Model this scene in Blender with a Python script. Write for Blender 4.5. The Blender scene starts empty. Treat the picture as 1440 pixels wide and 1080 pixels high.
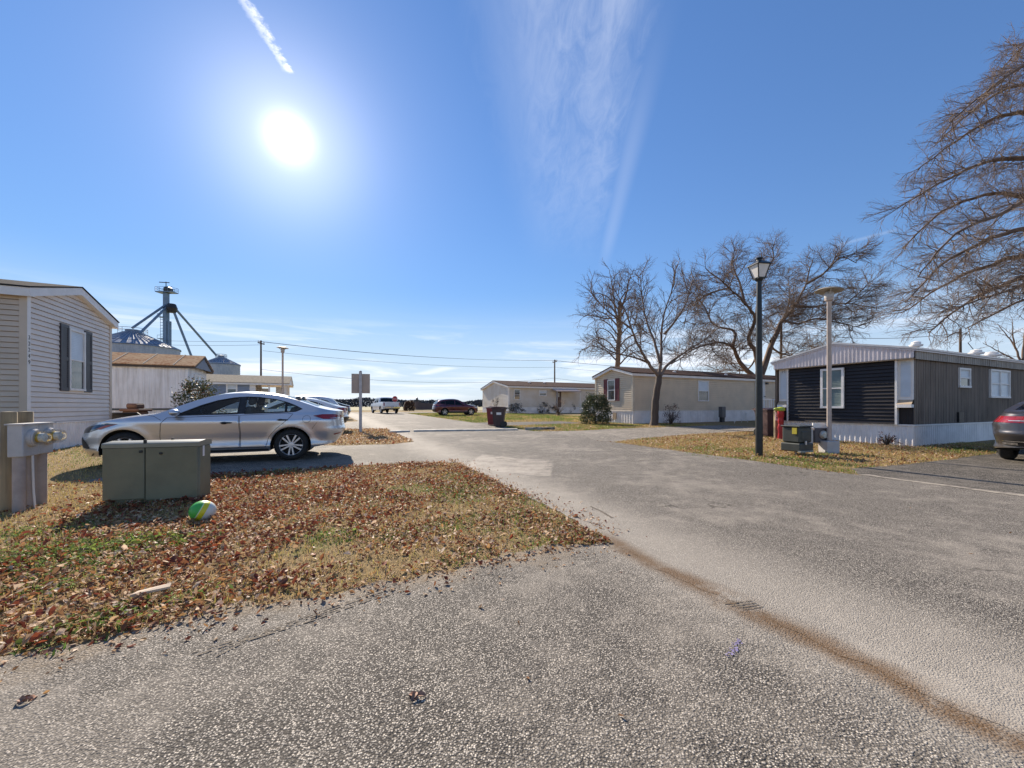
import bpy, math, random
import numpy as np
from mathutils import Vector, Matrix, Quaternion
from mathutils.geometry import delaunay_2d_cdt
R = math.radians
SC = bpy.context.scene
COL = SC.collection
rnd = random.Random(7)
F, CX, HV, CAMZ = 545.0, 720.0, 571.5, 1.15
TH = R(25.5)
PV = Vector((math.cos(TH), math.sin(TH), 0)); RV = Vector((-math.sin(TH), math.cos(TH), 0))

def gz(x, y):
    return 0.008 * min(max(y - 6.0, 0.0), 40.0)
def ST(s, t, z=0.0):
    p = PV * t + RV * s
    return Vector((p.x, p.y, gz(p.x, p.y) + z))
def G(u, v):
    """ground point seen along a viewing direction (used only to work out distances)"""
    y = 20.0
    for _ in range(40):
        y = F * (CAMZ - gz(0, y)) / max(v - HV, 0.5)
    x = (u - CX) / F * y
    return Vector((x, y, gz(x, y)))
def AT(u, y):
    x = (u - CX) / F * y
    return Vector((x, y, gz(x, y)))
def zat(v, y): return CAMZ + (HV - v) / F * y

# ---------------------------------------------------------------- tags
def tag(o, label=None, cat=None, group=None, kind=None):
    if label: o['label'] = label
    if cat: o['category'] = cat
    if group: o['group'] = group
    if kind: o['kind'] = kind
    return o
def thing(name, label, cat, loc=(0, 0, 0), rz=0.0, group=None):
    o = bpy.data.objects.new(name, None); COL.objects.link(o)
    o.empty_display_size = 0.2
    o.location = loc; o.rotation_euler = (0, 0, rz)
    return tag(o, label, cat, group)
def copy_tree(o, parent=None):
    c = o.copy(); COL.objects.link(c)
    if parent: c.parent = parent
    for ch in list(o.children): copy_tree(ch, c)
    return c

# ---------------------------------------------------------------- mesh builder
class MB:
    def __init__(s): s.v = []; s.f = []; s.m = []; s.n = None
    def add(s, vs, fs, mi=0):
        o = len(s.v); s.v += [tuple(x) for x in vs]
        for f in fs: s.f.append(tuple(i + o for i in f)); s.m.append(mi)
    def quad(s, a, b, c, d, mi=0): s.add([a, b, c, d], [(0, 1, 2, 3)], mi)
    def box(s, lo, hi, mi=0, mat=None, bev=0.0):
        x0, y0, z0 = lo; x1, y1, z1 = hi
        if bev > 0:
            b = min(bev, (x1-x0)*.45, (y1-y0)*.45, (z1-z0)*.45)
            pts = []
            for sx, X in ((-1, x0), (1, x1)):
                for sy, Y in ((-1, y0), (1, y1)):
                    for sz, Z in ((-1, z0), (1, z1)):
                        pts += [(X, Y - sy*b, Z - sz*b), (X - sx*b, Y, Z - sz*b), (X - sx*b, Y - sy*b, Z)]
            if mat: pts = [mat @ Vector(p) for p in pts]
            I = lambda i, j, k, a: (i*4 + j*2 + k)*3 + a
            fs = []
            fs += [(I(0,0,0,0), I(0,0,1,0), I(0,1,1,0), I(0,1,0,0)), (I(1,0,0,0), I(1,1,0,0), I(1,1,1,0), I(1,0,1,0))]
            fs += [(I(0,0,0,1), I(1,0,0,1), I(1,0,1,1), I(0,0,1,1)), (I(0,1,0,1), I(0,1,1,1), I(1,1,1,1), I(1,1,0,1))]
            fs += [(I(0,0,0,2), I(0,1,0,2), I(1,1,0,2), I(1,0,0,2)), (I(0,0,1,2), I(1,0,1,2), I(1,1,1,2), I(0,1,1,2))]
            for k in (0, 1):
                for j in (0, 1):
                    fs.append((I(0,j,k,1), I(0,j,k,2), I(1,j,k,2), I(1,j,k,1)))
                for i in (0, 1):
                    fs.append((I(i,0,k,0), I(i,0,k,2), I(i,1,k,2), I(i,1,k,0)))
            for i in (0, 1):
                for j in (0, 1):
                    fs.append((I(i,j,0,0), I(i,j,0,1), I(i,j,1,1), I(i,j,1,0)))
                    for k in (0, 1): fs.append((I(i,j,k,0), I(i,j,k,1), I(i,j,k,2)))
            s.add(pts, fs, mi); return
        p = [(x0,y0,z0),(x1,y0,z0),(x1,y1,z0),(x0,y1,z0),(x0,y0,z1),(x1,y0,z1),(x1,y1,z1),(x0,y1,z1)]
        if mat: p = [mat @ Vector(q) for q in p]
        s.add(p, [(0,3,2,1),(4,5,6,7),(0,1,5,4),(1,2,6,5),(2,3,7,6),(3,0,4,7)], mi)
    def tube(s, pts, rad, k=8, mi=0, caps=True):
        pts = [Vector(p) for p in pts]; n = len(pts)
        rads = rad if isinstance(rad, (list, tuple)) else [rad]*n
        o = len(s.v); prev = None
        for i in range(n):
            d = (pts[min(i+1, n-1)] - pts[max(i-1, 0)])
            if d.length < 1e-9: d = Vector((0, 0, 1))
            d.normalize()
            if prev is None:
                a = Vector((0, 0, 1)) if abs(d.z) < .9 else Vector((1, 0, 0))
                u = d.cross(a).normalized()
            else:
                u = prev - d*prev.dot(d)
                u = u.normalized() if u.length > 1e-6 else d.orthogonal().normalized()
            prev = u; w = d.cross(u)
            for j in range(k):
                an = 2*math.pi*j/k
                s.v.append(tuple(pts[i] + (u*math.cos(an) + w*math.sin(an))*rads[i]))
        for i in range(n-1):
            for j in range(k):
                a = o+i*k+j; b = o+i*k+(j+1) % k
                s.f.append((a, b, b+k, a+k)); s.m.append(mi)
        if caps:
            s.f.append(tuple(o+j for j in reversed(range(k)))); s.m.append(mi)
            s.f.append(tuple(o+(n-1)*k+j for j in range(k))); s.m.append(mi)
    def lathe(s, prof, k=24, mi=0, mat=None, closed=False, cap=True):
        """prof: list of (r, z) turned about local z"""
        o = len(s.v); n = len(prof)
        for r, z in prof:
            for j in range(k):
                a = 2*math.pi*j/k
                q = Vector((r*math.cos(a), r*math.sin(a), z))
                s.v.append(tuple(mat @ q) if mat else tuple(q))
        for i in range(n if closed else n-1):
            i2 = (i+1) % n
            for j in range(k):
                j2 = (j+1) % k
                s.f.append((o+i*k+j, o+i*k+j2, o+i2*k+j2, o+i2*k+j)); s.m.append(mi)
        if not closed and cap:
            if prof[0][0] > 1e-5: s.f.append(tuple(o+j for j in reversed(range(k)))); s.m.append(mi)
            if prof[-1][0] > 1e-5: s.f.append(tuple(o+(n-1)*k+j for j in range(k))); s.m.append(mi)
    def prism(s, poly, axis_mat, depth, mi=0):
        """poly (x,y) extruded by depth along z, mapped by axis_mat"""
        n = len(poly)
        a = [axis_mat @ Vector((x, y, 0)) for x, y in poly]; b = [axis_mat @ Vector((x, y, depth)) for x, y in poly]
        s.add(a+b, [tuple(reversed(range(n))), tuple(range(n, 2*n))] + [(i, (i+1) % n, n+(i+1) % n, n+i) for i in range(n)], mi)
    def ellipsoid(s, c, r, k=16, n=10, mi=0, mat=None):
        prof = [(max(1e-6, math.sin(math.pi*i/n)), -math.cos(math.pi*i/n)) for i in range(n+1)]
        m = Matrix.Translation(Vector(c)) @ (mat or Matrix.Identity(4)) @ Matrix.Diagonal((r[0], r[1], r[2], 1))
        s.lathe(prof, k, mi, m)
    def build(s, name, mats, parent=None, smooth=None, normals=None):
        me = bpy.data.meshes.new(name)
        me.from_pydata(s.v, [], s.f)
        mats = mats if isinstance(mats, (list, tuple)) else [mats]
        for m in mats: me.materials.append(m)
        if len(mats) > 1: me.polygons.foreach_set('material_index', s.m)
        if smooth is not None:
            if smooth >= 180: me.shade_smooth()
            else: me.set_sharp_from_angle(angle=R(smooth)); me.polygons.foreach_set('use_smooth', [True]*len(me.polygons))
        if normals is not None:
            me.polygons.foreach_set('use_smooth', [True]*len(me.polygons))
            me.normals_split_custom_set_from_vertices(normals)
        me.update()
        o = bpy.data.objects.new(name, me); COL.objects.link(o)
        if parent: o.parent = parent
        return o

def np_mesh(name, verts, faces, mats, col=None, parent=None, smooth=False):
    """verts (n,3); faces (m,k) all the same size; col (n,3) point colours"""
    me = bpy.data.meshes.new(name); n = len(verts); m, k = faces.shape
    me.vertices.add(n); me.vertices.foreach_set('co', np.asarray(verts, 'f').ravel())
    me.loops.add(m*k); me.loops.foreach_set('vertex_index', faces.astype('i').ravel())
    me.polygons.add(m); me.polygons.foreach_set('loop_start', np.arange(0, m*k, k, dtype='i'))
    me.polygons.foreach_set('use_smooth', np.full(m, bool(smooth)))
    me.update(calc_edges=True)
    if col is not None:
        a = me.attributes.new('tint', 'FLOAT_COLOR', 'POINT')
        a.data.foreach_set('color', np.c_[col, np.ones(n)].astype('f').ravel())
    for q in (mats if isinstance(mats, (list, tuple)) else [mats]): me.materials.append(q)
    o = bpy.data.objects.new(name, me); COL.objects.link(o)
    if parent: o.parent = parent
    return o

# ---------------------------------------------------------------- materials
class NT:
    def __init__(s, nt): s.t = nt
    def n(s, typ, **kw):
        x = s.t.nodes.new(typ)
        for k, v in kw.items():
            if k.startswith('i_'):
                key = k[2:]
                key = int(key) if key.isdigit() else key.replace('_', ' ')
                x.inputs[key].default_value = v
            else: setattr(x, k, v)
        return x
    def l(s, a, b): s.t.links.new(a, b)
    def val(s, sock, v):
        if hasattr(v, 'is_linked') or isinstance(v, bpy.types.NodeSocket): s.l(v, sock)
        else: sock.default_value = v
    def math(s, op, a, b=0.0, c=0.0, clamp=False):
        x = s.t.nodes.new('ShaderNodeMath'); x.operation = op; x.use_clamp = clamp
        s.val(x.inputs[0], a); s.val(x.inputs[1], b); s.val(x.inputs[2], c)
        return x.outputs[0]
    def ss(s, v, a, b, lo=0.0, hi=1.0):
        x = s.t.nodes.new('ShaderNodeMapRange'); x.interpolation_type = 'SMOOTHSTEP'
        s.val(x.inputs[0], v); s.val(x.inputs[1], a); s.val(x.inputs[2], b); s.val(x.inputs[3], lo); s.val(x.inputs[4], hi)
        return x.outputs[0]
    def mix(s, f, a, b, mode='MIX'):
        x = s.t.nodes.new('ShaderNodeMix'); x.data_type = 'RGBA'; x.blend_type = mode
        s.val(x.inputs['Factor'], f)
        for nm, v in (('A', a), ('B', b)):
            sk = [q for q in x.inputs if q.name == nm and q.type == 'RGBA'][0]
            if isinstance(v, (tuple, list)): sk.default_value = (*v[:3], 1)
            else: s.l(v, sk)
        return [q for q in x.outputs if q.type == 'RGBA'][0]
    def noise(s, vec, scale, detail=3.0, rough=0.55, dist=0.0):
        x = s.n('ShaderNodeTexNoise'); x.inputs['Scale'].default_value = scale; x.inputs['Detail'].default_value = detail
        x.inputs['Roughness'].default_value = rough; x.inputs['Distortion'].default_value = dist
        if vec is not None: s.l(vec, x.inputs['Vector'])
        return x.outputs[0]
    def mapping(s, vec, scale=(1, 1, 1), rot=(0, 0, 0), loc=(0, 0, 0)):
        x = s.n('ShaderNodeMapping'); x.inputs['Scale'].default_value = scale; x.inputs['Rotation'].default_value = rot; x.inputs['Location'].default_value = loc
        s.l(vec, x.inputs['Vector']); return x.outputs[0]
    def bump(s, h, strength=0.5, dist=0.01):
        x = s.n('ShaderNodeBump'); x.inputs['Strength'].default_value = strength; x.inputs['Distance'].default_value = dist
        s.l(h, x.inputs['Height']); return x.outputs[0]
def newmat(name):
    m = bpy.data.materials.new(name); m.use_nodes = True
    t = NT(m.node_tree); b = m.node_tree.nodes['Principled BSDF']
    return m, t, b
def flat(name, c, rough=0.6, metal=0.0, var=0.12, scale=6.0, bump=0.0, coat=0.0, spec=0.5, c2=None, stretch=None, bscale=None):
    m, t, b = newmat(name)
    tc = t.n('ShaderNodeTexCoord').outputs['Object']
    vec = t.mapping(tc, stretch) if stretch else tc
    nz = t.noise(vec, scale, 5, 0.6)
    f = t.ss(nz, 0.3, 0.7)
    a = tuple(x*(1-var) for x in c); d = c2 if c2 else tuple(min(1, x*(1+var)) for x in c)
    t.l(t.mix(f, a, d), b.inputs['Base Color'])
    b.inputs['Roughness'].default_value = rough; b.inputs['Metallic'].default_value = metal
    b.inputs['Coat Weight'].default_value = coat; b.inputs['Specular IOR Level'].default_value = spec
    if bump: t.l(t.bump(t.noise(vec, bscale or scale*8, 4), bump, 0.01), b.inputs['Normal'])
    return m
def tinted(name, rough=0.7, trans=0.0):
    m, t, b = newmat(name)
    at = t.n('ShaderNodeAttribute'); at.attribute_name = 'tint'
    t.l(at.outputs['Color'], b.inputs['Base Color']); b.inputs['Roughness'].default_value = rough
    b.inputs['Specular IOR Level'].default_value = 0.3
    if trans:
        tr = t.n('ShaderNodeBsdfTranslucent'); t.l(at.outputs['Color'], tr.inputs['Color'])
        mx = t.n('ShaderNodeMixShader'); mx.inputs[0].default_value = trans
        t.l(b.outputs[0], mx.inputs[1]); t.l(tr.outputs[0], mx.inputs[2])
        out = m.node_tree.nodes['Material Output']; t.l(mx.outputs[0], out.inputs['Surface'])
    return m
def glassmat(name, tint=(0.45, 0.5, 0.48), spec=1.0):
    m, t, b = newmat(name)
    tr = t.n('ShaderNodeBsdfTransparent'); tr.inputs[0].default_value = (*tint, 1)
    gl = t.n('ShaderNodeBsdfGlossy'); gl.inputs['Roughness'].default_value = 0.02
    fr = t.n('ShaderNodeFresnel'); fr.inputs[0].default_value = 1.5
    mx = t.n('ShaderNodeMixShader'); t.l(t.math('MULTIPLY', fr.outputs[0], spec, clamp=True), mx.inputs[0]); t.l(tr.outputs[0], mx.inputs[1]); t.l(gl.outputs[0], mx.inputs[2])
    t.l(mx.outputs[0], m.node_tree.nodes['Material Output'].inputs['Surface'])
    return m

# ---------------------------------------------------------------- camera
cd = bpy.data.cameras.new('camera'); cam = bpy.data.objects.new('camera', cd); COL.objects.link(cam)
cam.location = (0, 0, CAMZ); cam.rotation_euler = (R(90), 0, 0)
cd.sensor_width = 36; cd.lens = F/1440*36; cd.shift_y = (HV-540)/1440; cd.clip_end = 6000; cd.clip_start = 0.05
SC.camera = cam

# ---------------------------------------------------------------- light
SD = Vector((-0.575, 1.0, 0.691)).normalized()
EL = math.asin(SD.z); AZ = math.atan2(SD.x, SD.y)
sl = bpy.data.lights.new('sun', 'SUN'); sun = bpy.data.objects.new('sun', sl); COL.objects.link(sun)
sl.energy = 4.4; sl.angle = R(0.53); sl.color = (1.0, 0.885, 0.73)
sun.rotation_euler = (-SD).to_track_quat('-Z', 'Y').to_euler(); sun.location = SD*40
W = bpy.data.worlds.new('World'); SC.world = W; W.use_nodes = True
wt = NT(W.node_tree); bg = W.node_tree.nodes['Background']
sky = wt.n('ShaderNodeTexSky'); sky.sky_type = 'NISHITA'; sky.sun_disc = False
sky.sun_elevation = EL; sky.sun_rotation = AZ; sky.air_density = 1.0; sky.dust_density = 0.0; sky.ozone_density = 3.0; sky.altitude = 0
gen = wt.n('ShaderNodeTexCoord').outputs['Generated']
sx = wt.n('ShaderNodeSeparateXYZ'); wt.l(gen, sx.inputs[0]); dx, dy, dz = sx.outputs
zc = wt.math('MAXIMUM', dz, 0.02)
px = wt.math('DIVIDE', dx, zc); py = wt.math('DIVIDE', dy, zc)      # a cloud layer overhead
cv = wt.n('ShaderNodeCombineXYZ'); wt.l(px, cv.inputs[0]); wt.l(py, cv.inputs[1]); CV = cv.outputs[0]
def pline(xa, ya, xb, yb):
    """along and across distance to a line in the cloud layer"""
    L = math.hypot(xb-xa, yb-ya); ux, uy = (xb-xa)/L, (yb-ya)/L
    rx = wt.math('SUBTRACT', px, xa); ry = wt.math('SUBTRACT', py, ya)
    al = wt.math('DIVIDE', wt.math('ADD', wt.math('MULTIPLY', rx, ux), wt.math('MULTIPLY', ry, uy)), L)
    ac = wt.math('SUBTRACT', wt.math('MULTIPLY', ry, ux), wt.math('MULTIPLY', rx, uy))
    return al, ac
n_big = wt.noise(wt.mapping(CV, (2.2, 0.7, 1), (0, 0, R(-18))), 1.6, 6, 0.6, 0.6)
n_fine = wt.noise(wt.mapping(CV, (5.0, 1.6, 1), (0, 0, R(-35))), 3.0, 8, 0.68, 1.2)
# broad feathery cirrus fan: left edge line and right edge line
la, lc = pline(-0.125, 0.954, 0.02, 2.3)
ra, rc = pline(0.39, 0.954, 0.60, 2.35)
wob = wt.math('MULTIPLY', wt.math('SUBTRACT', n_fine, 0.5), 0.16)
inl = wt.ss(wt.math('ADD', lc, wob), 0.03, -0.22)
inr = wt.ss(wt.math('ADD', rc, wt.math('MULTIPLY', wob, 0.5)), -0.005, 0.13)
fan = wt.math('MULTIPLY', wt.math('MULTIPLY', inl, inr), wt.ss(py, 2.9, 0.8))
fan = wt.math('MULTIPLY', fan, wt.ss(wt.math('ADD', wt.math('MULTIPLY', n_fine, 0.6), wt.math('MULTIPLY', n_big, 0.6)), 0.34, 0.82, 0.05, 0.27))
edge = wt.math('MULTIPLY', wt.ss(wt.math('ABSOLUTE', wt.math('ADD', rc, -0.012)), 0.06, 0.0, 0, 0.10), wt.ss(py, 0.8, 1.6))
edge = wt.math('MULTIPLY', edge, wt.ss(py, 3.0, 2.2))
# contrail
ca, cc = pline(-0.655, 0.90, -0.668, 1.158)
cw = wt.noise(CV, 34, 6, 0.7)
con = wt.ss(wt.math('ABSOLUTE', wt.math('ADD', cc, wt.math('MULTIPLY', wt.math('SUBTRACT', cw, 0.5), 0.055))), wt.math('MULTIPLY_ADD', ca, -0.010, 0.026), 0.002)
con = wt.math('MULTIPLY', con, wt.math('MULTIPLY', wt.ss(ca, 1.04, 0.97), wt.ss(cw, 0.32, 0.62, 0.15, 0.7)))
def trail(u0, v0, u1, v1, wid, amt):
    g = lambda u, v: ((u-CX)/(HV-v), F/(HV-v))
    a, b = g(u0, v0), g(u1, v1)
    al, ac = pline(*a, *b)
    m = wt.math('MULTIPLY', wt.ss(wt.math('ABSOLUTE', ac), wid, 0.0, 0, amt), wt.math('MULTIPLY', wt.ss(al, -0.02, 0.1), wt.ss(al, 1.02, 0.9)))
    return m
tr1 = trail(1110, 472, 1372, 437, 0.09, 0.3)
tr2 = trail(1170, 347, 1265, 322, 0.05, 0.1)
tr3 = trail(590, 527, 634, 516, 0.45, 0.6)
# thin bands low over the horizon
el = wt.math('DIVIDE', dz, wt.math('MAXIMUM', wt.math('SQRT', wt.math('ADD', wt.math('MULTIPLY', dx, dx), wt.math('MULTIPLY', dy, dy))), 0.01))
hv = wt.n('ShaderNodeCombineXYZ'); wt.l(dx, hv.inputs[0]); wt.l(dy, hv.inputs[1]); wt.l(wt.math('MULTIPLY', el, 11), hv.inputs[2])
nb = wt.noise(wt.mapping(hv.outputs[0], (1, 1, 1), (0, R(6), 0)), 2.6, 6, 0.6, 0.5)
band = wt.math('MULTIPLY', wt.ss(nb, 0.44, 0.66, 0, 0.8), wt.math('MULTIPLY', wt.ss(el, 0.0, 0.03), wt.ss(el, 0.24, 0.09)))
allc = fan
for q in (edge, con, tr1, tr2, tr3, band): allc = wt.math('MAXIMUM', allc, q)
allc = wt.math('MULTIPLY', allc, wt.ss(dz, 0.0, 0.02))
hs = wt.n('ShaderNodeHueSaturation'); hs.inputs['Saturation'].default_value = 1.14; hs.inputs['Value'].default_value = 1.08; hs.inputs['Hue'].default_value = 0.506
wt.l(sky.outputs[0], hs.inputs['Color'])
lum = wt.n('ShaderNodeRGBToBW'); wt.l(hs.outputs[0], lum.inputs[0])
comp = wt.n('ShaderNodeVectorMath', operation='SCALE'); wt.l(hs.outputs[0], comp.inputs[0]); wt.l(wt.math('DIVIDE', 1.0, wt.math('MULTIPLY_ADD', lum.outputs[0], 0.17, 1.0)), comp.inputs['Scale'])
hz = wt.math('MULTIPLY', wt.ss(el, 0.30, 0.0), 0.75)
skyb = wt.mix(hz, comp.outputs[0], (3.75, 4.35, 5.3))
skyc = wt.mix(allc, skyb, (5.6, 5.8, 6.3))
# soft glow added to the sky colour round the sun
dt = wt.n('ShaderNodeVectorMath', operation='DOT_PRODUCT'); wt.l(gen, dt.inputs[0]); dt.inputs[1].default_value = SD
cosg = wt.math('MAXIMUM', dt.outputs['Value'], 0.0)
g1 = wt.math('MULTIPLY', wt.math('POWER', cosg, 1800), 6.0)
g2 = wt.math('MULTIPLY', wt.math('POWER', cosg, 140), 2.2)
g3 = wt.math('MULTIPLY', wt.math('POWER', cosg, 34), 0.9)
gs = wt.math('ADD', g1, wt.math('ADD', g2, g3))
gc = wt.n('ShaderNodeVectorMath', operation='SCALE'); gc.inputs[0].default_value = (1.0, 0.93, 0.84); wt.l(gs, gc.inputs['Scale'])
ad = wt.n('ShaderNodeVectorMath', operation='ADD'); wt.l(skyc, ad.inputs[0]); wt.l(gc.outputs[0], ad.inputs[1])
wt.l(ad.outputs[0], bg.inputs['Color'])
bg.inputs['Strength'].default_value = 0.103
SC.view_settings.view_transform = 'Standard'; SC.view_settings.look = 'None'
SC.view_settings.exposure = 0.97; SC.view_settings.gamma = 1.0
SC.cycles.max_bounces = 6; SC.cycles.transparent_max_bounces = 12; SC.cycles.caustics_reflective = False
SC.cycles.sample_clamp_indirect = 4.0; SC.cycles.use_denoising = True
# ================================================================ ground, road, lawns
def cdt_sheet(poly, step, zoff, name, mat, wob=0.0, wscale=1.0, seed=1, kind='structure'):
    """an irregular sheet in (s,t); its outline is subdivided and roughened"""
    r = random.Random(seed); pts = []
    n = len(poly)
    for i in range(n):
        a, b = poly[i], poly[(i+1) % n]; L = math.hypot(b[0]-a[0], b[1]-a[1])
        k = max(1, int(L/(0.09 if L < 14 and wob > 0 else 0.5)))
        for j in range(k):
            f = j/k; s, t = a[0]+(b[0]-a[0])*f, a[1]+(b[1]-a[1])*f
            nx, ny = -(b[1]-a[1])/L, (b[0]-a[0])/L
            d = 0
            if wob > 0:
                q = s*1.7+t*2.3+seed
                d = wob*(0.5*math.sin(q*1.3)+0.35*math.sin(q*3.1+1)+0.25*math.sin(q*7.7+2)+r.uniform(-.5, .5))
            pts.append((s+nx*d, t+ny*d))
    out = list(pts); m = len(out); edges = [(i, (i+1) % m) for i in range(m)]
    s0, s1 = min(p[0] for p in pts), max(p[0] for p in pts); t0, t1 = min(p[1] for p in pts), max(p[1] for p in pts)
    s = s0+step
    while s < s1:
        t = t0+step
        while t < t1:
            if inside(pts, s, t): out.append((s+r.uniform(-.01, .01), t+r.uniform(-.01, .01)))
            t += step
        s += step
    v, e, f, *_ = delaunay_2d_cdt([Vector(p) for p in out], edges, [], 0, 1e-5)
    mb = MB(); mb.v = [tuple(ST(q.x, q.y, zoff)) for q in v]
    for tri in f:
        c = sum((v[i] for i in tri), Vector((0, 0)))/3
        if inside(pts, c.x, c.y):
            A, B, C = [Vector(mb.v[i]) for i in tri]
            mb.f.append(tuple(tri) if (B-A).cross(C-A).z > 0 else tuple(reversed(tri)))
    mb.m = [0]*len(mb.f)
    o = mb.build(name, mat, None, 180)
    o['kind'] = kind
    return o
def inside(poly, x, y):
    c = False; n = len(poly); j = n-1
    for i in range(n):
        xi, yi = poly[i][0], poly[i][1]; xj, yj = poly[j][0], poly[j][1]
        if (yi > y) != (yj > y) and x < (xj-xi)*(y-yi)/(yj-yi)+xi: c = not c
        j = i
    return c

def asphalt(name, tone=1.0, stone=85.0, kind='road'):
    m, t, b = newmat(name)
    tc = t.n('ShaderNodeTexCoord').outputs['Object']
    vo = t.n('ShaderNodeTexVoronoi', feature='F1'); vo.inputs['Scale'].default_value = stone; t.l(tc, vo.inputs['Vector'])
    vo.inputs['Randomness'].default_value = 1.0
    cs = t.n('ShaderNodeSeparateColor'); t.l(vo.outputs['Color'], cs.inputs[0])
    big = t.noise(tc, 0.55, 4, 0.55); mid = t.noise(tc, 3.2, 5, 0.65); fine = t.noise(tc, 210, 2, 0.5)
    # stones from dark trap rock to pale quartz, in a dark binder
    cr = t.n('ShaderNodeValToRGB'); e = cr.color_ramp.elements
    e[0].position = 0; e[0].color = (0.08, 0.07, 0.06, 1); e[1].position = 1; e[1].color = (0.76, 0.67, 0.55, 1)
    for pos, c in ((0.22, (0.15, 0.134, 0.116)), (0.5, (0.33, 0.294, 0.25)), (0.8, (0.48, 0.43, 0.36))):
        x = e.new(pos); x.color = (*c, 1)
    t.l(cs.outputs[0], cr.inputs[0])
    gap = t.ss(t.math('ADD', vo.outputs['Distance'], t.math('MULTIPLY', t.math('SUBTRACT', t.noise(tc, stone*1.9, 3, 0.6), 0.5), 0.55)), 0.30, 0.56)
    gap = t.math('MAXIMUM', gap, t.math('MULTIPLY', t.ss(t.noise(tc, stone*0.42, 4, 0.7), 0.58, 0.70), 0.45))
    dens = t.ss(mid, 0.35, 0.65)
    col = t.mix(t.math('MULTIPLY', gap, 0.95), cr.outputs[0], (0.062, 0.054, 0.045))
    # fine pale dust filling the gaps here and there
    dust = t.math('MULTIPLY', t.ss(t.math('ADD', t.math('MULTIPLY', mid, 0.5), t.math('MULTIPLY', big, 0.6)), 0.50, 0.72), 0.42)
    col = t.mix(dust, col, (0.42, 0.37, 0.305))
    col = t.mix(t.ss(big, 0.40, 0.65, 0.0, 0.22), col, (0.13, 0.115, 0.10))
    if kind in ('road', 'drive'):
        sep = t.n('ShaderNodeSeparateXYZ'); t.l(t.mapping(tc, (1, 1, 1), (0, 0, -TH)), sep.inputs[0])
        tt, ss_ = sep.outputs[0], sep.outputs[1]
        wn = t.math('MULTIPLY', t.math('SUBTRACT', t.noise(tc, 1.1, 5, 0.6), 0.5), 0.42)
        d = t.math('ABSOLUTE', t.math('SUBTRACT', t.math('ADD', tt, wn), 2.16))
        # brown silt lying in the joint of road and driveway
        pale = t.math('MULTIPLY', t.ss(t.math('ADD', tt, wn), 3.4, 2.5), t.ss(t.math('ADD', tt, wn), 1.5, 2.4, 0, 0.5))
        col = t.mix(pale, col, (0.42, 0.375, 0.315))
        if kind == 'drive':   # earth washed off the lawn edge
            ew = t.math('MULTIPLY', t.ss(t.math('ADD', ss_, t.math('MULTIPLY', t.math('SUBTRACT', t.noise(tc, 2.1, 6, 0.65), 0.5), 0.9)), 2.35, 2.75), t.ss(t.noise(tc, 60, 4, 0.7), 0.3, 0.6, 0.35, 0.9))
            col = t.mix(t.math('MULTIPLY', ew, t.ss(ss_, 3.4, 3.0)), col, (0.27, 0.205, 0.135))
        st = t.math('MULTIPLY', t.ss(d, 0.17, 0.01), t.math('MULTIPLY', t.ss(ss_, 3.0, 2.5), t.ss(ss_, -4.0, -1.0)))
        st = t.math('MULTIPLY', st, t.ss(t.noise(tc, 2.4, 5, 0.7), 0.32, 0.52, 0.0, 1.0))
        st = t.math('MULTIPLY', st, t.ss(t.noise(tc, 120, 3, 0.7), 0.25, 0.62, 0.45, 1.0))
        col = t.mix(st, col, (0.135, 0.080, 0.040))
        if kind == 'road':
            # pale worn verge along the left edge, darker mid-lane
            # an old broken patch
            pa = t.math('ADD', t.math('ABSOLUTE', t.math('MULTIPLY', t.math('SUBTRACT', t.math('ADD', tt, wn), 3.25), 0.95)), t.math('ABSOLUTE', t.math('MULTIPLY', t.math('SUBTRACT', t.math('ADD', ss_, t.math('MULTIPLY', wn, 1.5)), 6.9), 0.62)))
            pm = t.math('MULTIPLY', t.ss(pa, 0.98, 0.90), t.ss(t.noise(tc, 2.0, 6, 0.7), 0.36, 0.44))
            col = t.mix(t.math('MULTIPLY', pm, t.ss(mid, 0.3, 0.6, 0.25, 0.6)), col, (0.42, 0.37, 0.31))
    if tone != 1.0:
        col = t.mix(1.0, col, (tone, tone, tone), 'MULTIPLY')
    # hairline cracks
    ve = t.n('ShaderNodeTexVoronoi', feature='DISTANCE_TO_EDGE'); ve.inputs['Scale'].default_value = 0.55
    wv = t.n('ShaderNodeVectorMath', operation='ADD'); nzc = t.n('ShaderNodeTexNoise'); nzc.inputs['Scale'].default_value = 2.2; nzc.inputs['Detail'].default_value = 5; t.l(tc, nzc.inputs['Vector'])
    sc2 = t.n('ShaderNodeVectorMath', operation='SCALE'); t.l(nzc.outputs['Color'], sc2.inputs[0]); sc2.inputs['Scale'].default_value = 1.1
    t.l(tc, wv.inputs[0]); t.l(sc2.outputs[0], wv.inputs[1]); t.l(wv.outputs[0], ve.inputs['Vector'])
    crk = t.math('MULTIPLY', t.ss(ve.outputs['Distance'], 0.010, 0.002), t.ss(t.noise(tc, 0.7, 3, 0.5), 0.52, 0.62))
    col = t.mix(t.math('MULTIPLY', crk, 0.7), col, (0.05, 0.043, 0.036))
    t.l(col, b.inputs['Base Color']); b.inputs['Roughness'].default_value = 0.82
    h = t.math('SUBTRACT', t.math('MULTIPLY', fine, 0.25), t.math('MULTIPLY', t.math('MULTIPLY', vo.outputs['Distance'], vo.outputs['Distance']), 1.6))
    b.inputs['Specular IOR Level'].default_value = 0.2; h = t.math('MULTIPLY', h, t.math('SUBTRACT', 1.0, t.math('MULTIPLY', dust, 1.3, clamp=True)))
    t.l(t.bump(h, 0.7, 0.004), b.inputs['Normal'])
    return m
M = {}
M['asphalt'] = asphalt('asphalt_road', 1.10, 165)
M['asphalt_near'] = asphalt('asphalt_driveway', 1.03, 135, 'drive')
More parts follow.
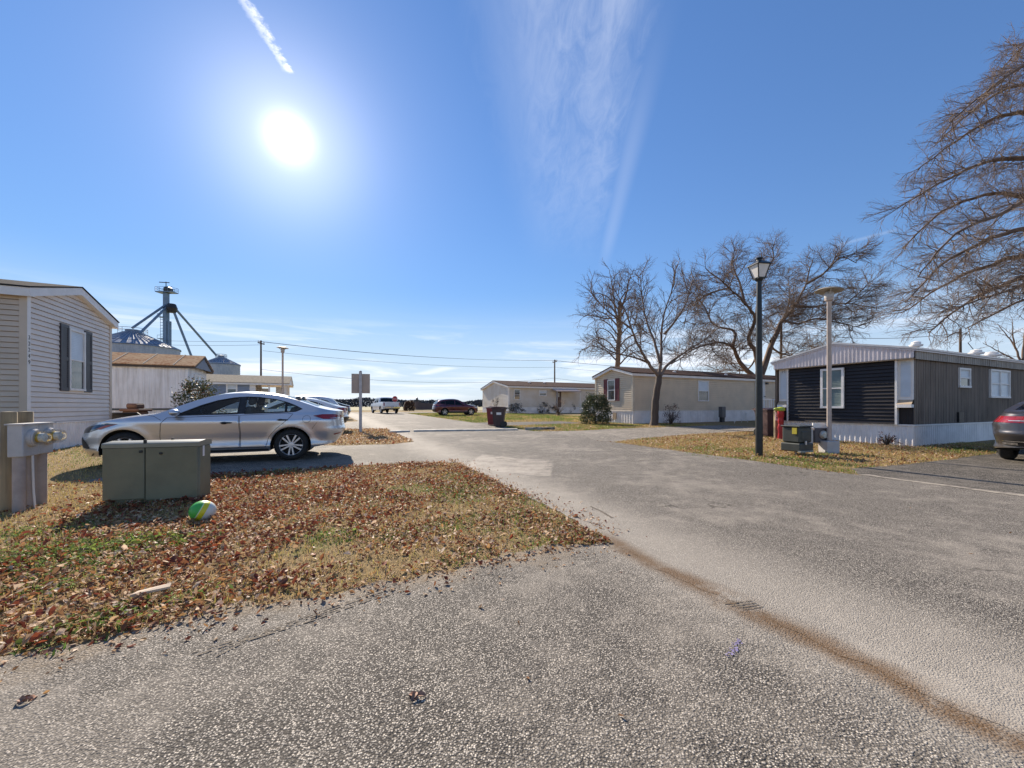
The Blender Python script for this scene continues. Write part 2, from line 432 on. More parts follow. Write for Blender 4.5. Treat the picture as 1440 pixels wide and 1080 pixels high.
M['asphalt_dark'] = asphalt('asphalt_dark', 0.66, 80, 'plain')
M['gravel'] = asphalt('gravel', 1.25, 45, 'plain')

def soilmat():   # the lawn's earth
    m, t, b = newmat('lawn_soil')
    tc = t.n('ShaderNodeTexCoord').outputs['Object']
    n1 = t.noise(tc, 0.35, 5, 0.6); n2 = t.noise(tc, 2.6, 6, 0.7); n3 = t.noise(tc, 28, 5, 0.7); n4 = t.noise(t.mapping(tc, (60, 14, 30), (0, 0, 0.6)), 1.0, 4, 0.6)
    c = t.mix(t.ss(n3, 0.3, 0.7), (0.13, 0.085, 0.045), (0.40, 0.29, 0.15))
    c = t.mix(t.ss(n4, 0.45, 0.7, 0, 0.6), c, (0.46, 0.34, 0.17))
    c = t.mix(t.math('MULTIPLY', t.ss(n2, 0.5, 0.68), t.ss(n1, 0.4, 0.62)), c, (0.15, 0.19, 0.05))
    t.l(c, b.inputs['Base Color']); b.inputs['Roughness'].default_value = 0.95; b.inputs['Specular IOR Level'].default_value = 0.1
    t.l(t.bump(t.math('ADD', n3, n4), 0.9, 0.03), b.inputs['Normal'])
    return m
M['soil'] = soilmat()
M['field'] = flat('dry_field', (0.36, 0.29, 0.16), 0.95, 0, 0.25, 0.05, c2=(0.30, 0.29, 0.14))
M['concrete'] = flat('old_concrete', (0.46, 0.42, 0.36), 0.85, 0, 0.22, 4, 0.35)
M['kerb_worn'] = flat('worn_concrete', (0.20, 0.17, 0.14), 0.9, 0, 0.3, 9, 0.35, c2=(0.40, 0.35, 0.28))

def ground_sheet():
    xs = sorted(set([-3000, -1500, -800, -400, -200, -120] + list(range(-80, 81, 4)) + [120, 200, 400, 800, 1500, 3000]))
    ys = sorted(set([-400, -120, -40, -20] + list(range(-12, 6, 3)) + [6] + list(range(9, 46, 4)) + [46, 60, 90, 150, 300, 700, 1500, 3500]))
    mb = MB(); nx = len(xs)
    for y in ys:
        for x in xs: mb.v.append((x, y, gz(x, y)))
    for j in range(len(ys)-1):
        for i in range(nx-1):
            mb.f.append((j*nx+i, j*nx+i+1, (j+1)*nx+i+1, (j+1)*nx+i)); mb.m.append(0)
    o = mb.build('ground', M['soil']); o['kind'] = 'structure'
ground_sheet()
mb = MB(); zf = gz(0, 99)+0.03
mb.quad((-2500, 78, zf), (2500, 78, zf), (2500, 3400, zf), (-2500, 3400, zf))
tag(mb.build('field', M['field']), kind='structure')

P_ROAD = [(-9, 2.14), (2.4, 2.14), (4.2, 2.30), (8.0, 2.36), (12, 2.45), (19, 2.5), (27, 1.9), (51, 1.5), (51, 8.6), (28, 8.2), (16, 8.0), (12.5, 8.0), (8, 7.95), (-9, 7.95)]
P_NEAR = [(-7, -6), (-7, 2.42), (2.45, 2.42), (2.72, 1.7), (2.66, 0.6), (2.62, -0.6), (2.62, -2.4), (2.65, -6)]
P_CAR = [(8.0, -3.3), (7.95, 0.5), (7.8, 1.8), (7.4, 2.5), (12.3, 2.6), (11.7, 1.7), (11.9, 0.5), (12.6, -1.0), (12.7, -3.0)]
P_SEC = [(19.2, -7), (19.2, 1.6), (18.6, 2.6), (28.0, 2.4), (27, 1.2), (27, -7)]
P_RIGHT = [(-6, 7.9), (3.3, 7.9), (3.7, 8.6), (3.45, 11), (3.3, 20), (-6, 20)]
P_GRAV = [(9.4, 7.9), (9.9, 9.5), (10.4, 12.5), (10.6, 19), (14.2, 19.5), (14.3, 12), (13.9, 9.6), (14.6, 7.9)]
P_CROSS = [(50.8, -90), (50.8, 140), (57, 140), (57, -90)]
P_WDRV = [(18.6, 7.9), (18.9, 14), (21.8, 14), (22.5, 7.9)]
cdt_sheet(P_NEAR, 0.6, 0.006, 'driveway', M['asphalt_near'], 0.09, 1, 3)
cdt_sheet(P_ROAD, 0.7, 0.0075, 'road', M['asphalt'], 0.05, 1, 5)
cdt_sheet(P_CAR, 0.7, 0.007, 'driveway', M['asphalt_near'], 0.05, 1, 8)
cdt_sheet(P_SEC, 0.8, 0.007, 'driveway', M['asphalt'], 0.04, 1, 9)
cdt_sheet(P_RIGHT, 0.8, 0.007, 'driveway', M['asphalt_dark'], 0.05, 1, 11)
cdt_sheet(P_GRAV, 0.8, 0.007, 'driveway', M['gravel'], 0.12, 1, 13)
cdt_sheet(P_CROSS, 3.0, 0.02, 'road', M['asphalt'], 0.0, 1, 14)
cdt_sheet(P_WDRV, 0.8, 0.007, 'driveway', M['asphalt_dark'], 0.08, 1, 15)
cdt_sheet([(-6, 7.96), (3.35, 7.97), (3.3, 8.14), (-6, 8.2)], 0.15, 0.011, 'road_edge', M['kerb_worn'], 0.05, 1, 17)
PAVED = [P_ROAD, P_NEAR, P_CAR, P_SEC, P_RIGHT, P_GRAV, P_CROSS, P_WDRV]

# ------------------------------------------------ leaves and grass (numpy scatter)
rng = np.random.default_rng(11)
def inside_np(poly, S, T):
    c = np.zeros(len(S), bool); n = len(poly); j = n-1
    for i in range(n):
        xi, yi = poly[i][0], poly[i][1]; xj, yj = poly[j][0], poly[j][1]
        if yi != yj:
            c ^= ((yi > T) != (yj > T)) & (S < (xj-xi)*(T-yi)/(yj-yi)+xi)
        j = i
    return c
def vnoise(x, y, sc, seed):
    """smooth value noise"""
    g = np.random.default_rng(seed).random((64, 64))
    a = np.asarray(x)*sc+500; b = np.asarray(y)*sc+500
    i = np.floor(a).astype(int); j = np.floor(b).astype(int); fx = a-i; fy = b-j
    fx = fx*fx*(3-2*fx); fy = fy*fy*(3-2*fy)
    q = lambda m, n: g[m % 64, n % 64]
    return (q(i, j)*(1-fx)*(1-fy)+q(i+1, j)*fx*(1-fy)+q(i, j+1)*(1-fx)*fy+q(i+1, j+1)*fx*fy)
def place(S, T):
    X = PV.x*T+RV.x*S; Y = PV.y*T+RV.y*S
    return X, Y, 0.008*np.clip(Y-6, 0, 40)
def in_view(X, Y, lim=1.5):
    return (Y > 0.8) & (np.abs(X) < lim*Y+1.0)
def paved(S, T):
    m = np.zeros(len(S), bool)
    for p in PAVED: m |= inside_np(p, S, T)
    return m
LEAF_PAL = np.array([(0.27, 0.075, 0.036), (0.17, 0.048, 0.03), (0.32, 0.17, 0.08), (0.48, 0.32, 0.19), (0.66, 0.50, 0.36), (0.26, 0.11, 0.05), (0.42, 0.24, 0.10), (0.085, 0.042, 0.03)])
def leaves(S, T, size, lift, pal_w, name, zbase=0.0):
    X, Y, Z = place(S, T); n = len(X)
    L = size*np.clip(np.exp(rng.normal(0, 0.36, n)), .45, 1.75); Wd = L*rng.uniform(0.32, 0.6, n)
    yaw = rng.uniform(0, 6.283, n); tilt = rng.normal(0, 0.45, n); roll = rng.normal(0, 0.5, n); curl = rng.uniform(-0.1, 0.9, n)
    # outline: stem, two shoulders, tip, on a folded midrib
    base = np.array([(-0.5, 0, 0), (-0.2, 0.42, 0.55), (0.18, 0.5, 0.5), (0.5, 0, 0.25), (0.18, -0.5, 0.5), (-0.2, -0.42, 0.55), (0.02, 0, 0)])
    P = np.zeros((n, 7, 3))
    P[:, :, 0] = base[None, :, 0]*L[:, None]; P[:, :, 1] = base[None, :, 1]*Wd[:, None]; P[:, :, 2] = base[None, :, 2]*(curl*Wd)[:, None]
    P += rng.normal(0, 1, P.shape)*(0.06*L)[:, None, None]
    c, s = np.cos(roll), np.sin(roll); y, z = P[..., 1].copy(), P[..., 2].copy()
    P[..., 1] = y*c[:, None]-z*s[:, None]; P[..., 2] = y*s[:, None]+z*c[:, None]
    c, s = np.cos(tilt), np.sin(tilt); x, z = P[..., 0].copy(), P[..., 2].copy()
    P[..., 0] = x*c[:, None]-z*s[:, None]; P[..., 2] = x*s[:, None]+z*c[:, None]
    c, s = np.cos(yaw), np.sin(yaw); x, y = P[..., 0].copy(), P[..., 1].copy()
    P[..., 0] = x*c[:, None]-y*s[:, None]; P[..., 1] = x*s[:, None]+y*c[:, None]
    low = P[..., 2].min(1)
    P[..., 2] += (Z+zbase-low+0.002+lift*rng.random(n)**1.6)[:, None]
    P[..., 0] += X[:, None]; P[..., 1] += Y[:, None]
    k = np.arange(n)[:, None, None]*7
    tri = np.array([(6, 0, 1), (6, 1, 2), (6, 2, 3), (6, 3, 4), (6, 4, 5), (6, 5, 0)])[None]
    fc = (tri+k).reshape(-1, 3)
    pi = rng.choice(len(LEAF_PAL), n, p=np.array(pal_w)/sum(pal_w))
    colr = LEAF_PAL[pi]*rng.uniform(0.75, 1.25, (n, 1))
    return P.reshape(-1, 3), fc, np.repeat(colr, 7, 0)
def blades(S, T, hgt, wid, cols, name):
    X, Y, Z = place(S, T); n = len(X)
    h = hgt*rng.uniform(0.4, 1.5, n); w = wid*rng.uniform(0.7, 1.3, n); yaw = rng.uniform(0, 6.283, n); lean = np.abs(rng.normal(0.5, 0.45, n))
    cx, sy = np.cos(yaw), np.sin(yaw); lx, ly = -sy, cx
    P = np.zeros((n, 5, 3))
    for i, (f, ww) in enumerate(((0, 1), (0, -1), (0.55, 0.75), (0.55, -0.75), (1.0, 0))):
        bend = lean*h*f*f; up = h*f*np.cos(np.clip(lean*f, 0, 1.3))
        P[:, i, 0] = X+lx*w*ww/2+cx*bend; P[:, i, 1] = Y+ly*w*ww/2+sy*bend; P[:, i, 2] = Z+up-0.002
    k = np.arange(n)[:, None, None]*5
    fc = (np.array([(0, 1, 3), (0, 3, 2), (2, 3, 4)])[None]+k).reshape(-1, 3)
    return P.reshape(-1, 3), fc, np.repeat(cols, 5, 0)
def merged(parts, name, mat, label, cat):
    V, Fc, C, o = [], [], [], 0
    for v, f, c in parts: V.append(v); Fc.append(f+o); C.append(c); o += len(v)
    ob = np_mesh(name, np.concatenate(V), np.concatenate(Fc), mat, np.concatenate(C))
    return tag(ob, label, cat, None, 'stuff')
M['leaf'] = tinted('dead_leaf', 0.55, 0.36)
M['blade'] = tinted('grass_blade', 0.8, 0.3)

def rnd_in(s0, s1, t0, t1, n): return rng.uniform(s0, s1, n), rng.uniform(t0, t1, n)
# near left lawn, thick with leaves
S, T = rnd_in(2.45, 8.1, -11, 2.5, 170000)
X, Y, Z = place(S, T); ok = in_view(X, Y) & ~paved(S, T)
d = vnoise(S, T, 0.9, 3)*0.5+vnoise(S, T, 2.7, 4)*0.5
dry = np.where((S > 4.3) & (T < -2.4-(S-4.3)*.0), 0.16, 1.0)*np.where(S > 7.0, 0.8, 1.0)*np.clip(1.3-np.clip(S-5.2, 0, 9)*.18, .5, 1)
ok &= rng.random(len(S)) < np.clip((d*1.9-0.2)*dry, 0.07, 1)
S1, T1 = S[ok], T[ok]
red = vnoise(S1, T1, 0.7, 9)*.6+vnoise(S1, T1, 3.1, 19)*.4 > 0.47
lp = [leaves(S1[red], T1[red], 0.037, 0.04, [8, 5, 3.5, 2, 2.6, 4, 2, 1.5], ''), leaves(S1[~red], T1[~red], 0.033, 0.035, [3.5, 2, 4, 4.5, 5, 3.5, 4, 1.5], '')]
# strip by the sign, right-hand lawns, far lawns
for (a, b, c, e, n, sz, lim) in ((11.6, 19.2, -3, 2.6, 9000, 0.06, 0.9), (3.2, 10.8, 7.9, 16, 26000, 0.042, 0.5), (13.8, 19.5, 7.9, 17, 6000, 0.05, 0.3), (12.3, 19, -6.3, -2, 2500, 0.06, 0.5)):
    S, T = rnd_in(a, b, c, e, n); X, Y, Z = place(S, T)
    ok = in_view(X, Y) & ~paved(S, T) & (rng.random(n) < lim*(0.5+vnoise(S, T, 0.8, 5)))
    lp.append(leaves(S[ok], T[ok], sz, 0.03, [1.5, 1, 4, 5, 4, 2, 4, 1], ''))
# strays blown on to the paving next to the lawn edges
S = np.concatenate([2.66-np.abs(rng.exponential(0.10, 1500)), rng.uniform(2.7, 8, 700), rng.uniform(-2, 3, 40), rng.uniform(3.5, 10, 200)])
T = np.concatenate([rng.uniform(-6, 2.1, 1500), 2.3+rng.exponential(0.10, 700), rng.uniform(-4, 6, 40), 7.95-np.abs(rng.normal(0, 0.15, 200))])
X, Y, Z = place(S, T); ok = in_view(X, Y)
lp.append(leaves(S[ok], T[ok], 0.024, 0.001, [2, 1.5, 4, 4, 3, 3, 4, 1], '', 0.006))
merged(lp, 'leaf_litter', M['leaf'], 'brown and tan dead leaves scattered over the lawns', 'leaves')

bp = []
def lawn(s0, s1, t0, t1, n, h, w, green, seed, lim=1.5):
    S, T = rnd_in(s0, s1, t0, t1, n); X, Y, Z = place(S, T)
    ok = in_view(X, Y, lim) & ~paved(S, T); S, T = S[ok], T[ok]; m = len(S)
    g = vnoise(S, T, 0.55, seed)*0.55+vnoise(S, T, 2.2, seed+1)*0.45
    gr = np.clip((g-(0.72-green))/0.12, 0, 1)
    tan = np.array((0.56, 0.405, 0.20))*rng.uniform(0.6, 1.25, (m, 1)); gn = np.array((0.17, 0.245, 0.045))*rng.uniform(0.6, 1.4, (m, 1))
    tan = np.where((rng.random(m) < .3)[:, None], tan*np.array((.85, 1.0, .55)), tan); isg = (rng.random(m) < gr*0.85)[:, None]
    bp.append(blades(S, T, h, w, np.where(isg, gn, tan), ''))
lawn(2.5, 8.1, -11, 2.45, 110000, 0.045, 0.005, 0.15, 21)
lawn(8, 20, -6.4, 2.5, 26000, 0.05, 0.009, 0.10, 23)
lawn(3.2, 11, 7.9, 17.5, 80000, 0.05, 0.008, 0.19, 25)
lawn(13.6, 20, 7.9, 19, 40000, 0.06, 0.011, 0.33, 27)
lawn(20, 46, 7.9, 21, 52000, 0.08, 0.022, 0.31, 29)
# green weed tufts
def tuft(s, t, r, n, h=0.032, w=0.012, c=(0.15, 0.235, 0.05)):
    r *= 1.5; n = int(n*1.1)
    a = rng.uniform(0, 6.283, n); q = r*np.sqrt(rng.random(n))
    S, T = s+q*np.cos(a), t+q*np.sin(a)
    bp.append(blades(S, T, h, w, np.array(c)*rng.uniform(0.6, 1.5, (n, 1)), ''))
for u, v, r, n in ((70, 782, .28, 500), (110, 790, .25, 420), (30, 760, .25, 300), (150, 775, .2, 200), (200, 755, .2, 200), (40, 835, .15, 150), (125, 885, .16, 160), (165, 860, .1, 90),
                   (640, 690, .3, 260), (560, 752, .14, 160), (470, 755, .16, 160), (440, 690, .2, 200), (530, 700, .35, 240), (245, 765, .12, 100), (300, 720, .1, 90), (395, 663, .22, 240), (1140, 645, .3, 250), (1160, 638, .25, 260),
                   (1120, 650, .5, 260), (1010, 640, .5, 200), (980, 622, .5, 200), (90, 740, .3, 200), (250, 690, .2, 120)):
    g = G(u, v); q = Vector((g.x, g.y, 0)); tuft(q.dot(RV), q.dot(PV), r, n)
# low broad-leaved weeds
WEED = []
def weeds(u, v, r, n, size=.024):
    n = int(n*1.7)
    g = G(u, v); q = Vector((g.x, g.y, 0)); s, t = q.dot(RV), q.dot(PV)
    S = rng.normal(s, r*.5, n); T = rng.normal(t, r*1.1, n); ok = ~paved(S, T)
    v_, f_, c_ = leaves(S[ok], T[ok], size, .05, [1]*8, '')
    m_ = len(c_)//7; c_ = np.repeat(np.array((.22, .29, .065))*rng.uniform(.45, 1.6, (m_, 1))*np.array((1, 1, 1)), 7, 0); WEED.append((v_, f_, c_))
for u, v, r, n in ((60, 785, .34, 420), (110, 775, .28, 330), (170, 770, .22, 220), (205, 760, .2, 160), (30, 752, .25, 180), (15, 800, .2, 160), (125, 800, .16, 110), (240, 768, .14, 90), (90, 825, .12, 60),
                   (125, 888, .10, 60), (170, 868, .08, 40), (275, 842, .08, 40), (245, 762, .1, 50), (340, 690, .2, 60), (470, 755, .14, 70), (640, 690, .22, 80), (1140, 640, .3, 120), (1160, 641, .2, 90)): weeds(u, v, r, n)
merged(WEED, 'weeds', M['blade'], 'patches of low green weeds among the dead leaves', 'weeds')
merged(bp, 'grass', M['blade'], 'short dry winter grass with green tufts', 'grass')
# ================================================================ mobile homes
M['white'] = flat('white_trim', (0.82, 0.79, 0.75), 0.5, 0, 0.06, 3)
M['vinyl_bounce'] = flat('bounce_tinted_vinyl', (0.60, 0.49, 0.375), 0.45, 0, 0.07, 1.2)  # same siding as the grey gable, warm ground bounce put into its colour
M['vinyl_beige'] = flat('beige_vinyl', (0.68, 0.55, 0.385), 0.5, 0, 0.08, 1.2)
M['vinyl_cream'] = flat('cream_vinyl', (0.80, 0.74, 0.66), 0.6, 0, 0.1, 0.9, c2=(0.64, 0.56, 0.45))
M['vinyl_navy'] = flat('navy_vinyl', (0.034, 0.030, 0.031), 0.5, 0, 0.1, 1.5, spec=0.2)
M['vinyl_blue'] = flat('blue_siding', (0.22, 0.27, 0.36), 0.6, 0, 0.08, 1.0)
M['skirt_white'] = flat('white_skirting', (0.82, 0.79, 0.76), 0.5, 0, 0.1, 2.0)
M['shingle'] = flat('brown_shingle', (0.085, 0.055, 0.045), 0.95, 0, 0.4, 9, 0.4, spec=0.05)
M['shingle_tan'] = flat('tan_shingle', (0.33, 0.28, 0.21), 0.95, 0, 0.2, 7, 0.3, spec=0.05)
M['shingle_dark'] = flat('dark_shingle', (0.04, 0.038, 0.04), 0.95, 0, 0.3, 9, 0.3, spec=0.05)
M['shutter'] = flat('charcoal_shutter', (0.05, 0.045, 0.05), 0.5, 0, 0.15, 4)
M['shutter_red'] = flat('burgundy_shutter', (0.14, 0.018, 0.025), 0.5, 0, 0.15, 4)
M['pane'] = flat('window_glass', (0.045, 0.055, 0.065), 0.04, 0, 0.5, 2.2, spec=0.9, c2=(0.12, 0.13, 0.13))
M['blind'] = flat('white_blind', (0.66, 0.70, 0.72), 0.35, 0, 0.05, 3, spec=0.7)
M['blind_green'] = flat('green_grey_blind', (0.17, 0.21, 0.185), 0.35, 0, 0.2, 2, spec=0.7)
M['dark'] = flat('dark_metal', (0.02, 0.02, 0.022), 0.5, 0, 0.2, 4)
M['door_white'] = flat('white_door', (0.68, 0.68, 0.66), 0.5, 0, 0.05, 3)
M['mauve_metal'] = flat('lilac_white_metal', (0.66, 0.60, 0.60), 0.4, 0, 0.08, 2)
M['tan_wood'] = flat('tan_board', (0.44, 0.33, 0.22), 0.7, 0, 0.12, 3)
def weathered(name, base, dirt, rough=0.55, metal=0.0, run=1.0):
    """vertical rain streaks of dirt on a metal wall"""
    m, t, b = newmat(name)
    tc = t.n('ShaderNodeTexCoord').outputs['Object']
    n1 = t.noise(t.mapping(tc, (7, 7, 0.5)), 1.0, 6, 0.65); n2 = t.noise(tc, 0.7, 4, 0.6)
    c = t.mix(t.ss(t.math('ADD', t.math('MULTIPLY', n1, 0.65), t.math('MULTIPLY', n2, 0.35)), 0.40, 0.66, 0, run), base, dirt)
    t.l(c, b.inputs['Base Color']); b.inputs['Roughness'].default_value = rough; b.inputs['Metallic'].default_value = metal
    return m
M['weathered_brown'] = weathered('weathered_brown_metal', (0.22, 0.175, 0.14), (0.11, 0.085, 0.066))
M['weathered_white'] = weathered('weathered_white_metal', (0.83, 0.84, 0.85), (0.50, 0.485, 0.46), 0.55, 0, 0.75)
M['roof_rust'] = weathered('rusty_roof_metal', (0.46, 0.30, 0.17), (0.24, 0.075, 0.022), 0.95)
M['roof_rust'].node_tree.nodes['Principled BSDF'].inputs['Specular IOR Level'].default_value = 0.05
M['vinyl_grey'] = flat('grey_vinyl', (0.80, 0.725, 0.645), 0.55, 0, 0.05, 1.2, spec=0.2)

def gable_top(W, eave, ridge):
    return lambda u: eave + (ridge-eave)*(1-abs(2*u/W-1))
def lap_wall(mb, A, B, n, z0, eave, ridge=None, lap=0.115, d=0.014, t0=0.0, mi=0, slot=0.016, sd=0.034):
    """horizontal lap siding from A to B; ridge given means a gable triangle on top"""
    A, B, n = Vector((*A, 0)), Vector((*B, 0)), Vector((*n, 0)); L = (B-A).length; U = (B-A)/L
    top = ridge if ridge else eave; z = z0
    def rng_(zz):
        if not ridge or zz <= eave: return 0.0, L
        a = (zz-eave)/(ridge-eave)*L/2
        return min(a, L/2), max(L-a, L/2)
    while z < top-0.004:
        z2 = min(z+lap, top)
        a0, a1 = rng_(z); b0, b1 = rng_(z2)
        f = (z2-z)/lap
        lo, hi = n*(t0+d), n*(t0+d*(1-f)+0.001); bk = n*(t0-sd); zs = min(z+slot*lap/.115, z2-.001)
        p = [A+U*a0+lo, A+U*a1+lo, A+U*b1+hi, A+U*b0+hi]
        for q, zz in zip(p, (zs, zs, z2, z2)): q.z = zz
        mb.quad(*p, mi)
        # slot added under the butt edge so each lap shows a dark shadow line
        for (c0, za, c1, zb) in ((bk, zs, lo, zs), (bk, z, bk, zs), (n*(t0+.001), z, bk, z)):
            q = [A+U*a0+c0, A+U*a1+c0, A+U*a1+c1, A+U*a0+c1]
            for v, zz in zip(q, (za, za, zb, zb)): v.z = zz
            mb.quad(*q, mi)
        z = z2
def rib_wall(mb, A, B, n, z0, topf, pitch=0.1, depth=0.015, duty=0.5, t0=0.0, mi=0, botf=None):
    A, B, n = Vector((*A, 0)), Vector((*B, 0)), Vector((*n, 0)); L = (B-A).length; U = (B-A)/L
    prof = []; u = 0.0
    while u < L:
        for f, h in ((0, 0), (0.5-duty/2, 0), (0.5-duty/2+0.12, 1), (0.5+duty/2-0.12, 1), (0.5+duty/2, 0)):
            if u+f*pitch < L: prof.append((u+f*pitch, h))
        u += pitch
    prof.append((L, 0))
    for (a, ha), (b, hb) in zip(prof[:-1], prof[1:]):
        if b-a < 1e-6: b = a+1e-4
        P = [A+U*a+n*(t0+depth*ha), A+U*b+n*(t0+depth*hb)]
        za, zb = topf(a), topf(b); wa = botf(a) if botf else z0; wb = botf(b) if botf else z0
        mb.add([(P[0].x, P[0].y, wa), (P[1].x, P[1].y, wb), (P[1].x, P[1].y, zb), (P[0].x, P[0].y, za)], [(0, 1, 2, 3)], mi)
M['pale_seam'] = flat('pale_roof_seam', (.52, .44, .34), .9, spec=.05)
class Plane:
    """a wall plane of a house: kind 'g' = gable wall at x, running in y; 'l' = long wall at y, running in x"""
    def __init__(s, kind, at, sg): s.k, s.at, s.sg = kind, at, sg
    def P(s, a, z, d):
        return (s.at+s.sg*d, a, z) if s.k == 'g' else (a, s.at+s.sg*d, z)
    def box(s, mb, a0, a1, z0, z1, d0, d1, mi=0, bev=0.0):
        p, q = s.P(a0, z0, d0), s.P(a1, z1, d1)
        mb.box(tuple(min(x, y) for x, y in zip(p, q)), tuple(max(x, y) for x, y in zip(p, q)), mi, None, bev)
    def at_px(s, root, u, v):
        """wall coordinate and height of what the photo shows at u, v"""
        dx_, dy_ = (u-CX)/F, 1.0
        ca, sa = math.cos(root.rotation_euler.z), math.sin(root.rotation_euler.z)
        lx, ly = dx_*ca+dy_*sa, -dx_*sa+dy_*ca
        rx, ry = -root.location.x*ca-root.location.y*sa, root.location.x*sa-root.location.y*ca
        k = (s.at-rx)/lx if s.k == 'g' else (s.at-ry)/ly
        return (ry+ly*k if s.k == 'g' else rx+lx*k), CAMZ+(HV-v)/F*k-root.location.z
def window(root, pl, a0, a1, z0, z1, fr=0.05, d=0.02, style='blind_top', shut=None, sw=0.34, name='window', sash=True, low='pane', up='blind', mullion=False):
    mb = MB(); o = 0.035+d
    pl.box(mb, a0, a1, z1-fr, z1, d*.2, o); pl.box(mb, a0, a1, z0, z0+fr, d*.2, o+.008)
    pl.box(mb, a0, a0+fr, z0+fr, z1-fr, d*.2, o-.002); pl.box(mb, a1-fr, a1, z0+fr, z1-fr, d*.2, o-.002)
    zm = z0+(z1-z0)*0.5
    if sash: pl.box(mb, a0+fr, a1-fr, zm-.02, zm+.02, d*.2, o-.012)
    if mullion: pl.box(mb, (a0+a1)/2-.035, (a0+a1)/2+.035, z0+fr, z1-fr, d*.2, o-.004)
    w = mb.build(name, M['white'], root)
    for (za, zb, mt, dd) in ((zm, z1-fr, up, -.004), (z0+fr, zm, low, -.010)):
        m2 = MB()
        if mt.startswith('blind'):                       # slatted blind behind the glass
            k = max(4, int((zb-za)/0.045)); h = (zb-za)/k
            for i in range(k):
                p = [pl.P(a0+fr, za+i*h, d+.012+dd), pl.P(a1-fr, za+i*h, d+.012+dd), pl.P(a1-fr, za+(i+1)*h, d+.003+dd), pl.P(a0+fr, za+(i+1)*h, d+.003+dd)]
                m2.quad(*p); 
                p = [pl.P(a0+fr, za+i*h, d+.003+dd), pl.P(a1-fr, za+i*h, d+.003+dd), pl.P(a1-fr, za+i*h, d+.012+dd), pl.P(a0+fr, za+i*h, d+.012+dd)]
                m2.quad(*p)
        else:
            pl.box(m2, a0+fr*.5, a1-fr*.5, za, zb, d*.3, d+.012+dd)
        m2.build('pane', M[mt], w)
    if shut:
        for (b0, b1) in ((a0-sw-.01, a0-.01), (a1+.01, a1+sw+.01)):
            m3 = MB()
            pl.box(m3, b0, b1, z0-.02, z1+.06, .005, .030)
            pl.box(m3, b0, b0+.055, z0-.02, z1+.06, .028, .045); pl.box(m3, b1-.055, b1, z0-.02, z1+.06, .028, .045)
            for zz in (z0-.02, zm-.05, z1-.03): pl.box(m3, b0+.055, b1-.055, zz, zz+.09, .028, .044)
            kk = int((z1-z0)/.06)
            for i in range(kk):
                zz = z0+.06+i*.06
                if zz < z1-.06 and abs(zz-zm) > .06: pl.box(m3, b0+.055, b1-.055, zz, zz+.03, .027, .037)
            m3.build('shutter', M[shut], root)
    return w
def roof(root, x0, x1, Wd, eave, ridge, oh_e, oh_g, mroof, mfas, th=0.05, fh=0.15, ribs=None):
    s = (ridge-eave)/(Wd/2); k = oh_e
    def slab(zo, t, ex, exx, mat, name):
        mb = MB(); e = k+ex
        pts = [(-e, eave-s*k+zo), (Wd/2, ridge+zo+s*0), (Wd+e, eave-s*k+zo)]
        poly = pts+[(Wd+e, eave-s*k+zo-t), (Wd/2, ridge+zo-t), (-e, eave-s*k+zo-t)]
        a = [(x0-oh_g-exx, y, z) for y, z in poly]; b = [(x1+oh_g+exx, y, z) for y, z in poly]
        n = 6
        mb.add(a+b, [(0, 1, 4, 5), (1, 2, 3, 4), (6, 11, 10, 7), (7, 10, 9, 8)]+[(i, i+6, (i+1) % n+6, (i+1) % n) for i in range(n)])
        if ribs and name == 'roof':
            r0_ = mb.build(name, mat, root); mb = MB(); xx = x0-oh_g
            while xx < x1+oh_g:
                for (ya, za), (yb, zb) in ((pts[0], pts[1]), (pts[1], pts[2])):
                    mb.add([(xx, ya, za), (xx+.04, ya, za), (xx+.04, yb, zb), (xx, yb, zb), (xx, ya, za+.03), (xx+.04, ya, za+.03), (xx+.04, yb, zb+.03), (xx, yb, zb+.03)],
                           [(4, 5, 6, 7), (0, 1, 5, 4), (1, 2, 6, 5), (3, 0, 4, 7)])
                xx += ribs
            mb.build('roof_seams', M['pale_seam'] if ribs > 1 else mat, r0_); return r0_
        return mb.build(name, mat, root)
    f = slab(0.0, fh, 0.0, 0.0, mfas, 'fascia')
    r = slab(th, th-0.004, 0.025, 0.02, mroof, 'roof')
    return r, f
def skirt(root, walls, ztop, mat, name='skirting', pitch=0.13, sink=0.12):
    mb = MB()
    for A, B, n in walls:
        rib_wall(mb, A, B, n, -sink, lambda u: ztop, pitch, 0.010, 0.35)
    o = mb.build(name, mat, root)
    mb = MB()
    for A, B, n in walls:
        A3, B3, n3 = Vector((*A, 0)), Vector((*B, 0)), Vector((*n, 0)); U = (B3-A3).normalized()
        A3 = A3-U*.02; B3 = B3+U*.02
        p = [A3+n3*0, B3+n3*0, B3+n3*.028, A3+n3*.028]
        mb.add([(q.x, q.y, ztop-.03) for q in p]+[(q.x, q.y, ztop+.012) for q in p], [(0, 3, 2, 1), (4, 5, 6, 7), (0, 1, 5, 4), (1, 2, 6, 5), (2, 3, 7, 6), (3, 0, 4, 7)])
    mb.build('skirting_cap', M['white'], root)
    return o
def core(root, x0, x1, Wd, z0, eave, ridge, mat, inset=0.055):
    """plain inner shell behind the siding"""
    i = inset; mb = MB(); mid = Wd/2
    sec = [(i, z0), (Wd-i, z0), (Wd-i, eave), (mid, ridge-i), (i, eave)]
    a = [(x0+i, y, z) for y, z in sec]; b = [(x1-i, y, z) for y, z in sec]
    mb.add(a+b, [(0, 4, 3, 2, 1), (5, 6, 7, 8, 9)]+[(j, (j+1) % 5, (j+1) % 5+5, j+5) for j in range(5)])
    return mb.build('inner_wall', mat, root)
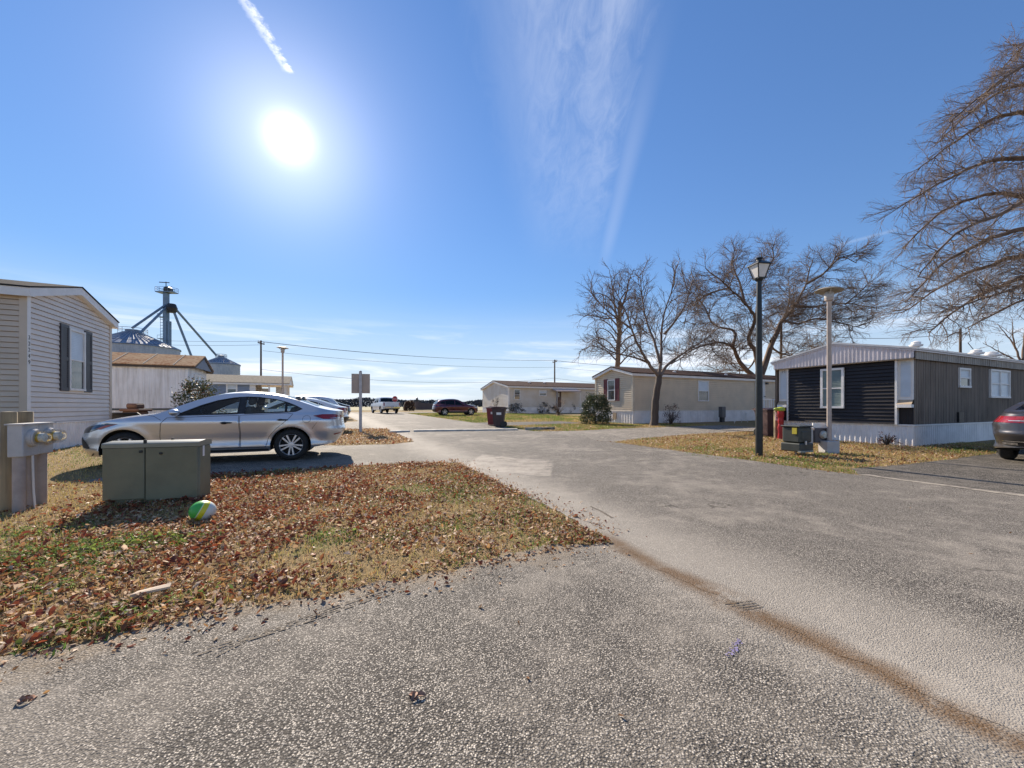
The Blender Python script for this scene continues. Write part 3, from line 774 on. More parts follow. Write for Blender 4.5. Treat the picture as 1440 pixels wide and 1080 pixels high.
def text_mesh(txt, size, mat, name, parent, mtx, ext=0.004):
    cu = bpy.data.curves.new('txt', 'FONT'); cu.body = txt; cu.size = size; cu.extrude = ext; cu.align_x = 'CENTER'; cu.align_y = 'CENTER'
    o = bpy.data.objects.new('txt', cu); COL.objects.link(o)
    dg = bpy.context.evaluated_depsgraph_get(); me = bpy.data.meshes.new_from_object(o.evaluated_get(dg))
    bpy.data.objects.remove(o); me.materials.clear(); me.materials.append(mat); me.transform(mtx)
    me.name = name; ob = bpy.data.objects.new(name, me); COL.objects.link(ob)
    if parent: ob.parent = parent
    return ob
def facing(org, right, up):
    r, u = Vector(right).normalized(), Vector(up).normalized(); n = r.cross(u)
    return Matrix(((r.x, u.x, n.x, org[0]), (r.y, u.y, n.y, org[1]), (r.z, u.z, n.z, org[2]), (0, 0, 0, 1)))
def vent(root, x, y, z, r=0.14, h=0.3):
    mb = MB(); T = Matrix.Translation((x, y, z))
    mb.lathe([(r*.6, -.1), (r*.6, h*.5), (r*1.25, h*.55), (r*1.3, h*.7), (r*.9, h*.72), (r*.9, h*.9), (r*.3, h), (0.001, h)], 14, 0, T)
    return mb.build('roof_vent', M['white'], root, 40)

# ---- grey vinyl home at the left: its gable faces the road
pc = Vector((-11.36, 9.06, 0)); pc.z = gz(pc.x, pc.y)
h = thing('mobile_home', 'grey lap-sided mobile home with dark shutters and a vertical house number, behind the meter posts', 'mobile home', pc, TH)
Wd, L, z0, ev, rg = 3.9, 14.0, 0.72, 3.80, 4.31
core(h, -L, 0, Wd, 0.1, ev, rg, M['vinyl_grey'])
mb = MB(); lap_wall(mb, (0, 0.09), (0, Wd-.09), (1, 0), z0, ev, rg, 0.125, 0.020); mb.build('gable_wall', M['vinyl_grey'], h)
mb = MB(); lap_wall(mb, (-L, 0), (-.09, 0), (0, -1), z0, ev, None, 0.125, 0.020); mb.build('side_wall', M['vinyl_bounce'], h)
mb = MB(); lap_wall(mb, (0, Wd), (-L, Wd), (0, 1), z0, ev, None, 0.125, 0.020); lap_wall(mb, (-L, Wd), (-L, 0), (-1, 0), z0, ev, rg, 0.125, .02); mb.build('rear_wall', M['vinyl_bounce'], h)
for y0_, y1_ in ((-.03, .09), (Wd-.09, Wd+.03)):
    mb = MB(); mb.box((-.10, y0_, z0), (.03, y1_, ev)); mb.build('corner_trim', M['vinyl_bounce'], h)
mb = MB(); mb.box((.031, -.028, z0), (.036, .088, ev)); mb.build('corner_board', M['white'], h)
skirt(h, [((0, 0), (0, Wd), (1, 0)), ((-L, 0), (0, 0), (0, -1)), ((0, Wd), (-L, Wd), (0, 1))], z0-.005, M['skirt_white'])
roof(h, -L, 0, Wd, ev+.12, rg+.14, 0.16, 0.14, M['shingle_dark'], M['white'], 0.035, 0.20)
for y0_, y1_ in ((-.165, .02), (Wd-.02, Wd+.165)):
    mb = MB(); mb.box((.0, y0_, ev-.10), (.135, y1_, ev+.02)); mb.build('soffit_box', M['white'], h)
pg = Plane('g', 0.0, 1)
window(h, pg, 1.60, 2.36, 1.56, 3.26, 0.06, 0.02, shut='shutter', sw=.36, low='pane', up='blind')
tm = flat('number_black', (0.015, 0.015, 0.015), 0.4)
for i, c in enumerate('32249'):
    text_mesh(c, 0.14, tm, 'house_number', h, facing((.038, .03, 2.74-.145*i), (0, 1, 0), (0, 0, 1)), .002)

# ---- rusty-roofed trailer behind the silver sedan
pc = AT(264, 19.6)
h = thing('mobile_home', 'weathered white metal trailer with an orange rusty roof behind the silver sedan', 'mobile home', pc, TH)
Wd, L, z0, ev, rg = 3.3, 13.0, 0.62, 3.05, 3.68
core(h, -L, 0, Wd, 0, ev, rg, M['weathered_white'])
mb = MB(); rib_wall(mb, (-L, 0), (0, 0), (0, -1), 0.95, lambda u: ev, 0.20, 0.012, 0.3); mb.build('side_wall', M['weathered_white'], h)
mb = MB(); rib_wall(mb, (-L, 0), (0, 0), (0, -1), -0.1, lambda u: 0.86, 0.22, 0.012, 0.3); rib_wall(mb, (0, 0), (0, Wd), (1, 0), -.1, lambda u: .86, .22, .012, .3); mb.build('skirting', M['weathered_white'], h)
mb = MB(); mb.box((-L, -.03, .86), (.03, .0, .95)); mb.box((0, 0, .86), (.03, Wd, .95)); mb.build('dark_band', flat('blue_black_band', (0.03, 0.045, 0.06), 0.5), h)
mb = MB(); rib_wall(mb, (0, 0), (0, Wd), (1, 0), 0.95, lambda u: ev, 0.20, 0.012, 0.3); mb.build('end_wall', M['weathered_white'], h)
mb = MB(); mb.add([(.28, -.1, ev-.02), (.28, Wd+.1, ev-.02), (.28, Wd/2, rg+.05)], [(0, 1, 2)]); mb.build('gable_panel', flat('grey_gable', (.16, .19, .25), .6), h)
roof(h, -L, .12, Wd, ev+.06, rg+.08, 0.14, 0.2, M['roof_rust'], flat('dark_fascia', (.07, .055, .045), .7), 0.04, 0.10, ribs=1.15)
window(h, Plane('g', 0, 1), 1.0, 2.3, 1.35, 2.75, 0.07, .02, mullion=True)

# ---- blue home with a porch, farther along
pc = AT(403, 35.5)
h = thing('mobile_home', 'blue-grey mobile home with white trim and an end porch, past the rusty-roofed trailer', 'mobile home', pc, TH)
Wd, L, z0, ev, rg = 4.0, 16.0, 0.7, 2.95, 3.75
pl = Plane('l', 0, -1); XP = pl.at_px(h, 353, 560)[0]; print('porch', XP)
core(h, -L, XP, Wd, 0, ev, rg-.1, M['vinyl_blue'])
mb = MB(); lap_wall(mb, (-L, 0), (XP, 0), (0, -1), z0, ev, None, .15); lap_wall(mb, (XP, 0), (XP, Wd), (1, 0), z0, ev, None, .15); mb.build('wall', M['vinyl_blue'], h)
skirt(h, [((-L, 0), (-.1, 0), (0, -1)), ((-.1, 0), (-.1, Wd), (1, 0))], z0, M['skirt_white'])
mb = MB(); mb.box((XP-.1, -.03, z0), (XP+.35, .02, ev)); mb.build('corner_board', M['white'], h)
roof(h, -L, 0, Wd, ev+.12, rg, .3, .25, M['shingle_tan'], M['white'], .05, .15)
mb = MB(); mb.add([(.2, 0, ev), (.2, Wd, ev), (.2, Wd/2, rg-.1)], [(0, 1, 2)]); mb.build('gable_panel', M['white'], h)
for x, y in ((XP*.5, .08), (-.12, .08), (-.12, 1.3), (-.12, 2.6), (-.12, Wd-.08)):
    mb = MB(); mb.box((x-.06, y-.06, z0), (x+.06, y+.06, ev)); mb.build('porch_post', M['white'], h)
mb = MB(); mb.box((XP, 0, z0-.1), (0, Wd, z0-.02)); mb.build('porch_floor', M['tan_wood'], h)
pl = Plane('l', 0, -1)
a, zt = pl.at_px(h, 318, 538); b, zb = pl.at_px(h, 334, 556)
window(h, pl, a, b, zb, zt, .12, .02, low='blind_green')
mb = MB(); mb.box((XP, 1.9, z0), (-2.2, 2.0, ev)); mb.build('porch_wall', M['vinyl_cream'], h)
window(h, Plane('l', 1.9, -1), XP+.5, XP+1.1, 1.3, 2.6, .08, .02)
window(h, Plane('l', 0, -1), -15.4, -14.6, 1.35, 2.6, .1, .02)
mb = MB(); mb.box((XP+1.7, 1.84, z0), (XP+2.6, 1.895, 2.75)); mb.build('door', M['door_white'], h)
vent(h, -12.6, 1.0, rg-.35, .1, .28)

# ---- cream double-wide beyond the brown cart
pc = AT(715, 45.0)
h = thing('mobile_home', 'cream double-wide mobile home with a brown roof and dirt-stained long wall across the lawn', 'mobile home', pc, TH)
Wd, L, z0, ev, rg = 8.3, 19.0, 0.75, 3.15, 4.0
core(h, 0, L, Wd, 0, ev, rg, M['vinyl_cream'])
mb = MB(); lap_wall(mb, (0, Wd), (0, 0), (-1, 0), z0, ev, rg, .16); mb.build('gable_wall', M['vinyl_cream'], h)
mb = MB(); lap_wall(mb, (0, 0), (L, 0), (0, -1), z0, ev, None, .16); mb.build('side_wall', M['vinyl_cream'], h)
skirt(h, [((0, Wd), (0, 0), (-1, 0)), ((0, 0), (L, 0), (0, -1))], z0, M['skirt_white'], pitch=.3)
mb = MB(); mb.box((-.03, -.03, z0), (.14, .12, ev)); mb.build('corner_board', M['white'], h)
roof(h, 0, L, Wd, ev+.1, rg+.05, .25, .2, M['shingle'], M['white'], .06, .2)
pl = Plane('l', 0, -1)
for (u0, u1, v0, v1, st) in ((722.5, 731.5, 547.5, 562.5, 'pane'), (758, 768.5, 548.5, 557, 'pane')):
    a, zt = pl.at_px(h, u0, v0); b, _ = pl.at_px(h, u1, v0); _, zb = pl.at_px(h, u0, v1)
    window(h, pl, a, b, zb, zt, .09, .02, low=st, up='pane' if u0 < 740 else 'blind')
a, _ = pl.at_px(h, 782, 550); b, _ = pl.at_px(h, 789, 550)
mb = MB(); pl.box(mb, a, b, z0, 2.75, 0, .04); d_ = mb.build('door', flat('dark_door', (.10, .06, .05), .5), h)
mb = MB(); pl.box(mb, a+.3, b-.3, 2.0, 2.5, .04, .05); mb.build('door_light', M['blind'], d_)
a0, _ = pl.at_px(h, 775, 550); b0, _ = pl.at_px(h, 809, 550)
mb = MB(); mb.add([(a0, 0, 3.05), (b0, 0, 3.05), (b0, -1.3, 2.75), (a0, -1.3, 2.75), (a0, 0, 2.95), (b0, 0, 2.95), (b0, -1.3, 2.6), (a0, -1.3, 2.6)], [(0, 1, 2, 3), (7, 6, 5, 4), (3, 2, 6, 7), (0, 3, 7, 4), (1, 5, 6, 2)]); mb.build('awning', flat('awning_metal', (.40, .33, .31), .5), h)
for x in (a0+.1, b0-.1):
    mb = MB(); mb.tube([(x, -1.2, 0), (x, -1.2, 2.65)], .035, 6); mb.build('awning_post', M['white'], h)
for x in (4.0, 6.2): vent(h, x, 2.4, ev+.5, .16, .3)

# ---- beige home with burgundy shutters behind the bare yard tree
pc = G(890, 596.5)
h = thing('mobile_home', 'beige lap-sided mobile home with burgundy shutters behind the bare yard tree', 'mobile home', pc, TH)
pg = Plane('g', 0, -1); pl = Plane('l', 0, -1)
Wd = pg.at_px(h, 837.5, 560)[0]; L = 19.0; z0 = pg.at_px(h, 889, 578)[1]; ev = pg.at_px(h, 889, 527)[1]; rg = pg.at_px(h, 862, 519)[1]
core(h, 0, L, Wd, 0, ev, rg, M['vinyl_beige'])
mb = MB(); lap_wall(mb, (0, Wd-.1), (0, .1), (-1, 0), z0, ev, rg, .12, .018); mb.build('gable_wall', M['vinyl_beige'], h)
mb = MB(); lap_wall(mb, (.1, 0), (L, 0), (0, -1), z0, ev, None, .12, .018); mb.build('side_wall', M['vinyl_beige'], h)
skirt(h, [((0, Wd), (0, 0), (-1, 0)), ((0, 0), (L, 0), (0, -1))], z0, M['skirt_white'], pitch=.22)
mt_ = flat('beige_trim', (.62, .53, .40), .5)
for y0_, y1_ in ((-.03, .1), (Wd-.1, Wd+.03)):
    mb = MB(); mb.box((-.03, y0_, z0), (.1, y1_, ev)); mb.build('corner_board', mt_, h)
roof(h, 0, L, Wd, ev+.11, rg+.10, .14, .16, M['shingle'], M['white'], .06, .14)
a, zt = pg.at_px(h, 865.5, 533.5); b, zb = pg.at_px(h, 855, 563.5)
window(h, pg, a, b, zb, zt, .06, .02, shut='shutter_red', sw=.36, up='pane', low='pane')
a, zt = pl.at_px(h, 981, 535); b, zb = pl.at_px(h, 996, 564.5)
window(h, pl, a, b, zb, zt, .06, .02, up='blind', low='pane')
a, zt = pl.at_px(h, 1062.5, 536); b, _ = pl.at_px(h, 1074, 536)
mb = MB(); pl.box(mb, a-.1, b+.1, z0, zt+.1, 0, .05); d_ = mb.build('door', M['door_white'], h)
mb = MB(); pl.box(mb, b-.02, b+.04, z0+.95, z0+1.0, .05, .10); mb.build('handle', M['dark'], d_)
a, zt = pl.at_px(h, 1075, 538); mb = MB(); pl.box(mb, a, a+.22, zt-.12, zt, .02, .16); mb.build('porch_lamp', M['dark'], h)
a, zt = pg.at_px(h, 864, 582); mb = MB(); pg.box(mb, a-.2, a+.1, .25, .65, .01, .04); mb.build('hatch', M['tan_wood'], h)
for u in (961, 1034): 
    a, _ = pl.at_px(h, u, 523); vent(h, a, .7, ev+.2, .1, .24)

# ---- dark home at the right: navy gable, weathered ribbed side
pc = G(1285, 628.5)
h = thing('mobile_home', 'navy-gabled mobile home with brown ribbed side and white skirting by two light poles', 'mobile home', pc, TH-R(1.6))
pg = Plane('g', 0, -1); pl = Plane('l', 0, -1)
Wd = pg.at_px(h, 1096, 560)[0]; L = 15.0; z0 = 0.60; ev = 2.42; top = 2.66; rg = 3.04
core(h, .05, L, Wd, 0, ev, ev+.05, M['weathered_brown'])
yl, yr = Wd-.36, .36
mb = MB(); lap_wall(mb, (0, yl), (0, yr), (-1, 0), z0, ev+.1, None, .105, .028, .07); mb.build('gable_wall', M['vinyl_navy'], h)
for y0_, y1_ in ((yr-.05, yr), (yl, yl+.05)):
    mb = MB(); mb.box((-.105, y0_, z0), (.03, y1_, ev)); mb.build('corner_board', M['white'], h)
for (a, b) in ((0.0, yr-.05), (yl+.05, Wd)):
    mb = MB(); pg.box(mb, a, b, 1.30, ev, -.02, .025); fr_ = mb.build('corner_window', M['white'], h)
    m2 = MB()
    for i in range(22):
        zz = 1.38+i*.045
        m2.quad((-.040, a+.05, zz), (-.040, b-.05, zz), (-.028, b-.05, zz+.043), (-.028, a+.05, zz+.043))
    m2.build('blind', M['blind'], fr_)
    mb = MB(); mb.add([(-.026, a, 1.30), (-.026, b, 1.30), (-.13, b, 1.17), (-.13, a, 1.17), (.02, a, 1.17), (.02, b, 1.17)], [(0, 1, 2, 3), (3, 2, 5, 4)]); mb.build('sloped_sill', M['tan_wood'], h)
    mb = MB(); pg.box(mb, a, b, 1.08, 1.168, -.02, .135); mb.build('sill_board', M['white'], h)
    mb = MB(); rib_wall(mb, (0, b), (0, a), (-1, 0), z0, lambda u: 1.08, .12, .012, .4); mb.build('lower_panel', M['vinyl_navy'], h)
a, zt = pg.at_px(h, 1190, 517); b, zb = pg.at_px(h, 1157, 574)
window(h, Plane('g', -.09, -1), a, b, zb, zt, .066, .02, up='blind_green', low='blind_green')
mb = MB(); rib_wall(mb, (-.20, Wd+.08), (-.20, -.08), (-1, 0), ev+.02, lambda u: top+(rg-top)*(1-abs(2*u/(Wd+.16)-1)), .1, .014, .5)
mb.build('gable_fascia', M['mauve_metal'], h)
mb = MB(); mb.box((-.20, -.06, ev-.01), (.03, Wd+.06, ev+.015)); mb.build('soffit', M['tan_wood'], h)
mb = MB(); rib_wall(mb, (0, 0), (L, 0), (0, -1), z0, lambda u: ev, .10, .018, .45); mb.build('side_wall', M['weathered_brown'], h)
mb = MB(); rib_wall(mb, (-.16, -.09), (L, -.09), (0, -1), ev-.02, lambda u: top+.02, .14, .016, .5); mb.build('side_fascia', weathered('weathered_grey_fascia', (.38, .34, .29), (.18, .155, .13)), h)
mb = MB(); rib_wall(mb, (L, Wd+.05), (-.16, Wd+.05), (0, 1), z0, lambda u: top, .2, .016, .5); mb.build('rear_wall', M['weathered_brown'], h)
skirt(h, [((-.02, Wd+.02), (-.02, -.02), (-1, 0)), ((-.02, -.02), (L, -.02), (0, -1))], z0, M['skirt_white'], pitch=.13)
roof(h, -.05, L, Wd, top+.02, rg+.03, .14, .18, flat('pale_metal_roof', (.55, .53, .52), .4, .3), M['mauve_metal'], .03, .04, ribs=.3)
for (u0, u1, v0, v1, mu) in ((1346, 1362, 517, 545, False), (1390, 1417.5, 519, 559.5, True)):
    a, zt = pl.at_px(h, u0, v0); b, _ = pl.at_px(h, u1, v0); _, zb = pl.at_px(h, u0, v1)
    window(h, pl, a, b, zb, zt, .06, .025, mullion=mu, up='blind', low='pane' if not mu else 'blind')
a, _ = pl.at_px(h, 1345, 585); b, _ = pl.at_px(h, 1351, 585)
mb = MB(); pl.box(mb, a, b, z0+.03, z0+.34, .0, .06); mb.build('vent_box', M['dark'], h)
for u, rr in ((1311, .12), (1396, .15), (1418, .18)):
    a, _ = pl.at_px(h, u, 500); vent(h, a+.3, .45, top+.05, rr, .36)
text_mesh('19', 0.13, tm, 'house_number', h, facing((-.030, Wd-.16, 2.33), (0, -1, 0), (0, 0, 1)), .003)
# ================================================================ vehicles
def interp(tab):
    """monotone-ish smooth curve through (x, y) points"""
    xs = [p[0] for p in tab]; ys = [p[1] for p in tab]; n = len(xs)
    d = [(ys[i+1]-ys[i])/(xs[i+1]-xs[i]) for i in range(n-1)]
    m = [d[0]]+[0 if d[i-1]*d[i] <= 0 else 2*d[i-1]*d[i]/(d[i-1]+d[i]) for i in range(1, n-1)]+[d[-1]]
    def f(x):
        if x <= xs[0]: return ys[0]
        if x >= xs[-1]: return ys[-1]
        lo = 0
        for i in range(n-1):
            if xs[i] <= x <= xs[i+1]: lo = i; break
        h = xs[lo+1]-xs[lo]; t = (x-xs[lo])/h
        return (ys[lo]*(1+2*t)*(1-t)**2 + m[lo]*h*t*(1-t)**2 + ys[lo+1]*t*t*(3-2*t) + m[lo+1]*h*t*t*(t-1))
    return f
def carpaint(name, c, metal=0.55, rough=0.28):
    m, t, b = newmat(name)
    tc = t.n('ShaderNodeTexCoord').outputs['Object']
    fl = t.noise(tc, 900, 1, 0.5); dirt = t.noise(t.mapping(tc, (1, 1, 3)), 1.5, 5, 0.65)
    sep = t.n('ShaderNodeSeparateXYZ'); t.l(tc, sep.inputs[0])
    lowd = t.math('MULTIPLY', t.ss(sep.outputs[2], 0.6, 0.2), t.ss(dirt, 0.35, 0.7, 0.1, 0.55))
    t.l(t.mix(lowd, t.mix(t.math('MULTIPLY', fl, 0.25), c, tuple(min(1, x*1.3) for x in c)), (0.30, 0.26, 0.21)), b.inputs['Base Color'])
    b.inputs['Metallic'].default_value = metal; b.inputs['Coat Weight'].default_value = 0.9; b.inputs['Coat Roughness'].default_value = 0.05
    t.l(t.math('MULTIPLY_ADD', dirt, 0.15, rough-.07), b.inputs['Roughness'])
    return m
M['rubber'] = flat('tyre_rubber', (0.022, 0.021, 0.02), 0.85, 0, 0.3, 30)
M['alloy'] = flat('alloy', (0.70, 0.70, 0.71), 0.35, 0.6, 0.06, 8)
M['black_plastic'] = flat('black_plastic', (0.018, 0.018, 0.019), 0.5, 0, 0.2, 8)
M['under'] = flat('underbody_black', (0.012, 0.012, 0.012), 0.9, 0, 0.2, 4)
M['glass'] = glassmat('car_glass', (0.84, 0.90, 0.87))
M['glass_dark'] = glassmat('tinted_glass', (0.10, 0.11, 0.12))
M['seat'] = flat('grey_seat_cloth', (0.17, 0.165, 0.155), 0.9, 0, 0.2, 20)
M['tail'] = flat('red_lens', (0.25, 0.008, 0.012), 0.12, 0, 0.3, 9, coat=1.0)
M['clear_lens'] = flat('clear_lens', (0.50, 0.51, 0.53), 0.1, 0.3, 0.3, 14, coat=1.0)
M['head_dark'] = flat('headlamp_dark', (0.05, 0.055, 0.07), 0.1, 0.4, 0.6, 12, coat=1.0)
M['amber'] = flat('amber_lens', (0.45, 0.09, 0.03), 0.15, 0, 0.2, 9, coat=1.0)
M['chrome'] = flat('chrome', (0.75, 0.75, 0.76), 0.08, 1.0, 0.03, 3)

class Car:
    def __init__(s, cfg):
        s.c = cfg; s.L = cfg['L']; s.W = cfg['W']
        s.top = interp(cfg['top']); s.bot = interp(cfg['bot']); s.belt = interp(cfg['belt'])
        s.prof = interp(cfg['prof']); s.xn = interp(cfg['nose']); s.xt = interp(cfg['tail'])
        s.x0, s.n0, s.x1, s.n1 = cfg.get('front', (0.95, 2.6)) + cfg.get('rear', (0.6, 3.0))
        s.R, s.RA = cfg['R'], cfg['R']+cfg.get('gap', 0.055)
        s.tumble = cfg.get('tumble', 0.62)
    def plan(s, x, z):
        f = (x-s.xn(z))/s.x0; p = 1.0
        if f < 1:
            d = min(1, max(0, 1-f)); p *= max(0.0, 1-d**s.n0)**(1/s.n0)
        f = (s.xt(z)-x)/s.x1
        if f < 1:
            d = min(1, max(0, 1-f)); p *= max(0.0, 1-d**s.n1)**(1/s.n1)
        return p
    def S(s, x, z):
        zb = s.belt(x); zz = min(z, zb)
        y = s.prof(zz)
        if z > zb: y -= (z-zb)*s.tumble/(s.W/2)
        y = s.W/2*y*s.plan(x, z)
        for xw in s.c['wheels']:
            r = math.hypot(x-xw, z-s.R)
            y += 0.014*math.exp(-((r-s.RA-.02)/0.07)**2)*min(1, s.plan(x, z))
        return y
    def nrm(s, x, z):
        e = 0.004
        return Vector((-(s.S(x+e, z)-s.S(x-e, z))/(2*e), 1, -(s.S(x, z+e)-s.S(x, z-e))/(2*e))).normalized()
    def rear_x(s, y, z):
        y0 = s.W/2*s.prof(min(z, s.belt(s.L-.3)))
        p = min(0.9999, abs(y)/y0); d = (1-p**s.n1)**(1/s.n1)
        return s.xt(z)-s.x1+s.x1*d
    def to(s, x, y, z): return (s.L/2-x, y, z)
    def outline(s):
        c = s.c; pts = []; st = 0.05
        zb0 = s.bot(0.0); zt = s.top(s.L)
        xa = s.xn(zb0); x = xa; arches = []
        for xw in c['wheels']:
            # where the arch meets the sill
            a = math.asin(max(-1, min(1, (s.bot(xw)-s.R)/s.RA))); arches.append((xw-s.RA*math.cos(a), xw+s.RA*math.cos(a), a, xw))
        pts.append((xa, zb0)); x = xa+st
        xe = s.xt(s.bot(s.L))
        for (a0, a1, a, xw) in arches+[(xe, None, None, None)]:
            while x < a0-st*.4: pts.append((x, s.bot(x))); x += st
            if a1 is None: break
            n = 22
            for i in range(n+1):
                th = math.pi-a - (math.pi-2*a)*i/n
                pts.append((xw+s.RA*math.cos(th), s.R+s.RA*math.sin(th)))
            x = a1+st
        zlo, ztp = s.bot(s.L), c['top'][-1][1]
        n = max(2, int((ztp-zlo)/st))
        for i in range(n+1):
            z = zlo+(ztp-zlo)*i/n; pts.append((s.xt(z), z))
        s.tops = []
        xr, xf = s.xt(ztp), s.xn(c['top'][0][1])
        xs = []; x = xf
        cl = [0.004, .012, .025, .045, .07, .1, .14]
        xs = [xf+q for q in cl]+[xf+.19+i*.05 for i in range(int((xr-xf-.38)/.05)+1)]
        xs = [q for q in xs if q < xr-.19]+[xr-q for q in reversed(cl)]
        tl = [(q, s.top(q)) for q in xs]
        s.topline = [(xf, c['top'][0][1])]+tl+[(xr, ztp)]
        pts += [(q, z) for q, z in reversed(tl)]
        znt = c['top'][0][1]
        n = max(2, int((znt-zb0)/st))
        for i in range(n):
            z = znt+(zb0-znt)*i/n; pts.append((s.xn(z), z))
        return pts
    def grid(s, pts, holes):
        out = []; c = s.c; z = 0.12
        while z < c['H']:
            xf, xr = s.xn(z), s.xt(z)
            xs = [xf+q for q in (.003, .01, .02, .035, .055, .08, .11, .15)]+[xr-q for q in (.003, .01, .02, .035, .055, .08, .11, .15)]
            x = xf+.2
            while x < xr-.18: xs.append(x); x += .055
            for x in xs:
                if inside(pts, x, z): out.append((x, z))
            z += .05
        return out
def make_car(name, label, cfg, loc, rz, detail=True, group=None, paint=None):
    K = Car(cfg); root = thing(name, label, cfg['cat'], loc, rz, group)
    pts = K.outline()
    def sub(poly, st=0.06, smooth=0):
        o = []; n = len(poly)
        for i in range(n):
            a, b = poly[i], poly[(i+1) % n]; k = max(1, int(math.hypot(b[0]-a[0], b[1]-a[1])/st))
            for j in range(k): o.append((a[0]+(b[0]-a[0])*j/k, a[1]+(b[1]-a[1])*j/k))
        return o
    wins = [sub(w) for w in cfg['windows']]
    doors = [sub(d, .05) for d in cfg.get('doors', [])] if detail else []
    V = list(pts); E = [(i, (i+1) % len(pts)) for i in range(len(pts))]
    for poly in wins+doors:
        o = len(V); V += poly; E += [(o+i, o+(i+1) % len(poly)) for i in range(len(poly))]
    V += K.grid(pts, [])
    v, e, f, *_ = delaunay_2d_cdt([Vector(p) for p in V], E, [], 0, 1e-5)
    P = []; N = []
    for q in v:
        y = K.S(q.x, q.y); nn = K.nrm(q.x, q.y)
        P.append((q.x, y, q.y)); N.append(nn)
    groups = {}
    for tri in f:
        cx = sum(v[i].x for i in tri)/3; cz = sum(v[i].y for i in tri)/3
        if not inside(pts, cx, cz): continue
        key = 'body'
        for i, w in enumerate(wins):
            if inside(w, cx, cz): key = ('win', i)
        if key == 'body':
            for i, d in enumerate(doors):
                if inside(d, cx, cz): key = ('door', i)
        groups.setdefault(key, []).append(tri)
    body = MB(); bn = []
    def emit(mb, nl, tris, side, off=0.0):
        used = {}; 
        for tri in tris:
            ids = []
            for i in tri:
                if i not in used:
                    used[i] = len(mb.v); x, y, z = P[i]; nn = N[i]
                    mb.v.append(K.to(x+nn.x*off, side*(y+nn.y*off), z+nn.z*off)); nl.append((-nn.x, side*nn.y, nn.z))
                ids.append(used[i])
            a, b, c = [Vector(mb.v[i]) for i in ids]
            if (b-a).cross(c-a).dot(Vector(nl[ids[0]])) < 0: ids.reverse()
            mb.f.append(tuple(ids)); mb.m.append(0)
    for sd in (1, -1): emit(body, bn, groups['body'], sd)
    pm = paint
    # top skin
    tl = K.topline; rows = 15; glass_f = MB(); gfn = []; glass_r = MB(); grn = []
    wr, br = cfg['windscreen'], cfg['backlight']
    crown = interp(cfg['crown'])
    fr = [-math.cos(math.pi*j/(rows-1)) for j in range(rows)]
    fr = [0.55*q+0.45*(2*j/(rows-1)-1) for j, q in enumerate(fr)]
    def tp(x, z, q):
        S_ = K.S(x, z); return (x, S_*q, z+crown(x)*(1-abs(q)**2.4))
    grid = [[tp(x, z, q) for q in fr] for x, z in tl]
    def tn(i, j):
        a = Vector(grid[min(i+1, len(tl)-1)][j])-Vector(grid[max(i-1, 0)][j]); b = Vector(grid[i][min(j+1, rows-1)])-Vector(grid[i][max(j-1, 0)])
        n = a.cross(b)
        if n.length < 1e-12: n = Vector((0, 0, 1))
        n.normalize()
        if n.z < 0: n = -n
        return n
    cache = {}
    def put(mb, nl, key, i, j):
        if (key, i, j) not in cache:
            cache[(key, i, j)] = len(mb.v); n = tn(i, j)
            mb.v.append(K.to(*grid[i][j])); nl.append((-n.x, n.y, n.z))
        return cache[(key, i, j)]
    bed = cfg.get('bed'); bedmb = MB(); bedn = []
    for i in range(len(tl)-1):
        xm = (tl[i][0]+tl[i+1][0])/2
        for j in range(rows-1):
            q = abs(fr[j]+fr[j+1])/2
            if wr[0] < xm < wr[1] and q < .90: tgt, nl, key = glass_f, gfn, 'gf'
            elif br[0] < xm < br[1] and q < .86: tgt, nl, key = glass_r, grn, 'gr'
            elif bed and bed[0] < xm < bed[1] and q < .9: tgt, nl, key = bedmb, bedn, 'bed'
            else: tgt, nl, key = body, bn, 'b'
            ids = [put(tgt, nl, key, a, b) for a, b in ((i, j), (i, j+1), (i+1, j+1), (i+1, j))]
            A, B, C, D = [Vector(tgt.v[k]) for k in ids]
            n = (C-A).cross(D-B)
            if n.z < 0: ids.reverse()
            tgt.f.append(tuple(ids)); tgt.m.append(0)
    body.build('body', pm, root, normals=bn)
    gm = cfg.get('glass', M['glass'])
    glass_f.build('windscreen', gm, root, normals=gfn)
    if glass_r.v: glass_r.build('rear_window', gm, root, normals=grn)
    if bedmb.v: bedmb.build('bed_cover', M['black_plastic'], root, normals=bedn)
    for sd in (1, -1):
        dobj = []
        for i in range(len(doors)):
            mb = MB(); nl = []; emit(mb, nl, groups.get(('door', i), []), sd)
            d = mb.build('door', pm, root, normals=nl); dobj.append(d)
            sm = MB(); poly = doors[i]
            ring = [K.to(x, sd*(K.S(x, z)+.001), z) for x, z in poly]
            sm.tube(ring+[ring[0]], .0042, 5, 0, False); sm.build('door_seam', M['under'], d)
            hx, hz = cfg['handles'][i]
            hb = MB(); y = K.S(hx, hz)
            hb.ellipsoid(K.to(hx, sd*(y+.018), hz), (.105, .016, .017), 14, 8); hb.ellipsoid(K.to(hx-.035, sd*(y+.001), hz-.004), (.055, .006, .028), 12, 6)
            hb.build('handle', M['black_plastic'], d)
        for i in range(len(wins)):
            mb = MB(); nl = []; emit(mb, nl, groups.get(('win', i), []), sd, -.004)
            w = mb.build('side_window', gm, root, normals=nl)
            if detail:
                sm = MB(); ring = [K.to(x, sd*(K.S(x, z)+.001), z) for x, z in wins[i]]
                sm.tube(ring+[ring[0]], .011, 6, 0, False); sm.build('window_seal', M['black_plastic'], w)
        if detail:
            for nm, poly in cfg.get('blackout', []):
                pass
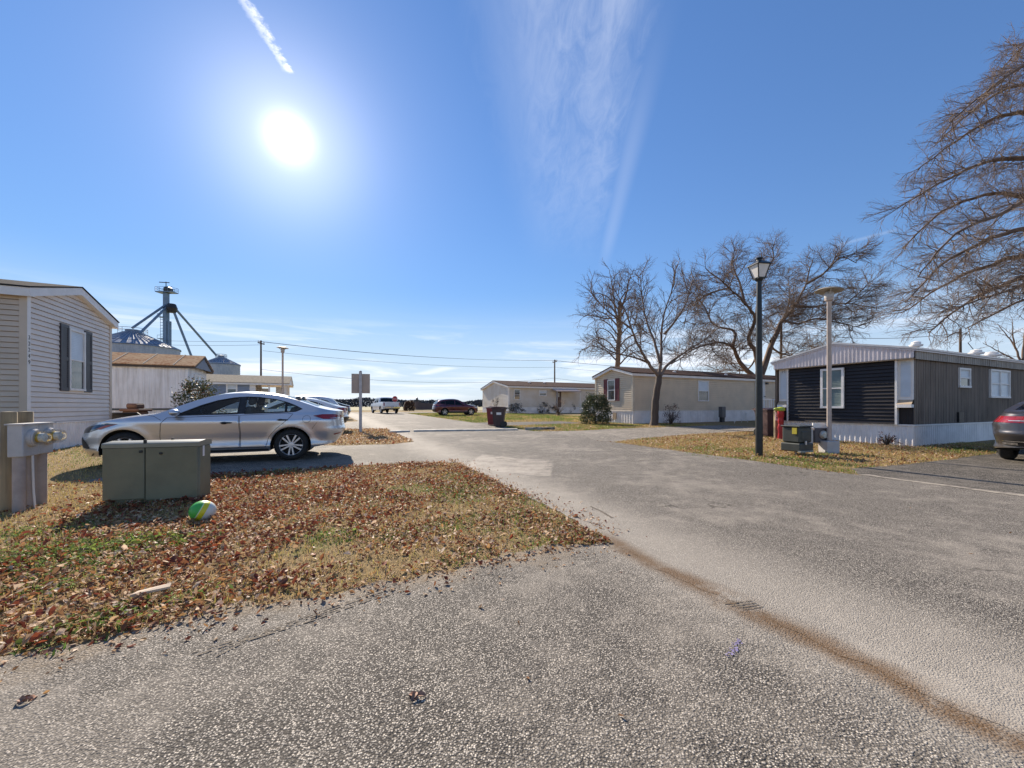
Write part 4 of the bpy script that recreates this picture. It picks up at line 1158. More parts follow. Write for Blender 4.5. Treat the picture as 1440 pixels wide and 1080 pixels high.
        # mirror
        if 'mirror' in cfg:
            mx, mz = cfg['mirror']; mb = MB(); y = K.S(mx, mz)
            mb.ellipsoid(K.to(mx+.03, sd*(y+.13), mz+.05), (.085, .10, .065), 16, 10)
            mb.tube([K.to(mx, sd*(y-.01), mz), K.to(mx+.03, sd*(y+.08), mz+.02)], [.035, .025], 8)
            mb.build('wing_mirror', pm, root, 60)
        # patches on the side: lamps, vents
        for nm, mt, poly, off in cfg.get('patches', []):
            pp = sub(poly, .04); V2 = list(pp); x0, x1 = min(p[0] for p in pp), max(p[0] for p in pp); zz0, zz1 = min(p[1] for p in pp), max(p[1] for p in pp)
            x = x0+.02
            while x < x1:
                z = zz0+.02
                while z < zz1:
                    if inside(pp, x, z): V2.append((x, z))
                    z += .025
                x += .025
            v2, _, f2, *_r = delaunay_2d_cdt([Vector(p) for p in V2], [(i, (i+1) % len(pp)) for i in range(len(pp))], [], 0, 1e-5)
            mb = MB(); nl = []
            for q in v2:
                n_ = K.nrm(q.x, q.y); mb.v.append(K.to(q.x+n_.x*off, sd*(K.S(q.x, q.y)+n_.y*off), q.y+n_.z*off)); nl.append((-n_.x, sd*n_.y, n_.z))
            for tri in f2:
                cx = sum(v2[i].x for i in tri)/3; cz = sum(v2[i].y for i in tri)/3
                if inside(pp, cx, cz):
                    ids = list(tri); a, b, c = [Vector(mb.v[i]) for i in ids]
                    if (b-a).cross(c-a).dot(Vector(nl[ids[0]])) < 0: ids.reverse()
                    mb.f.append(tuple(ids)); mb.m.append(0)
            mb.build(nm, M[mt], root, normals=nl)
    # patches on the tail, given in (y, z)
    for nm, mt, y0, y1, zz0, zz1, off in cfg.get('tail_patches', []):
        mb = MB(); ny, nz = 12, 5
        for i in range(ny+1):
            for j in range(nz+1):
                y = y0+(y1-y0)*i/ny; z = zz0+(zz1-zz0)*j/nz
                mb.v.append(K.to(K.rear_x(y, z)+off, y, z))
        for i in range(ny):
            for j in range(nz):
                a = i*(nz+1)+j; mb.f.append((a, a+1, a+nz+2, a+nz+1)); mb.m.append(0)
        mb.build(nm, M[mt], root, 180)
    # floor and wheel wells
    ub = MB(); xs = [cfg['nose'][0][1]+.25+i*.15 for i in range(int((K.L-.6)/.15))]
    def zf(x):
        z = K.bot(x)+.02
        for xw in cfg['wheels']:
            if abs(x-xw) < K.RA+.02: z = max(z, K.R+math.sqrt(max(0, (K.RA+.02)**2-(x-xw)**2)))
        return z
    pr = None
    for x in xs:
        z = zf(x); y = K.S(x, max(z, .35))*.97; cur = [K.to(x, -y, z), K.to(x, y, z)]
        if pr: ub.quad(pr[0], pr[1], cur[1], cur[0])
        pr = cur
    for xw in cfg['wheels']:
        for sd in (1, -1):
            prev = None
            for i in range(19):
                th = math.pi*(-.08+1.16*i/18); x, z = xw+(K.RA+.004)*math.cos(th), K.R+(K.RA+.004)*math.sin(th)
                y = K.S(x, max(z, .3)); cur = [K.to(x, sd*(y-.012), z), K.to(x, sd*(y-.34), z)]
                if prev: ub.quad(prev[0], prev[1], cur[1], cur[0])
                prev = cur
    ub.build('underbody', M['under'], root)
    # cabin
    if detail:
        for sx_ in cfg.get('seats', []):
            for sy in (-.36, .36):
                mb = MB(); zf_ = .38
                mb.box(K.to(sx_+.25, sy-.24, zf_)[:1]+(sy-.24, zf_), (K.L/2-sx_+.25, sy+.24, zf_+.2), 0, None, .05)
                T = Matrix.Translation((K.L/2-sx_-.22, sy, zf_+.15)) @ Matrix.Rotation(R(-16), 4, 'Y')
                mb.box((-.08, -.24, 0), (.06, .24, .62), 0, T, .06); mb.box((-.05, -.13, .64), (.05, .13, .85), 0, T, .05)
                mb.build('seat', M['seat'], root, 40)
        dx_ = cfg['dash']; mb = MB(); mb.box((K.L/2-dx_-.25, -.66, .62), (K.L/2-dx_+.2, .66, .92), 0, None, .08); mb.build('dashboard', M['black_plastic'], root, 40)
        mb = MB(); T = Matrix.Translation((K.L/2-dx_-.42, .36, .90)) @ Matrix.Rotation(R(-62), 4, 'Y')
        ring = [T @ Vector((.18*math.cos(a*math.pi/10), .18*math.sin(a*math.pi/10), 0)) for a in range(21)]
        mb.tube(ring, .014, 6, 0, False); mb.build('steering_wheel', M['black_plastic'], root)
    # wheels
    for xw in cfg['wheels']:
        for sd in (1, -1):
            yo = K.S(xw, K.R+K.RA+.01)-cfg.get('inset', .035)
            wm = Matrix.Translation(K.to(xw, sd*yo, K.R)) @ Matrix.Rotation(R(-90*sd), 4, 'X')   # local +z points outward
            r = K.R; rr = cfg['rim']; w = .21
            mb = MB(); mb.lathe([(.03, -.10), (rr*.98, -.10), (rr*.98, -.19), (rr*.93, -.19), (rr*.93, -.075), (.05, -.075)], 28, 0, wm)
            wh = mb.build('wheel', M['under'], root, 40)
            mb = MB(); mb.lathe([(rr, -w+.02), (rr+.03, -w), (r-.05, -w+.005), (r-.012, -w+.03), (r, -w+.06), (r, -.06), (r-.012, -.03), (r-.045, -.006), (rr+.03, 0.0), (rr+.004, -.008), (rr, -.02)], 40, 0, wm, True)
            mb.build('tyre', M['rubber'], wh, 35)
            mb = MB(); mb.lathe([(rr*.92, -.045), (rr*.985, -.008), (rr, -.014), (rr, -.05)], 36, 0, wm, False, False); mb.lathe([(0.001, -.012), (.045, -.014), (.06, -.03), (.06, -.06)], 20, 0, wm, False, False)
            ns = cfg.get('spokes', 5)
            for i in range(ns):
                for dd in ((-1, 1) if cfg.get('double', True) else (0,)):
                    a = 2*math.pi*i/ns+.3
                    Q = wm @ Matrix.Rotation(a, 4, 'Z')
                    ya, yb = dd*.014, dd*.046
                    hw = .0185 if dd else .026
                    p = [(.04, ya-hw*.9, -.05), (.04, ya+hw*.9, -.05), (rr*.95, yb+hw*1.1, -.05), (rr*.95, yb-hw*1.1, -.05), (.04, ya-hw*.7, -.018), (.04, ya+hw*.7, -.018), (rr*.95, yb+hw*.9, -.016), (rr*.95, yb-hw*.9, -.016)]
                    mb.add([Q @ Vector(q) for q in p], [(4, 5, 6, 7), (0, 1, 5, 4), (1, 2, 6, 5), (2, 3, 7, 6), (3, 0, 4, 7)])
            mb.build('rim', M['alloy'], wh, 35)
    return root, K

SEDAN = dict(cat='car', L=4.57, W=1.80, H=1.45, wheels=(0.87, 3.57), R=.325, rim=.222, gap=.05,
    top=[(0.02, .70), (.12, .735), (.35, .80), (.7, .875), (1.0, .925), (1.25, .965), (1.36, .992), (1.5, 1.06), (1.8, 1.205), (2.1, 1.318), (2.4, 1.385), (2.7, 1.405), (2.95, 1.40), (3.25, 1.36), (3.55, 1.285), (3.85, 1.18), (4.05, 1.105), (4.2, 1.065), (4.36, 1.035), (4.5, 1.02)],
    bot=[(0, .25), (.3, .20), (.7, .20), (1.3, .205), (2.5, .20), (3.2, .21), (4.0, .27), (4.4, .34), (4.57, .38)],
    belt=[(0, .80), (1.0, .86), (1.4, .885), (2.5, .92), (3.3, .96), (3.8, .985), (4.57, 1.0)],
    prof=[(.18, .925), (.26, .955), (.32, .985), (.36, .965), (.45, .952), (.6, .972), (.75, .993), (.82, 1.0), (.85, .988), (.9, .955), (.96, .912), (1.05, .88)],
    nose=[(.2, .10), (.35, .02), (.5, 0.0), (.62, .03), (.70, .06), (.8, .16)], tail=[(.38, 4.44), (.5, 4.52), (.62, 4.57), (.72, 4.54), (.9, 4.52), (1.02, 4.52), (1.3, 4.52)],
    crown=[(0, .0), (.15, .035), (.6, .06), (1.2, .05), (1.9, .045), (2.6, .04), (3.4, .035), (4.0, .035), (4.4, .025), (4.52, 0)],
    windows=[[(1.62, .952), (2.0, 1.145), (2.25, 1.24), (2.5, 1.295), (2.62, 1.310), (2.62, .975)],
             [(2.73, .978), (2.73, 1.318), (2.95, 1.312), (3.25, 1.27), (3.45, 1.215), (3.45, 1.005)],
             [(3.475, 1.007), (3.475, 1.207), (3.62, 1.145), (3.76, 1.07), (3.64, 1.018)]],
    doors=[[(1.42, .30), (1.40, .55), (1.42, .80), (1.50, .905), (2.645, .945), (2.67, .60), (2.66, .30)], [(2.68, .30), (2.685, .60), (2.665, .945), (3.50, .985), (3.60, .97), (3.52, .86), (3.30, .66), (3.17, .50), (3.12, .30)]],
    handles=[(2.45, .80), (3.42, .845)], mirror=(1.62, .955), windscreen=(1.40, 2.28), backlight=(3.42, 4.06), seats=(2.35, 3.2), dash=1.55,
    patches=[('headlight', 'head_dark', [(.16, .63), (.14, .70), (.3, .755), (.62, .815), (.80, .80), (.52, .715), (.32, .645)], .004),
             ('indicator', 'amber', [(.45, .715), (.60, .77), (.80, .80), (.66, .755), (.52, .70)], .008),
             ('fog_lamp', 'black_plastic', [(.17, .37), (.13, .46), (.14, .56), (.26, .47), (.33, .36), (.30, .345)], .004),
             ('taillight', 'tail', [(3.98, .925), (4.15, .955), (4.35, .955), (4.505, .93), (4.50, .86), (4.38, .845), (4.18, .855)], .006),
             ('lamp_lens', 'clear_lens', [(4.28, .862), (4.44, .885), (4.498, .875), (4.44, .856)], .010),
             ('rear_reflector', 'tail', [(4.36, .53), (4.50, .555), (4.50, .525), (4.38, .505)], .004),
             ('pillar_trim', 'black_plastic', [(2.615, .972), (2.615, 1.318), (2.735, 1.326), (2.735, .975)], .003), ('pillar_trim', 'black_plastic', [(3.44, 1.0), (3.44, 1.225), (3.482, 1.21), (3.482, 1.003)], .003),
             ('side_skirt', 'black_plastic', [(1.25, .215), (1.25, .262), (3.17, .265), (3.17, .222)], .003)])

M['silver'] = carpaint('silver_paint', (0.58, 0.59, 0.62), .75, .30)
g = ST(9.16, -.64)
th = R(180+20.5)
hd = Vector((math.cos(th), math.sin(th), 0)); lf = Vector((-hd.y, hd.x, 0))
# the near rear wheel stands at this spot on the paving
pw = Vector((-4.58, 8.02, 0))
ctr = pw - lf*(.90) + hd*(3.57-4.57/2); 
car, K = make_car('parked_car', 'silver four-door sedan parked nose left on the driveway behind the green utility cabinet', SEDAN, (ctr.x, ctr.y, gz(ctr.x, ctr.y)+.008), th, True, None, M['silver'])
# fuel flap, boot edge lines, plate
mb = MB(); ring = []
for i in range(25):
    a = 2*math.pi*i/24; x, z = 3.86+.075*math.cos(a), .855+.075*math.sin(a); ring.append(K.to(x, K.S(x, z)+.001, z))
mb.tube(ring, .003, 5, 0, False); mb.build('fuel_flap', M['under'], car)
for sd in (1, -1):
    mb = MB(); mb.tube([K.to(x, sd*(K.S(x, z)+.0), z) for x, z in ((4.12, .85), (4.05, .78), (3.98, .68), (3.96, .64))], .0035, 5, 0, False); mb.build('bumper_seam', M['under'], car)
    mb = MB(); mb.tube([K.to(x, sd*(K.S(x, z)+.0), z) for x, z in ((1.42, .86), (1.30, .935), (1.2, .955))], .0035, 5, 0, False); mb.build('wing_seam', M['under'], car)

def var(base, **kw):
    d = dict(base); d.update(kw); return d
# white sedan farther back, only its tail shows
M['white_paint'] = carpaint('white_paint', (0.72, 0.72, 0.72), .0, .25)
SED2 = var(SEDAN, tail_patches=[('taillight', 'tail', .52, .84, .80, 1.0, .012), ('taillight', 'tail', -.84, -.52, .80, 1.0, .012), ('bumper', 'black_plastic', -.86, .86, .36, .60, .03), ('number_plate', 'clear_lens', -.16, .16, .70, .82, .015)],
    patches=[p for p in SEDAN['patches'] if p[0] in ('headlight',)]+[('taillight', 'tail', [(4.30, .80), (4.27, .98), (4.5, 1.0), (4.51, .80)], .008), ('bumper_trim', 'black_plastic', [(4.1, .36), (4.1, .60), (4.52, .62), (4.52, .42)], .01)])
c = AT(489, 16.9); d = Vector((-math.cos(R(20)), -math.sin(R(20)), 0)); c = c+d*2.25
make_car('parked_car', 'white sedan whose tail shows just past the silver sedan', SED2, (c.x, c.y, gz(c.x, c.y)+.008), R(200), False, 'cars parked beyond the silver sedan', M['white_paint'])
M['pale_silver'] = carpaint('pale_silver_paint', (0.62, 0.64, 0.65), .5, .3)
SUV = dict(cat='car', L=4.50, W=1.82, H=1.66, wheels=(0.88, 3.50), R=.345, rim=.235, gap=.06, tumble=.42,
    top=[(0.02, .80), (.12, .87), (.4, .94), (.8, 1.0), (1.15, 1.055), (1.3, 1.10), (1.55, 1.24), (1.9, 1.43), (2.2, 1.545), (2.6, 1.595), (3.1, 1.585), (3.5, 1.55), (3.8, 1.50), (4.0, 1.44), (4.15, 1.33), (4.3, 1.16), (4.40, 1.06)],
    bot=[(0, .32), (.3, .25), (1.3, .25), (3.0, .25), (4.0, .30), (4.5, .42)],
    belt=[(0, .9), (1.1, .96), (2.2, 1.0), (3.2, 1.05), (4.5, 1.10)],
    prof=[(.2, .92), (.3, .96), (.38, .965), (.5, .955), (.7, .985), (.85, 1.0), (.95, .975), (1.05, .93)],
    nose=[(.3, .08), (.5, 0), (.7, .02), (.82, .06)], tail=[(.42, 4.42), (.6, 4.50), (.8, 4.48), (1.06, 4.43), (1.6, 4.43)], rear=(.5, 3.2),
    crown=[(0, 0), (.15, .03), (.6, .06), (1.3, .05), (2.5, .05), (3.8, .04), (4.40, .02)],
    windows=[[(1.68, 1.03), (2.05, 1.30), (2.3, 1.43), (2.46, 1.47), (2.46, 1.05)], [(2.55, 1.055), (2.55, 1.48), (3.1, 1.465), (3.42, 1.43), (3.42, 1.09)], [(3.47, 1.10), (3.47, 1.42), (3.78, 1.34), (3.95, 1.22), (3.7, 1.13)]],
    doors=[[(1.45, .42), (1.45, .9), (1.55, 1.0), (2.48, 1.03), (2.5, .42)], [(2.52, .42), (2.51, 1.03), (3.45, 1.07), (3.3, .8), (3.1, .6), (3.05, .42)]], handles=[(2.3, .93), (3.28, .97)],
    mirror=(1.62, 1.03), windscreen=(1.32, 2.2), backlight=(4.0, 4.38), seats=(2.35, 3.2), dash=1.6, glass=M['glass_dark'],
    patches=[('headlight', 'clear_lens', [(.14, .72), (.16, .80), (.6, .90), (.75, .88), (.45, .78)], .006), ('taillight', 'tail', [(4.02, .98), (4.05, 1.08), (4.40, 1.1), (4.44, .96)], .008), ('sill_trim', 'black_plastic', [(1.28, .26), (1.28, .40), (3.1, .40), (3.1, .26)], .006)],
    tail_patches=[('taillight', 'tail', .50, .84, .95, 1.08, .012), ('taillight', 'tail', -.84, -.50, .95, 1.08, .012), ('bumper', 'black_plastic', -.86, .86, .42, .62, .02), ('number_plate', 'clear_lens', -.16, .16, .78, .90, .015)])
c = AT(483, 22.3); c = c+d*2.35
make_car('parked_car', 'pale silver hatchback with dark glass parked behind the white sedan', var(SUV, windows=SUV['windows']), (c.x, c.y, gz(c.x, c.y)+.008), R(203), False, 'cars parked beyond the silver sedan', M['pale_silver'])
M['black_paint'] = carpaint('black_paint', (0.03, 0.032, 0.036), .3, .25)
c = AT(494, 29.0); c = c+d*2.3
make_car('parked_car', 'black car farthest back in the row beside the direction sign', SEDAN, (c.x, c.y, gz(c.x, c.y)+.008), R(203), False, 'cars parked beyond the silver sedan', M['black_paint'])
# dark red SUV on the far lawn
M['wine'] = carpaint('wine_red_paint', (0.105, 0.018, 0.032), .45, .28)
c = AT(640.5, 38.5); rzz = R(22)
make_car('parked_car', 'dark red SUV with alloy wheels parked on the far lawn', SUV, (c.x, c.y, c.z), rzz, True, None, M['wine'])
# white pickup waiting at the cross road
PICK = dict(cat='pickup truck', L=5.9, W=2.02, H=1.95, wheels=(1.0, 4.68), R=.40, rim=.25, gap=.07, tumble=.30,
    top=[(0.02, 1.0), (.12, 1.08), (.5, 1.14), (1.4, 1.2), (1.55, 1.27), (1.8, 1.48), (2.1, 1.72), (2.4, 1.83), (3.0, 1.86), (3.6, 1.84), (3.74, 1.74), (3.82, 1.45), (3.9, 1.34), (4.1, 1.33), (5.78, 1.33)],
    bot=[(0, .42), (.3, .38), (4, .4), (5.4, .5), (5.9, .55)], belt=[(0, 1.05), (1.4, 1.15), (3.7, 1.20), (5.9, 1.33)],
    prof=[(.35, .93), (.5, .97), (.8, 1.0), (1.1, .985), (1.34, .94)], nose=[(.42, .06), (.7, 0), (1.0, .04)], tail=[(.5, 5.8), (.8, 5.82), (1.4, 5.80), (2, 5.80)], rear=(.22, 4.0), front=(.7, 3.2),
    crown=[(0, 0), (.3, .05), (1.5, .05), (3, .05), (3.7, .04), (3.9, .0), (5.8, 0)],
    windows=[[(1.95, 1.24), (2.25, 1.62), (2.5, 1.72), (2.75, 1.74), (2.75, 1.25)], [(2.85, 1.25), (2.85, 1.74), (3.5, 1.72), (3.58, 1.27)]],
    windscreen=(1.6, 2.32), backlight=(3.72, 3.9), bed=(3.96, 5.7), glass=M['glass_dark'], mirror=(1.95, 1.26), inset=.06, double=False, spokes=6,
    patches=[('headlight', 'clear_lens', [(.1, .82), (.1, 1.0), (.35, 1.02), (.35, .84)], .008)],
    tail_patches=[('taillight', 'tail', .80, .94, .88, 1.24, .012), ('taillight', 'tail', -.94, -.80, .88, 1.24, .012), ('tailgate', 'white_paint', -.74, .74, .80, 1.30, .014), ('bumper', 'chrome', -.92, .92, .58, .76, .09), ('number_plate', 'clear_lens', -.16, .16, .62, .74, .10), ('tow_frame', 'under', -.8, .8, .46, .575, .03)])
c = AT(541, 46.5)
make_car('pickup_truck', 'white pickup truck seen from behind, waiting by the stop sign', PICK, (c.x, c.y, c.z+.02), R(124), False, None, M['white_paint'])
# dark sedan at the right edge, its tail to the road
M['graphite'] = carpaint('graphite_paint', (0.05, 0.047, 0.052), .5, .28)
DARK = var(SEDAN, L=4.9, W=1.85, wheels=(.98, 3.80), R=.335, rim=.23, top=[(x*4.9/4.57, z+.02) for x, z in SEDAN['top']], bot=[(x*4.9/4.57, z) for x, z in SEDAN['bot']], belt=[(x*4.9/4.57, z) for x, z in SEDAN['belt']],
    tail=[(z, x*4.9/4.57) for z, x in SEDAN['tail']], crown=[(x*4.9/4.57, z) for x, z in SEDAN['crown']], windows=[[(x*4.9/4.57, z+.012) for x, z in w] for w in SEDAN['windows']], rear=(.75, 2.7),
    doors=[[(x*4.9/4.57, z) for x, z in w] for w in SEDAN['doors']], handles=[(x*4.9/4.57, z) for x, z in SEDAN['handles']], windscreen=(1.5, 2.44), backlight=(3.66, 4.35),
    patches=[('taillight', 'tail', [(4.42, .87), (4.38, .93), (4.5, 1.0), (4.83, 1.0), (4.84, .86)], .008)],
    tail_patches=[('taillight', 'tail', .30, .835, .875, .985, .010), ('taillight', 'tail', -.835, -.30, .875, .985, .010),
                  ('lamp_lens', 'clear_lens', .32, .62, .90, .915, .016), ('lamp_lens', 'clear_lens', -.62, -.32, .90, .915, .016),
                  ('plate_recess', 'black_plastic', -.29, .29, .78, .94, .006), ('bumper_lip', 'chrome', -.84, .84, .455, .475, .012), ('bumper', 'black_plastic', -.80, .80, .37, .45, .008), ('exhaust_tip', 'chrome', .50, .72, .39, .44, .02), ('exhaust_tip', 'chrome', -.72, -.50, .39, .44, .02)])
a = R(25.5+2); hd = Vector((math.cos(a), math.sin(a), 0)); lf = Vector((-hd.y, hd.x, 0))
pw = G(1417, 646)           # rear wheel nearest the white skirting
ctr = pw - lf*.80 + hd*(3.80-2.45)
dk, K2 = make_car('parked_car', 'dark graphite sedan at the right edge with its red tail lamp towards the road', DARK, (ctr.x, ctr.y, gz(ctr.x, ctr.y)+.008), a, True, None, M['graphite'])
dk.scale = (1, 1, .93)
# ================================================================ street furniture and small things
M['cab_green'] = flat('olive_cabinet_paint', (0.185, 0.172, 0.105), 0.5, 0, 0.14, 2.5, 0.05)
M['wood_post'] = weathered('weathered_post', (0.36, 0.28, 0.165), (0.16, 0.125, 0.08), .9)
M['grey_box'] = flat('grey_enamel', (0.50, 0.48, 0.46), 0.5, 0.0, 0.1, 4)
M['grey_pipe'] = flat('grey_conduit', (0.40, 0.33, 0.29), 0.5, 0, 0.12, 6)
M['galv'] = flat('galvanised_pole', (0.46, 0.395, 0.36), 0.45, 0.4, 0.12, 5)
M['black_iron'] = flat('black_green_iron', (0.018, 0.022, 0.024), 0.4, 0.2, 0.3, 8)
M['lamp_glass'] = flat('frosted_lamp_glass', (0.72, 0.70, 0.66), 0.4, 0, 0.05, 6)
M['tele_green'] = flat('dark_green_plastic', (0.055, 0.062, 0.055), 0.5, 0, 0.2, 4)
M['cart_brown'] = flat('maroon_plastic', (0.065, 0.030, 0.028), 0.5, 0, 0.15, 4)
M['cart_dark'] = flat('dark_maroon_plastic', (0.050, 0.030, 0.033), 0.5, 0, 0.15, 4)
M['cart_red'] = flat('red_plastic', (0.20, 0.022, 0.03), 0.45, 0, 0.15, 4)
M['toy_red'] = flat('bright_red_plastic', (0.36, 0.016, 0.02), 0.4, 0, 0.15, 5)
M['yellow'] = flat('yellow_plastic', (0.70, 0.55, 0.03), 0.4, 0, 0.2, 9, c2=(0.25, 0.45, 0.06))
M['pole_wood'] = flat('pole_wood', (0.11, 0.08, 0.06), .9, 0, .25, 3)
M['wire'] = flat('wire', (0.03, 0.03, 0.035), .6)

# olive pad-mounted cabinet
A, B = G(145.5, 708.5), G(272, 705.5); A = Vector((-4.747, 4.50, 0)); a = R(16); wd = .943
cb = thing('utility_cabinet', 'squat olive green utility cabinet with two door panels standing in the leaves', 'utility cabinet', A, a)
dp, ht = .31, .72
mb = MB(); mb.box((0, 0, -.03), (wd, dp, ht-.05), 0, None, .02); mb.build('body', M['cab_green'], cb, 40)
mb = MB(); n_ = 10
prof = [(-.026, ht-.056), (-.026, ht-.012), (-.012, ht-.002), (dp*.5, ht+.016), (dp, ht+.004), (dp+.012, ht-.012), (dp+.012, ht-.056)]
mb.add([(-.004, y, z) for y, z in prof]+[(wd+.004, y, z) for y, z in prof], [tuple(range(7)), tuple(reversed(range(7, 14)))]+[(i, i+7, (i+1) % 7+7, (i+1) % 7) for i in range(7)])
mb.build('lid', flat('olive_lid', (.24, .23, .17), .35, 0, .12, 3), cb, 30)
sp = wd*.43
for x0, x1, zb in ((.0, sp-.004, .055), (sp+.004, wd-.012, .035)):
    mb = MB(); mb.box((x0+.002, -.022, zb), (x1, .004, ht-.058), 0, None, .006); d_ = mb.build('door_panel', M['cab_green'], cb, 40)
    if x0 == 0:
        mb = MB(); mb.box((x1-.05, -.03, ht-.12), (x1-.015, -.02, ht-.09), 0, None, .003); mb.build('lock_tab', M['black_iron'], d_)
for x, y in ((sp, -.012), (wd*.62, dp*.6)):
    mb = MB(); mb.box((x-.014, y-.012, ht-.02), (x+.014, y+.012, ht+.035), 0, None, .004); mb.build('hasp', M['black_iron'], cb)
mb = MB(); mb.lathe([(.016, 0), (.016, .012), (.001, .014)], 10, 0, Matrix.Translation((sp+.16, -.022, ht-.13)) @ Matrix.Rotation(R(90), 4, 'X')); mb.build('bolt', M['black_iron'], cb)
mb = MB(); mb.quad((wd+.002, .08, ht-.19), (wd+.002, .13, ht-.19), (wd+.002, .13, ht-.06), (wd+.002, .08, ht-.06)); mb.build('sticker', M['white'], cb)

# striped ball
g = G(285, 731.5); br = .108
def ballmat():
    m, t, b = newmat('striped_ball'); tc = t.n('ShaderNodeTexCoord').outputs['Object']
    sp_ = t.n('ShaderNodeSeparateXYZ'); t.l(t.mapping(tc, (1, 1, 1), (R(20), R(35), R(15))), sp_.inputs[0])
    dp_ = t.n('ShaderNodeVectorMath', operation='DOT_PRODUCT'); t.l(tc, dp_.inputs[0]); dp_.inputs[1].default_value = Vector((.66, .53, -.45)).normalized()
    x = t.math('DIVIDE', dp_.outputs['Value'], br)
    cr = t.n('ShaderNodeValToRGB'); cr.color_ramp.interpolation = 'CONSTANT'; e = cr.color_ramp.elements
    e[0].position = 0; e[0].color = (.06, .42, .06, 1); e[1].position = .33; e[1].color = (.60, .72, .45, 1)
    for p, c in ((.365, (.66, .60, .02)), (.57, (.66, .67, .60))):
        q = e.new(p); q.color = (*c, 1)
    t.l(t.math('MULTIPLY_ADD', x, .5, .5), cr.inputs[0]); t.l(cr.outputs[0], b.inputs['Base Color']); b.inputs['Roughness'].default_value = .4
    b.inputs['Subsurface Weight'].default_value = .25; b.inputs['Subsurface Radius'].default_value = (.05, .05, .03); b.inputs['Subsurface Scale'].default_value = .3
    return m
mb = MB(); mb.ellipsoid((0, 0, 0), (br*1.06, br, br*.96), 36, 20)
o = mb.build('ball', ballmat(), None, 180); o.location = (g.x, g.y, g.z+br*.86); tag(o, 'green, yellow and white striped ball lying in leaves by the cabinet', 'ball')

# two electricity meters on wooden posts
ms = thing('meter_stand', 'grey double electricity meter box on two weathered wooden posts at the left edge', 'meter stand', (-5.30, 4.20, 0), TH)
for (x, y, zt) in ((-.20, .19, 1.09), (-.20, .45, 1.09)):
    mb = MB(); k = 12
    mb.lathe([(.064, -.1), (.062, .6), (.060, zt-.01), (.056, zt), (.001, zt+.004)], 12, 0, Matrix.Translation((x, y, 0))); mb.build('post', M['wood_post'], ms, 50)
mb = MB(); mb.box((-.12, 0, .60), (0, .26, .955), 0, None, .008); mb.box((-.12, .263, .60), (0, .52, .955), 0, None, .008); bx_ = mb.build('meter_box', M['grey_box'], ms, 40)
mb = MB(); mb.box((-.135, -.012, .948), (.02, .532, .962)); mb.build('box_cap', M['grey_box'], ms)
for y in (.13, .40):
    T = Matrix.Translation((0, y, .80)) @ Matrix.Rotation(R(90), 4, 'Y')
    mb = MB(); mb.lathe([(.098, -.01), (.098, .035), (.088, .04), (.088, .05)], 24, 0, T); mt_ = mb.build('meter', M['grey_box'], ms, 40)
    mb = MB(); mb.lathe([(.05, .045), (.05, .11), (.001, .112)], 20, 0, T); mb.build('dial', flat('meter_dial', (.80, .77, .70), .5, 0, .3, 30), mt_, 40)
    mb = MB(); mb.lathe([(.0515, .05), (.0525, .052), (.0525, .070), (.0515, .072)], 20, 0, T, False, False); mb.build('yellow_band', flat('meter_yellow', (.66, .46, .08), .4), mt_, 60)
    mb = MB(); mb.lathe([(.078, .048), (.076, .12), (.066, .138), (.001, .142)], 24, 0, T); mb.build('glass_dome', glassmat('meter_glass', (.90, .90, .88), .35), mt_, 40)
for (x, y, w, zb) in ((-.06, .06, .048, 0), (-.05, .22, .03, 0), (-.06, .42, .05, 0)):
    mb = MB(); mb.tube([(x, y, -.05), (x, y, .61)], w, 12); mb.build('conduit', M['grey_pipe'], ms, 50)
mb = MB(); mb.tube([(-.01, .17, .60), (-.01, .19, .2), (.0, .20, -.05)], .010, 6); mb.build('earth_wire', M['white'], ms)

# direction sign seen from behind
g = G(507, 607.5); sg_ = thing('road_sign', 'rectangular road sign seen from behind on a white square post', 'road sign', g, R(14))
hT = zat(523, g.y)-g.z; z0_, z1_ = zat(553, g.y)-g.z, zat(525.5, g.y)-g.z
mb = MB(); mb.box((-.055, -.055, -.2), (.055, .055, hT), 0, None, .01); mb.build('post', flat('pale_post', (.52, .51, .50), .6), sg_)
mb = MB(); mb.lathe([(.06, hT), (.06, hT+.02), (.03, hT+.05), (.001, hT+.055)], 12); mb.build('cap', M['galv'], sg_)
wd_ = 24.5*g.y/F
mb = MB(); mb.box((-wd_/2, .06, z0_), (wd_/2, .085, z1_), 0, None, .006); mb.build('board', flat('sign_back', (.48, .385, .31), .6, 0, .08, 3), sg_)
mb = MB(); mb.quad((wd_/2-.02, .0865, z0_+.02), (-wd_/2+.02, .0865, z0_+.02), (-wd_/2+.02, .0865, z1_-.02), (wd_/2-.02, .0865, z1_-.02)); mb.build('sign_face', M['white'], sg_)

# stop sign at the cross road
c = AT(555.6, 44.5); zs = zat(561.3, 44.5)-c.z
st_ = thing('stop_sign', 'red octagonal STOP sign on a thin post beside the white pickup', 'road sign', c, R(-16))
mb = MB(); mb.tube([(0, 0, -.2), (0, 0, zs+.35)], .03, 6); mb.build('post', M['galv'], st_)
def octo(r): return [(r*math.cos(R(22.5+45*i)), r*math.sin(R(22.5+45*i))) for i in range(8)]
T = Matrix.Translation((0, -.035, zs)) @ Matrix.Rotation(R(90), 4, 'X')
mb = MB(); mb.prism(octo(.38), T, .006); mb.build('border', M['white'], st_)
mb = MB(); mb.prism(octo(.35), Matrix.Translation((0, -.042, zs)) @ Matrix.Rotation(R(90), 4, 'X'), .004); mb.build('plate', flat('stop_red', (.45, .02, .025), .4), st_)
text_mesh('STOP', .24, M['white'], 'lettering', st_, facing((0, -.049, zs), (1, 0, 0), (0, 0, 1)), .002)

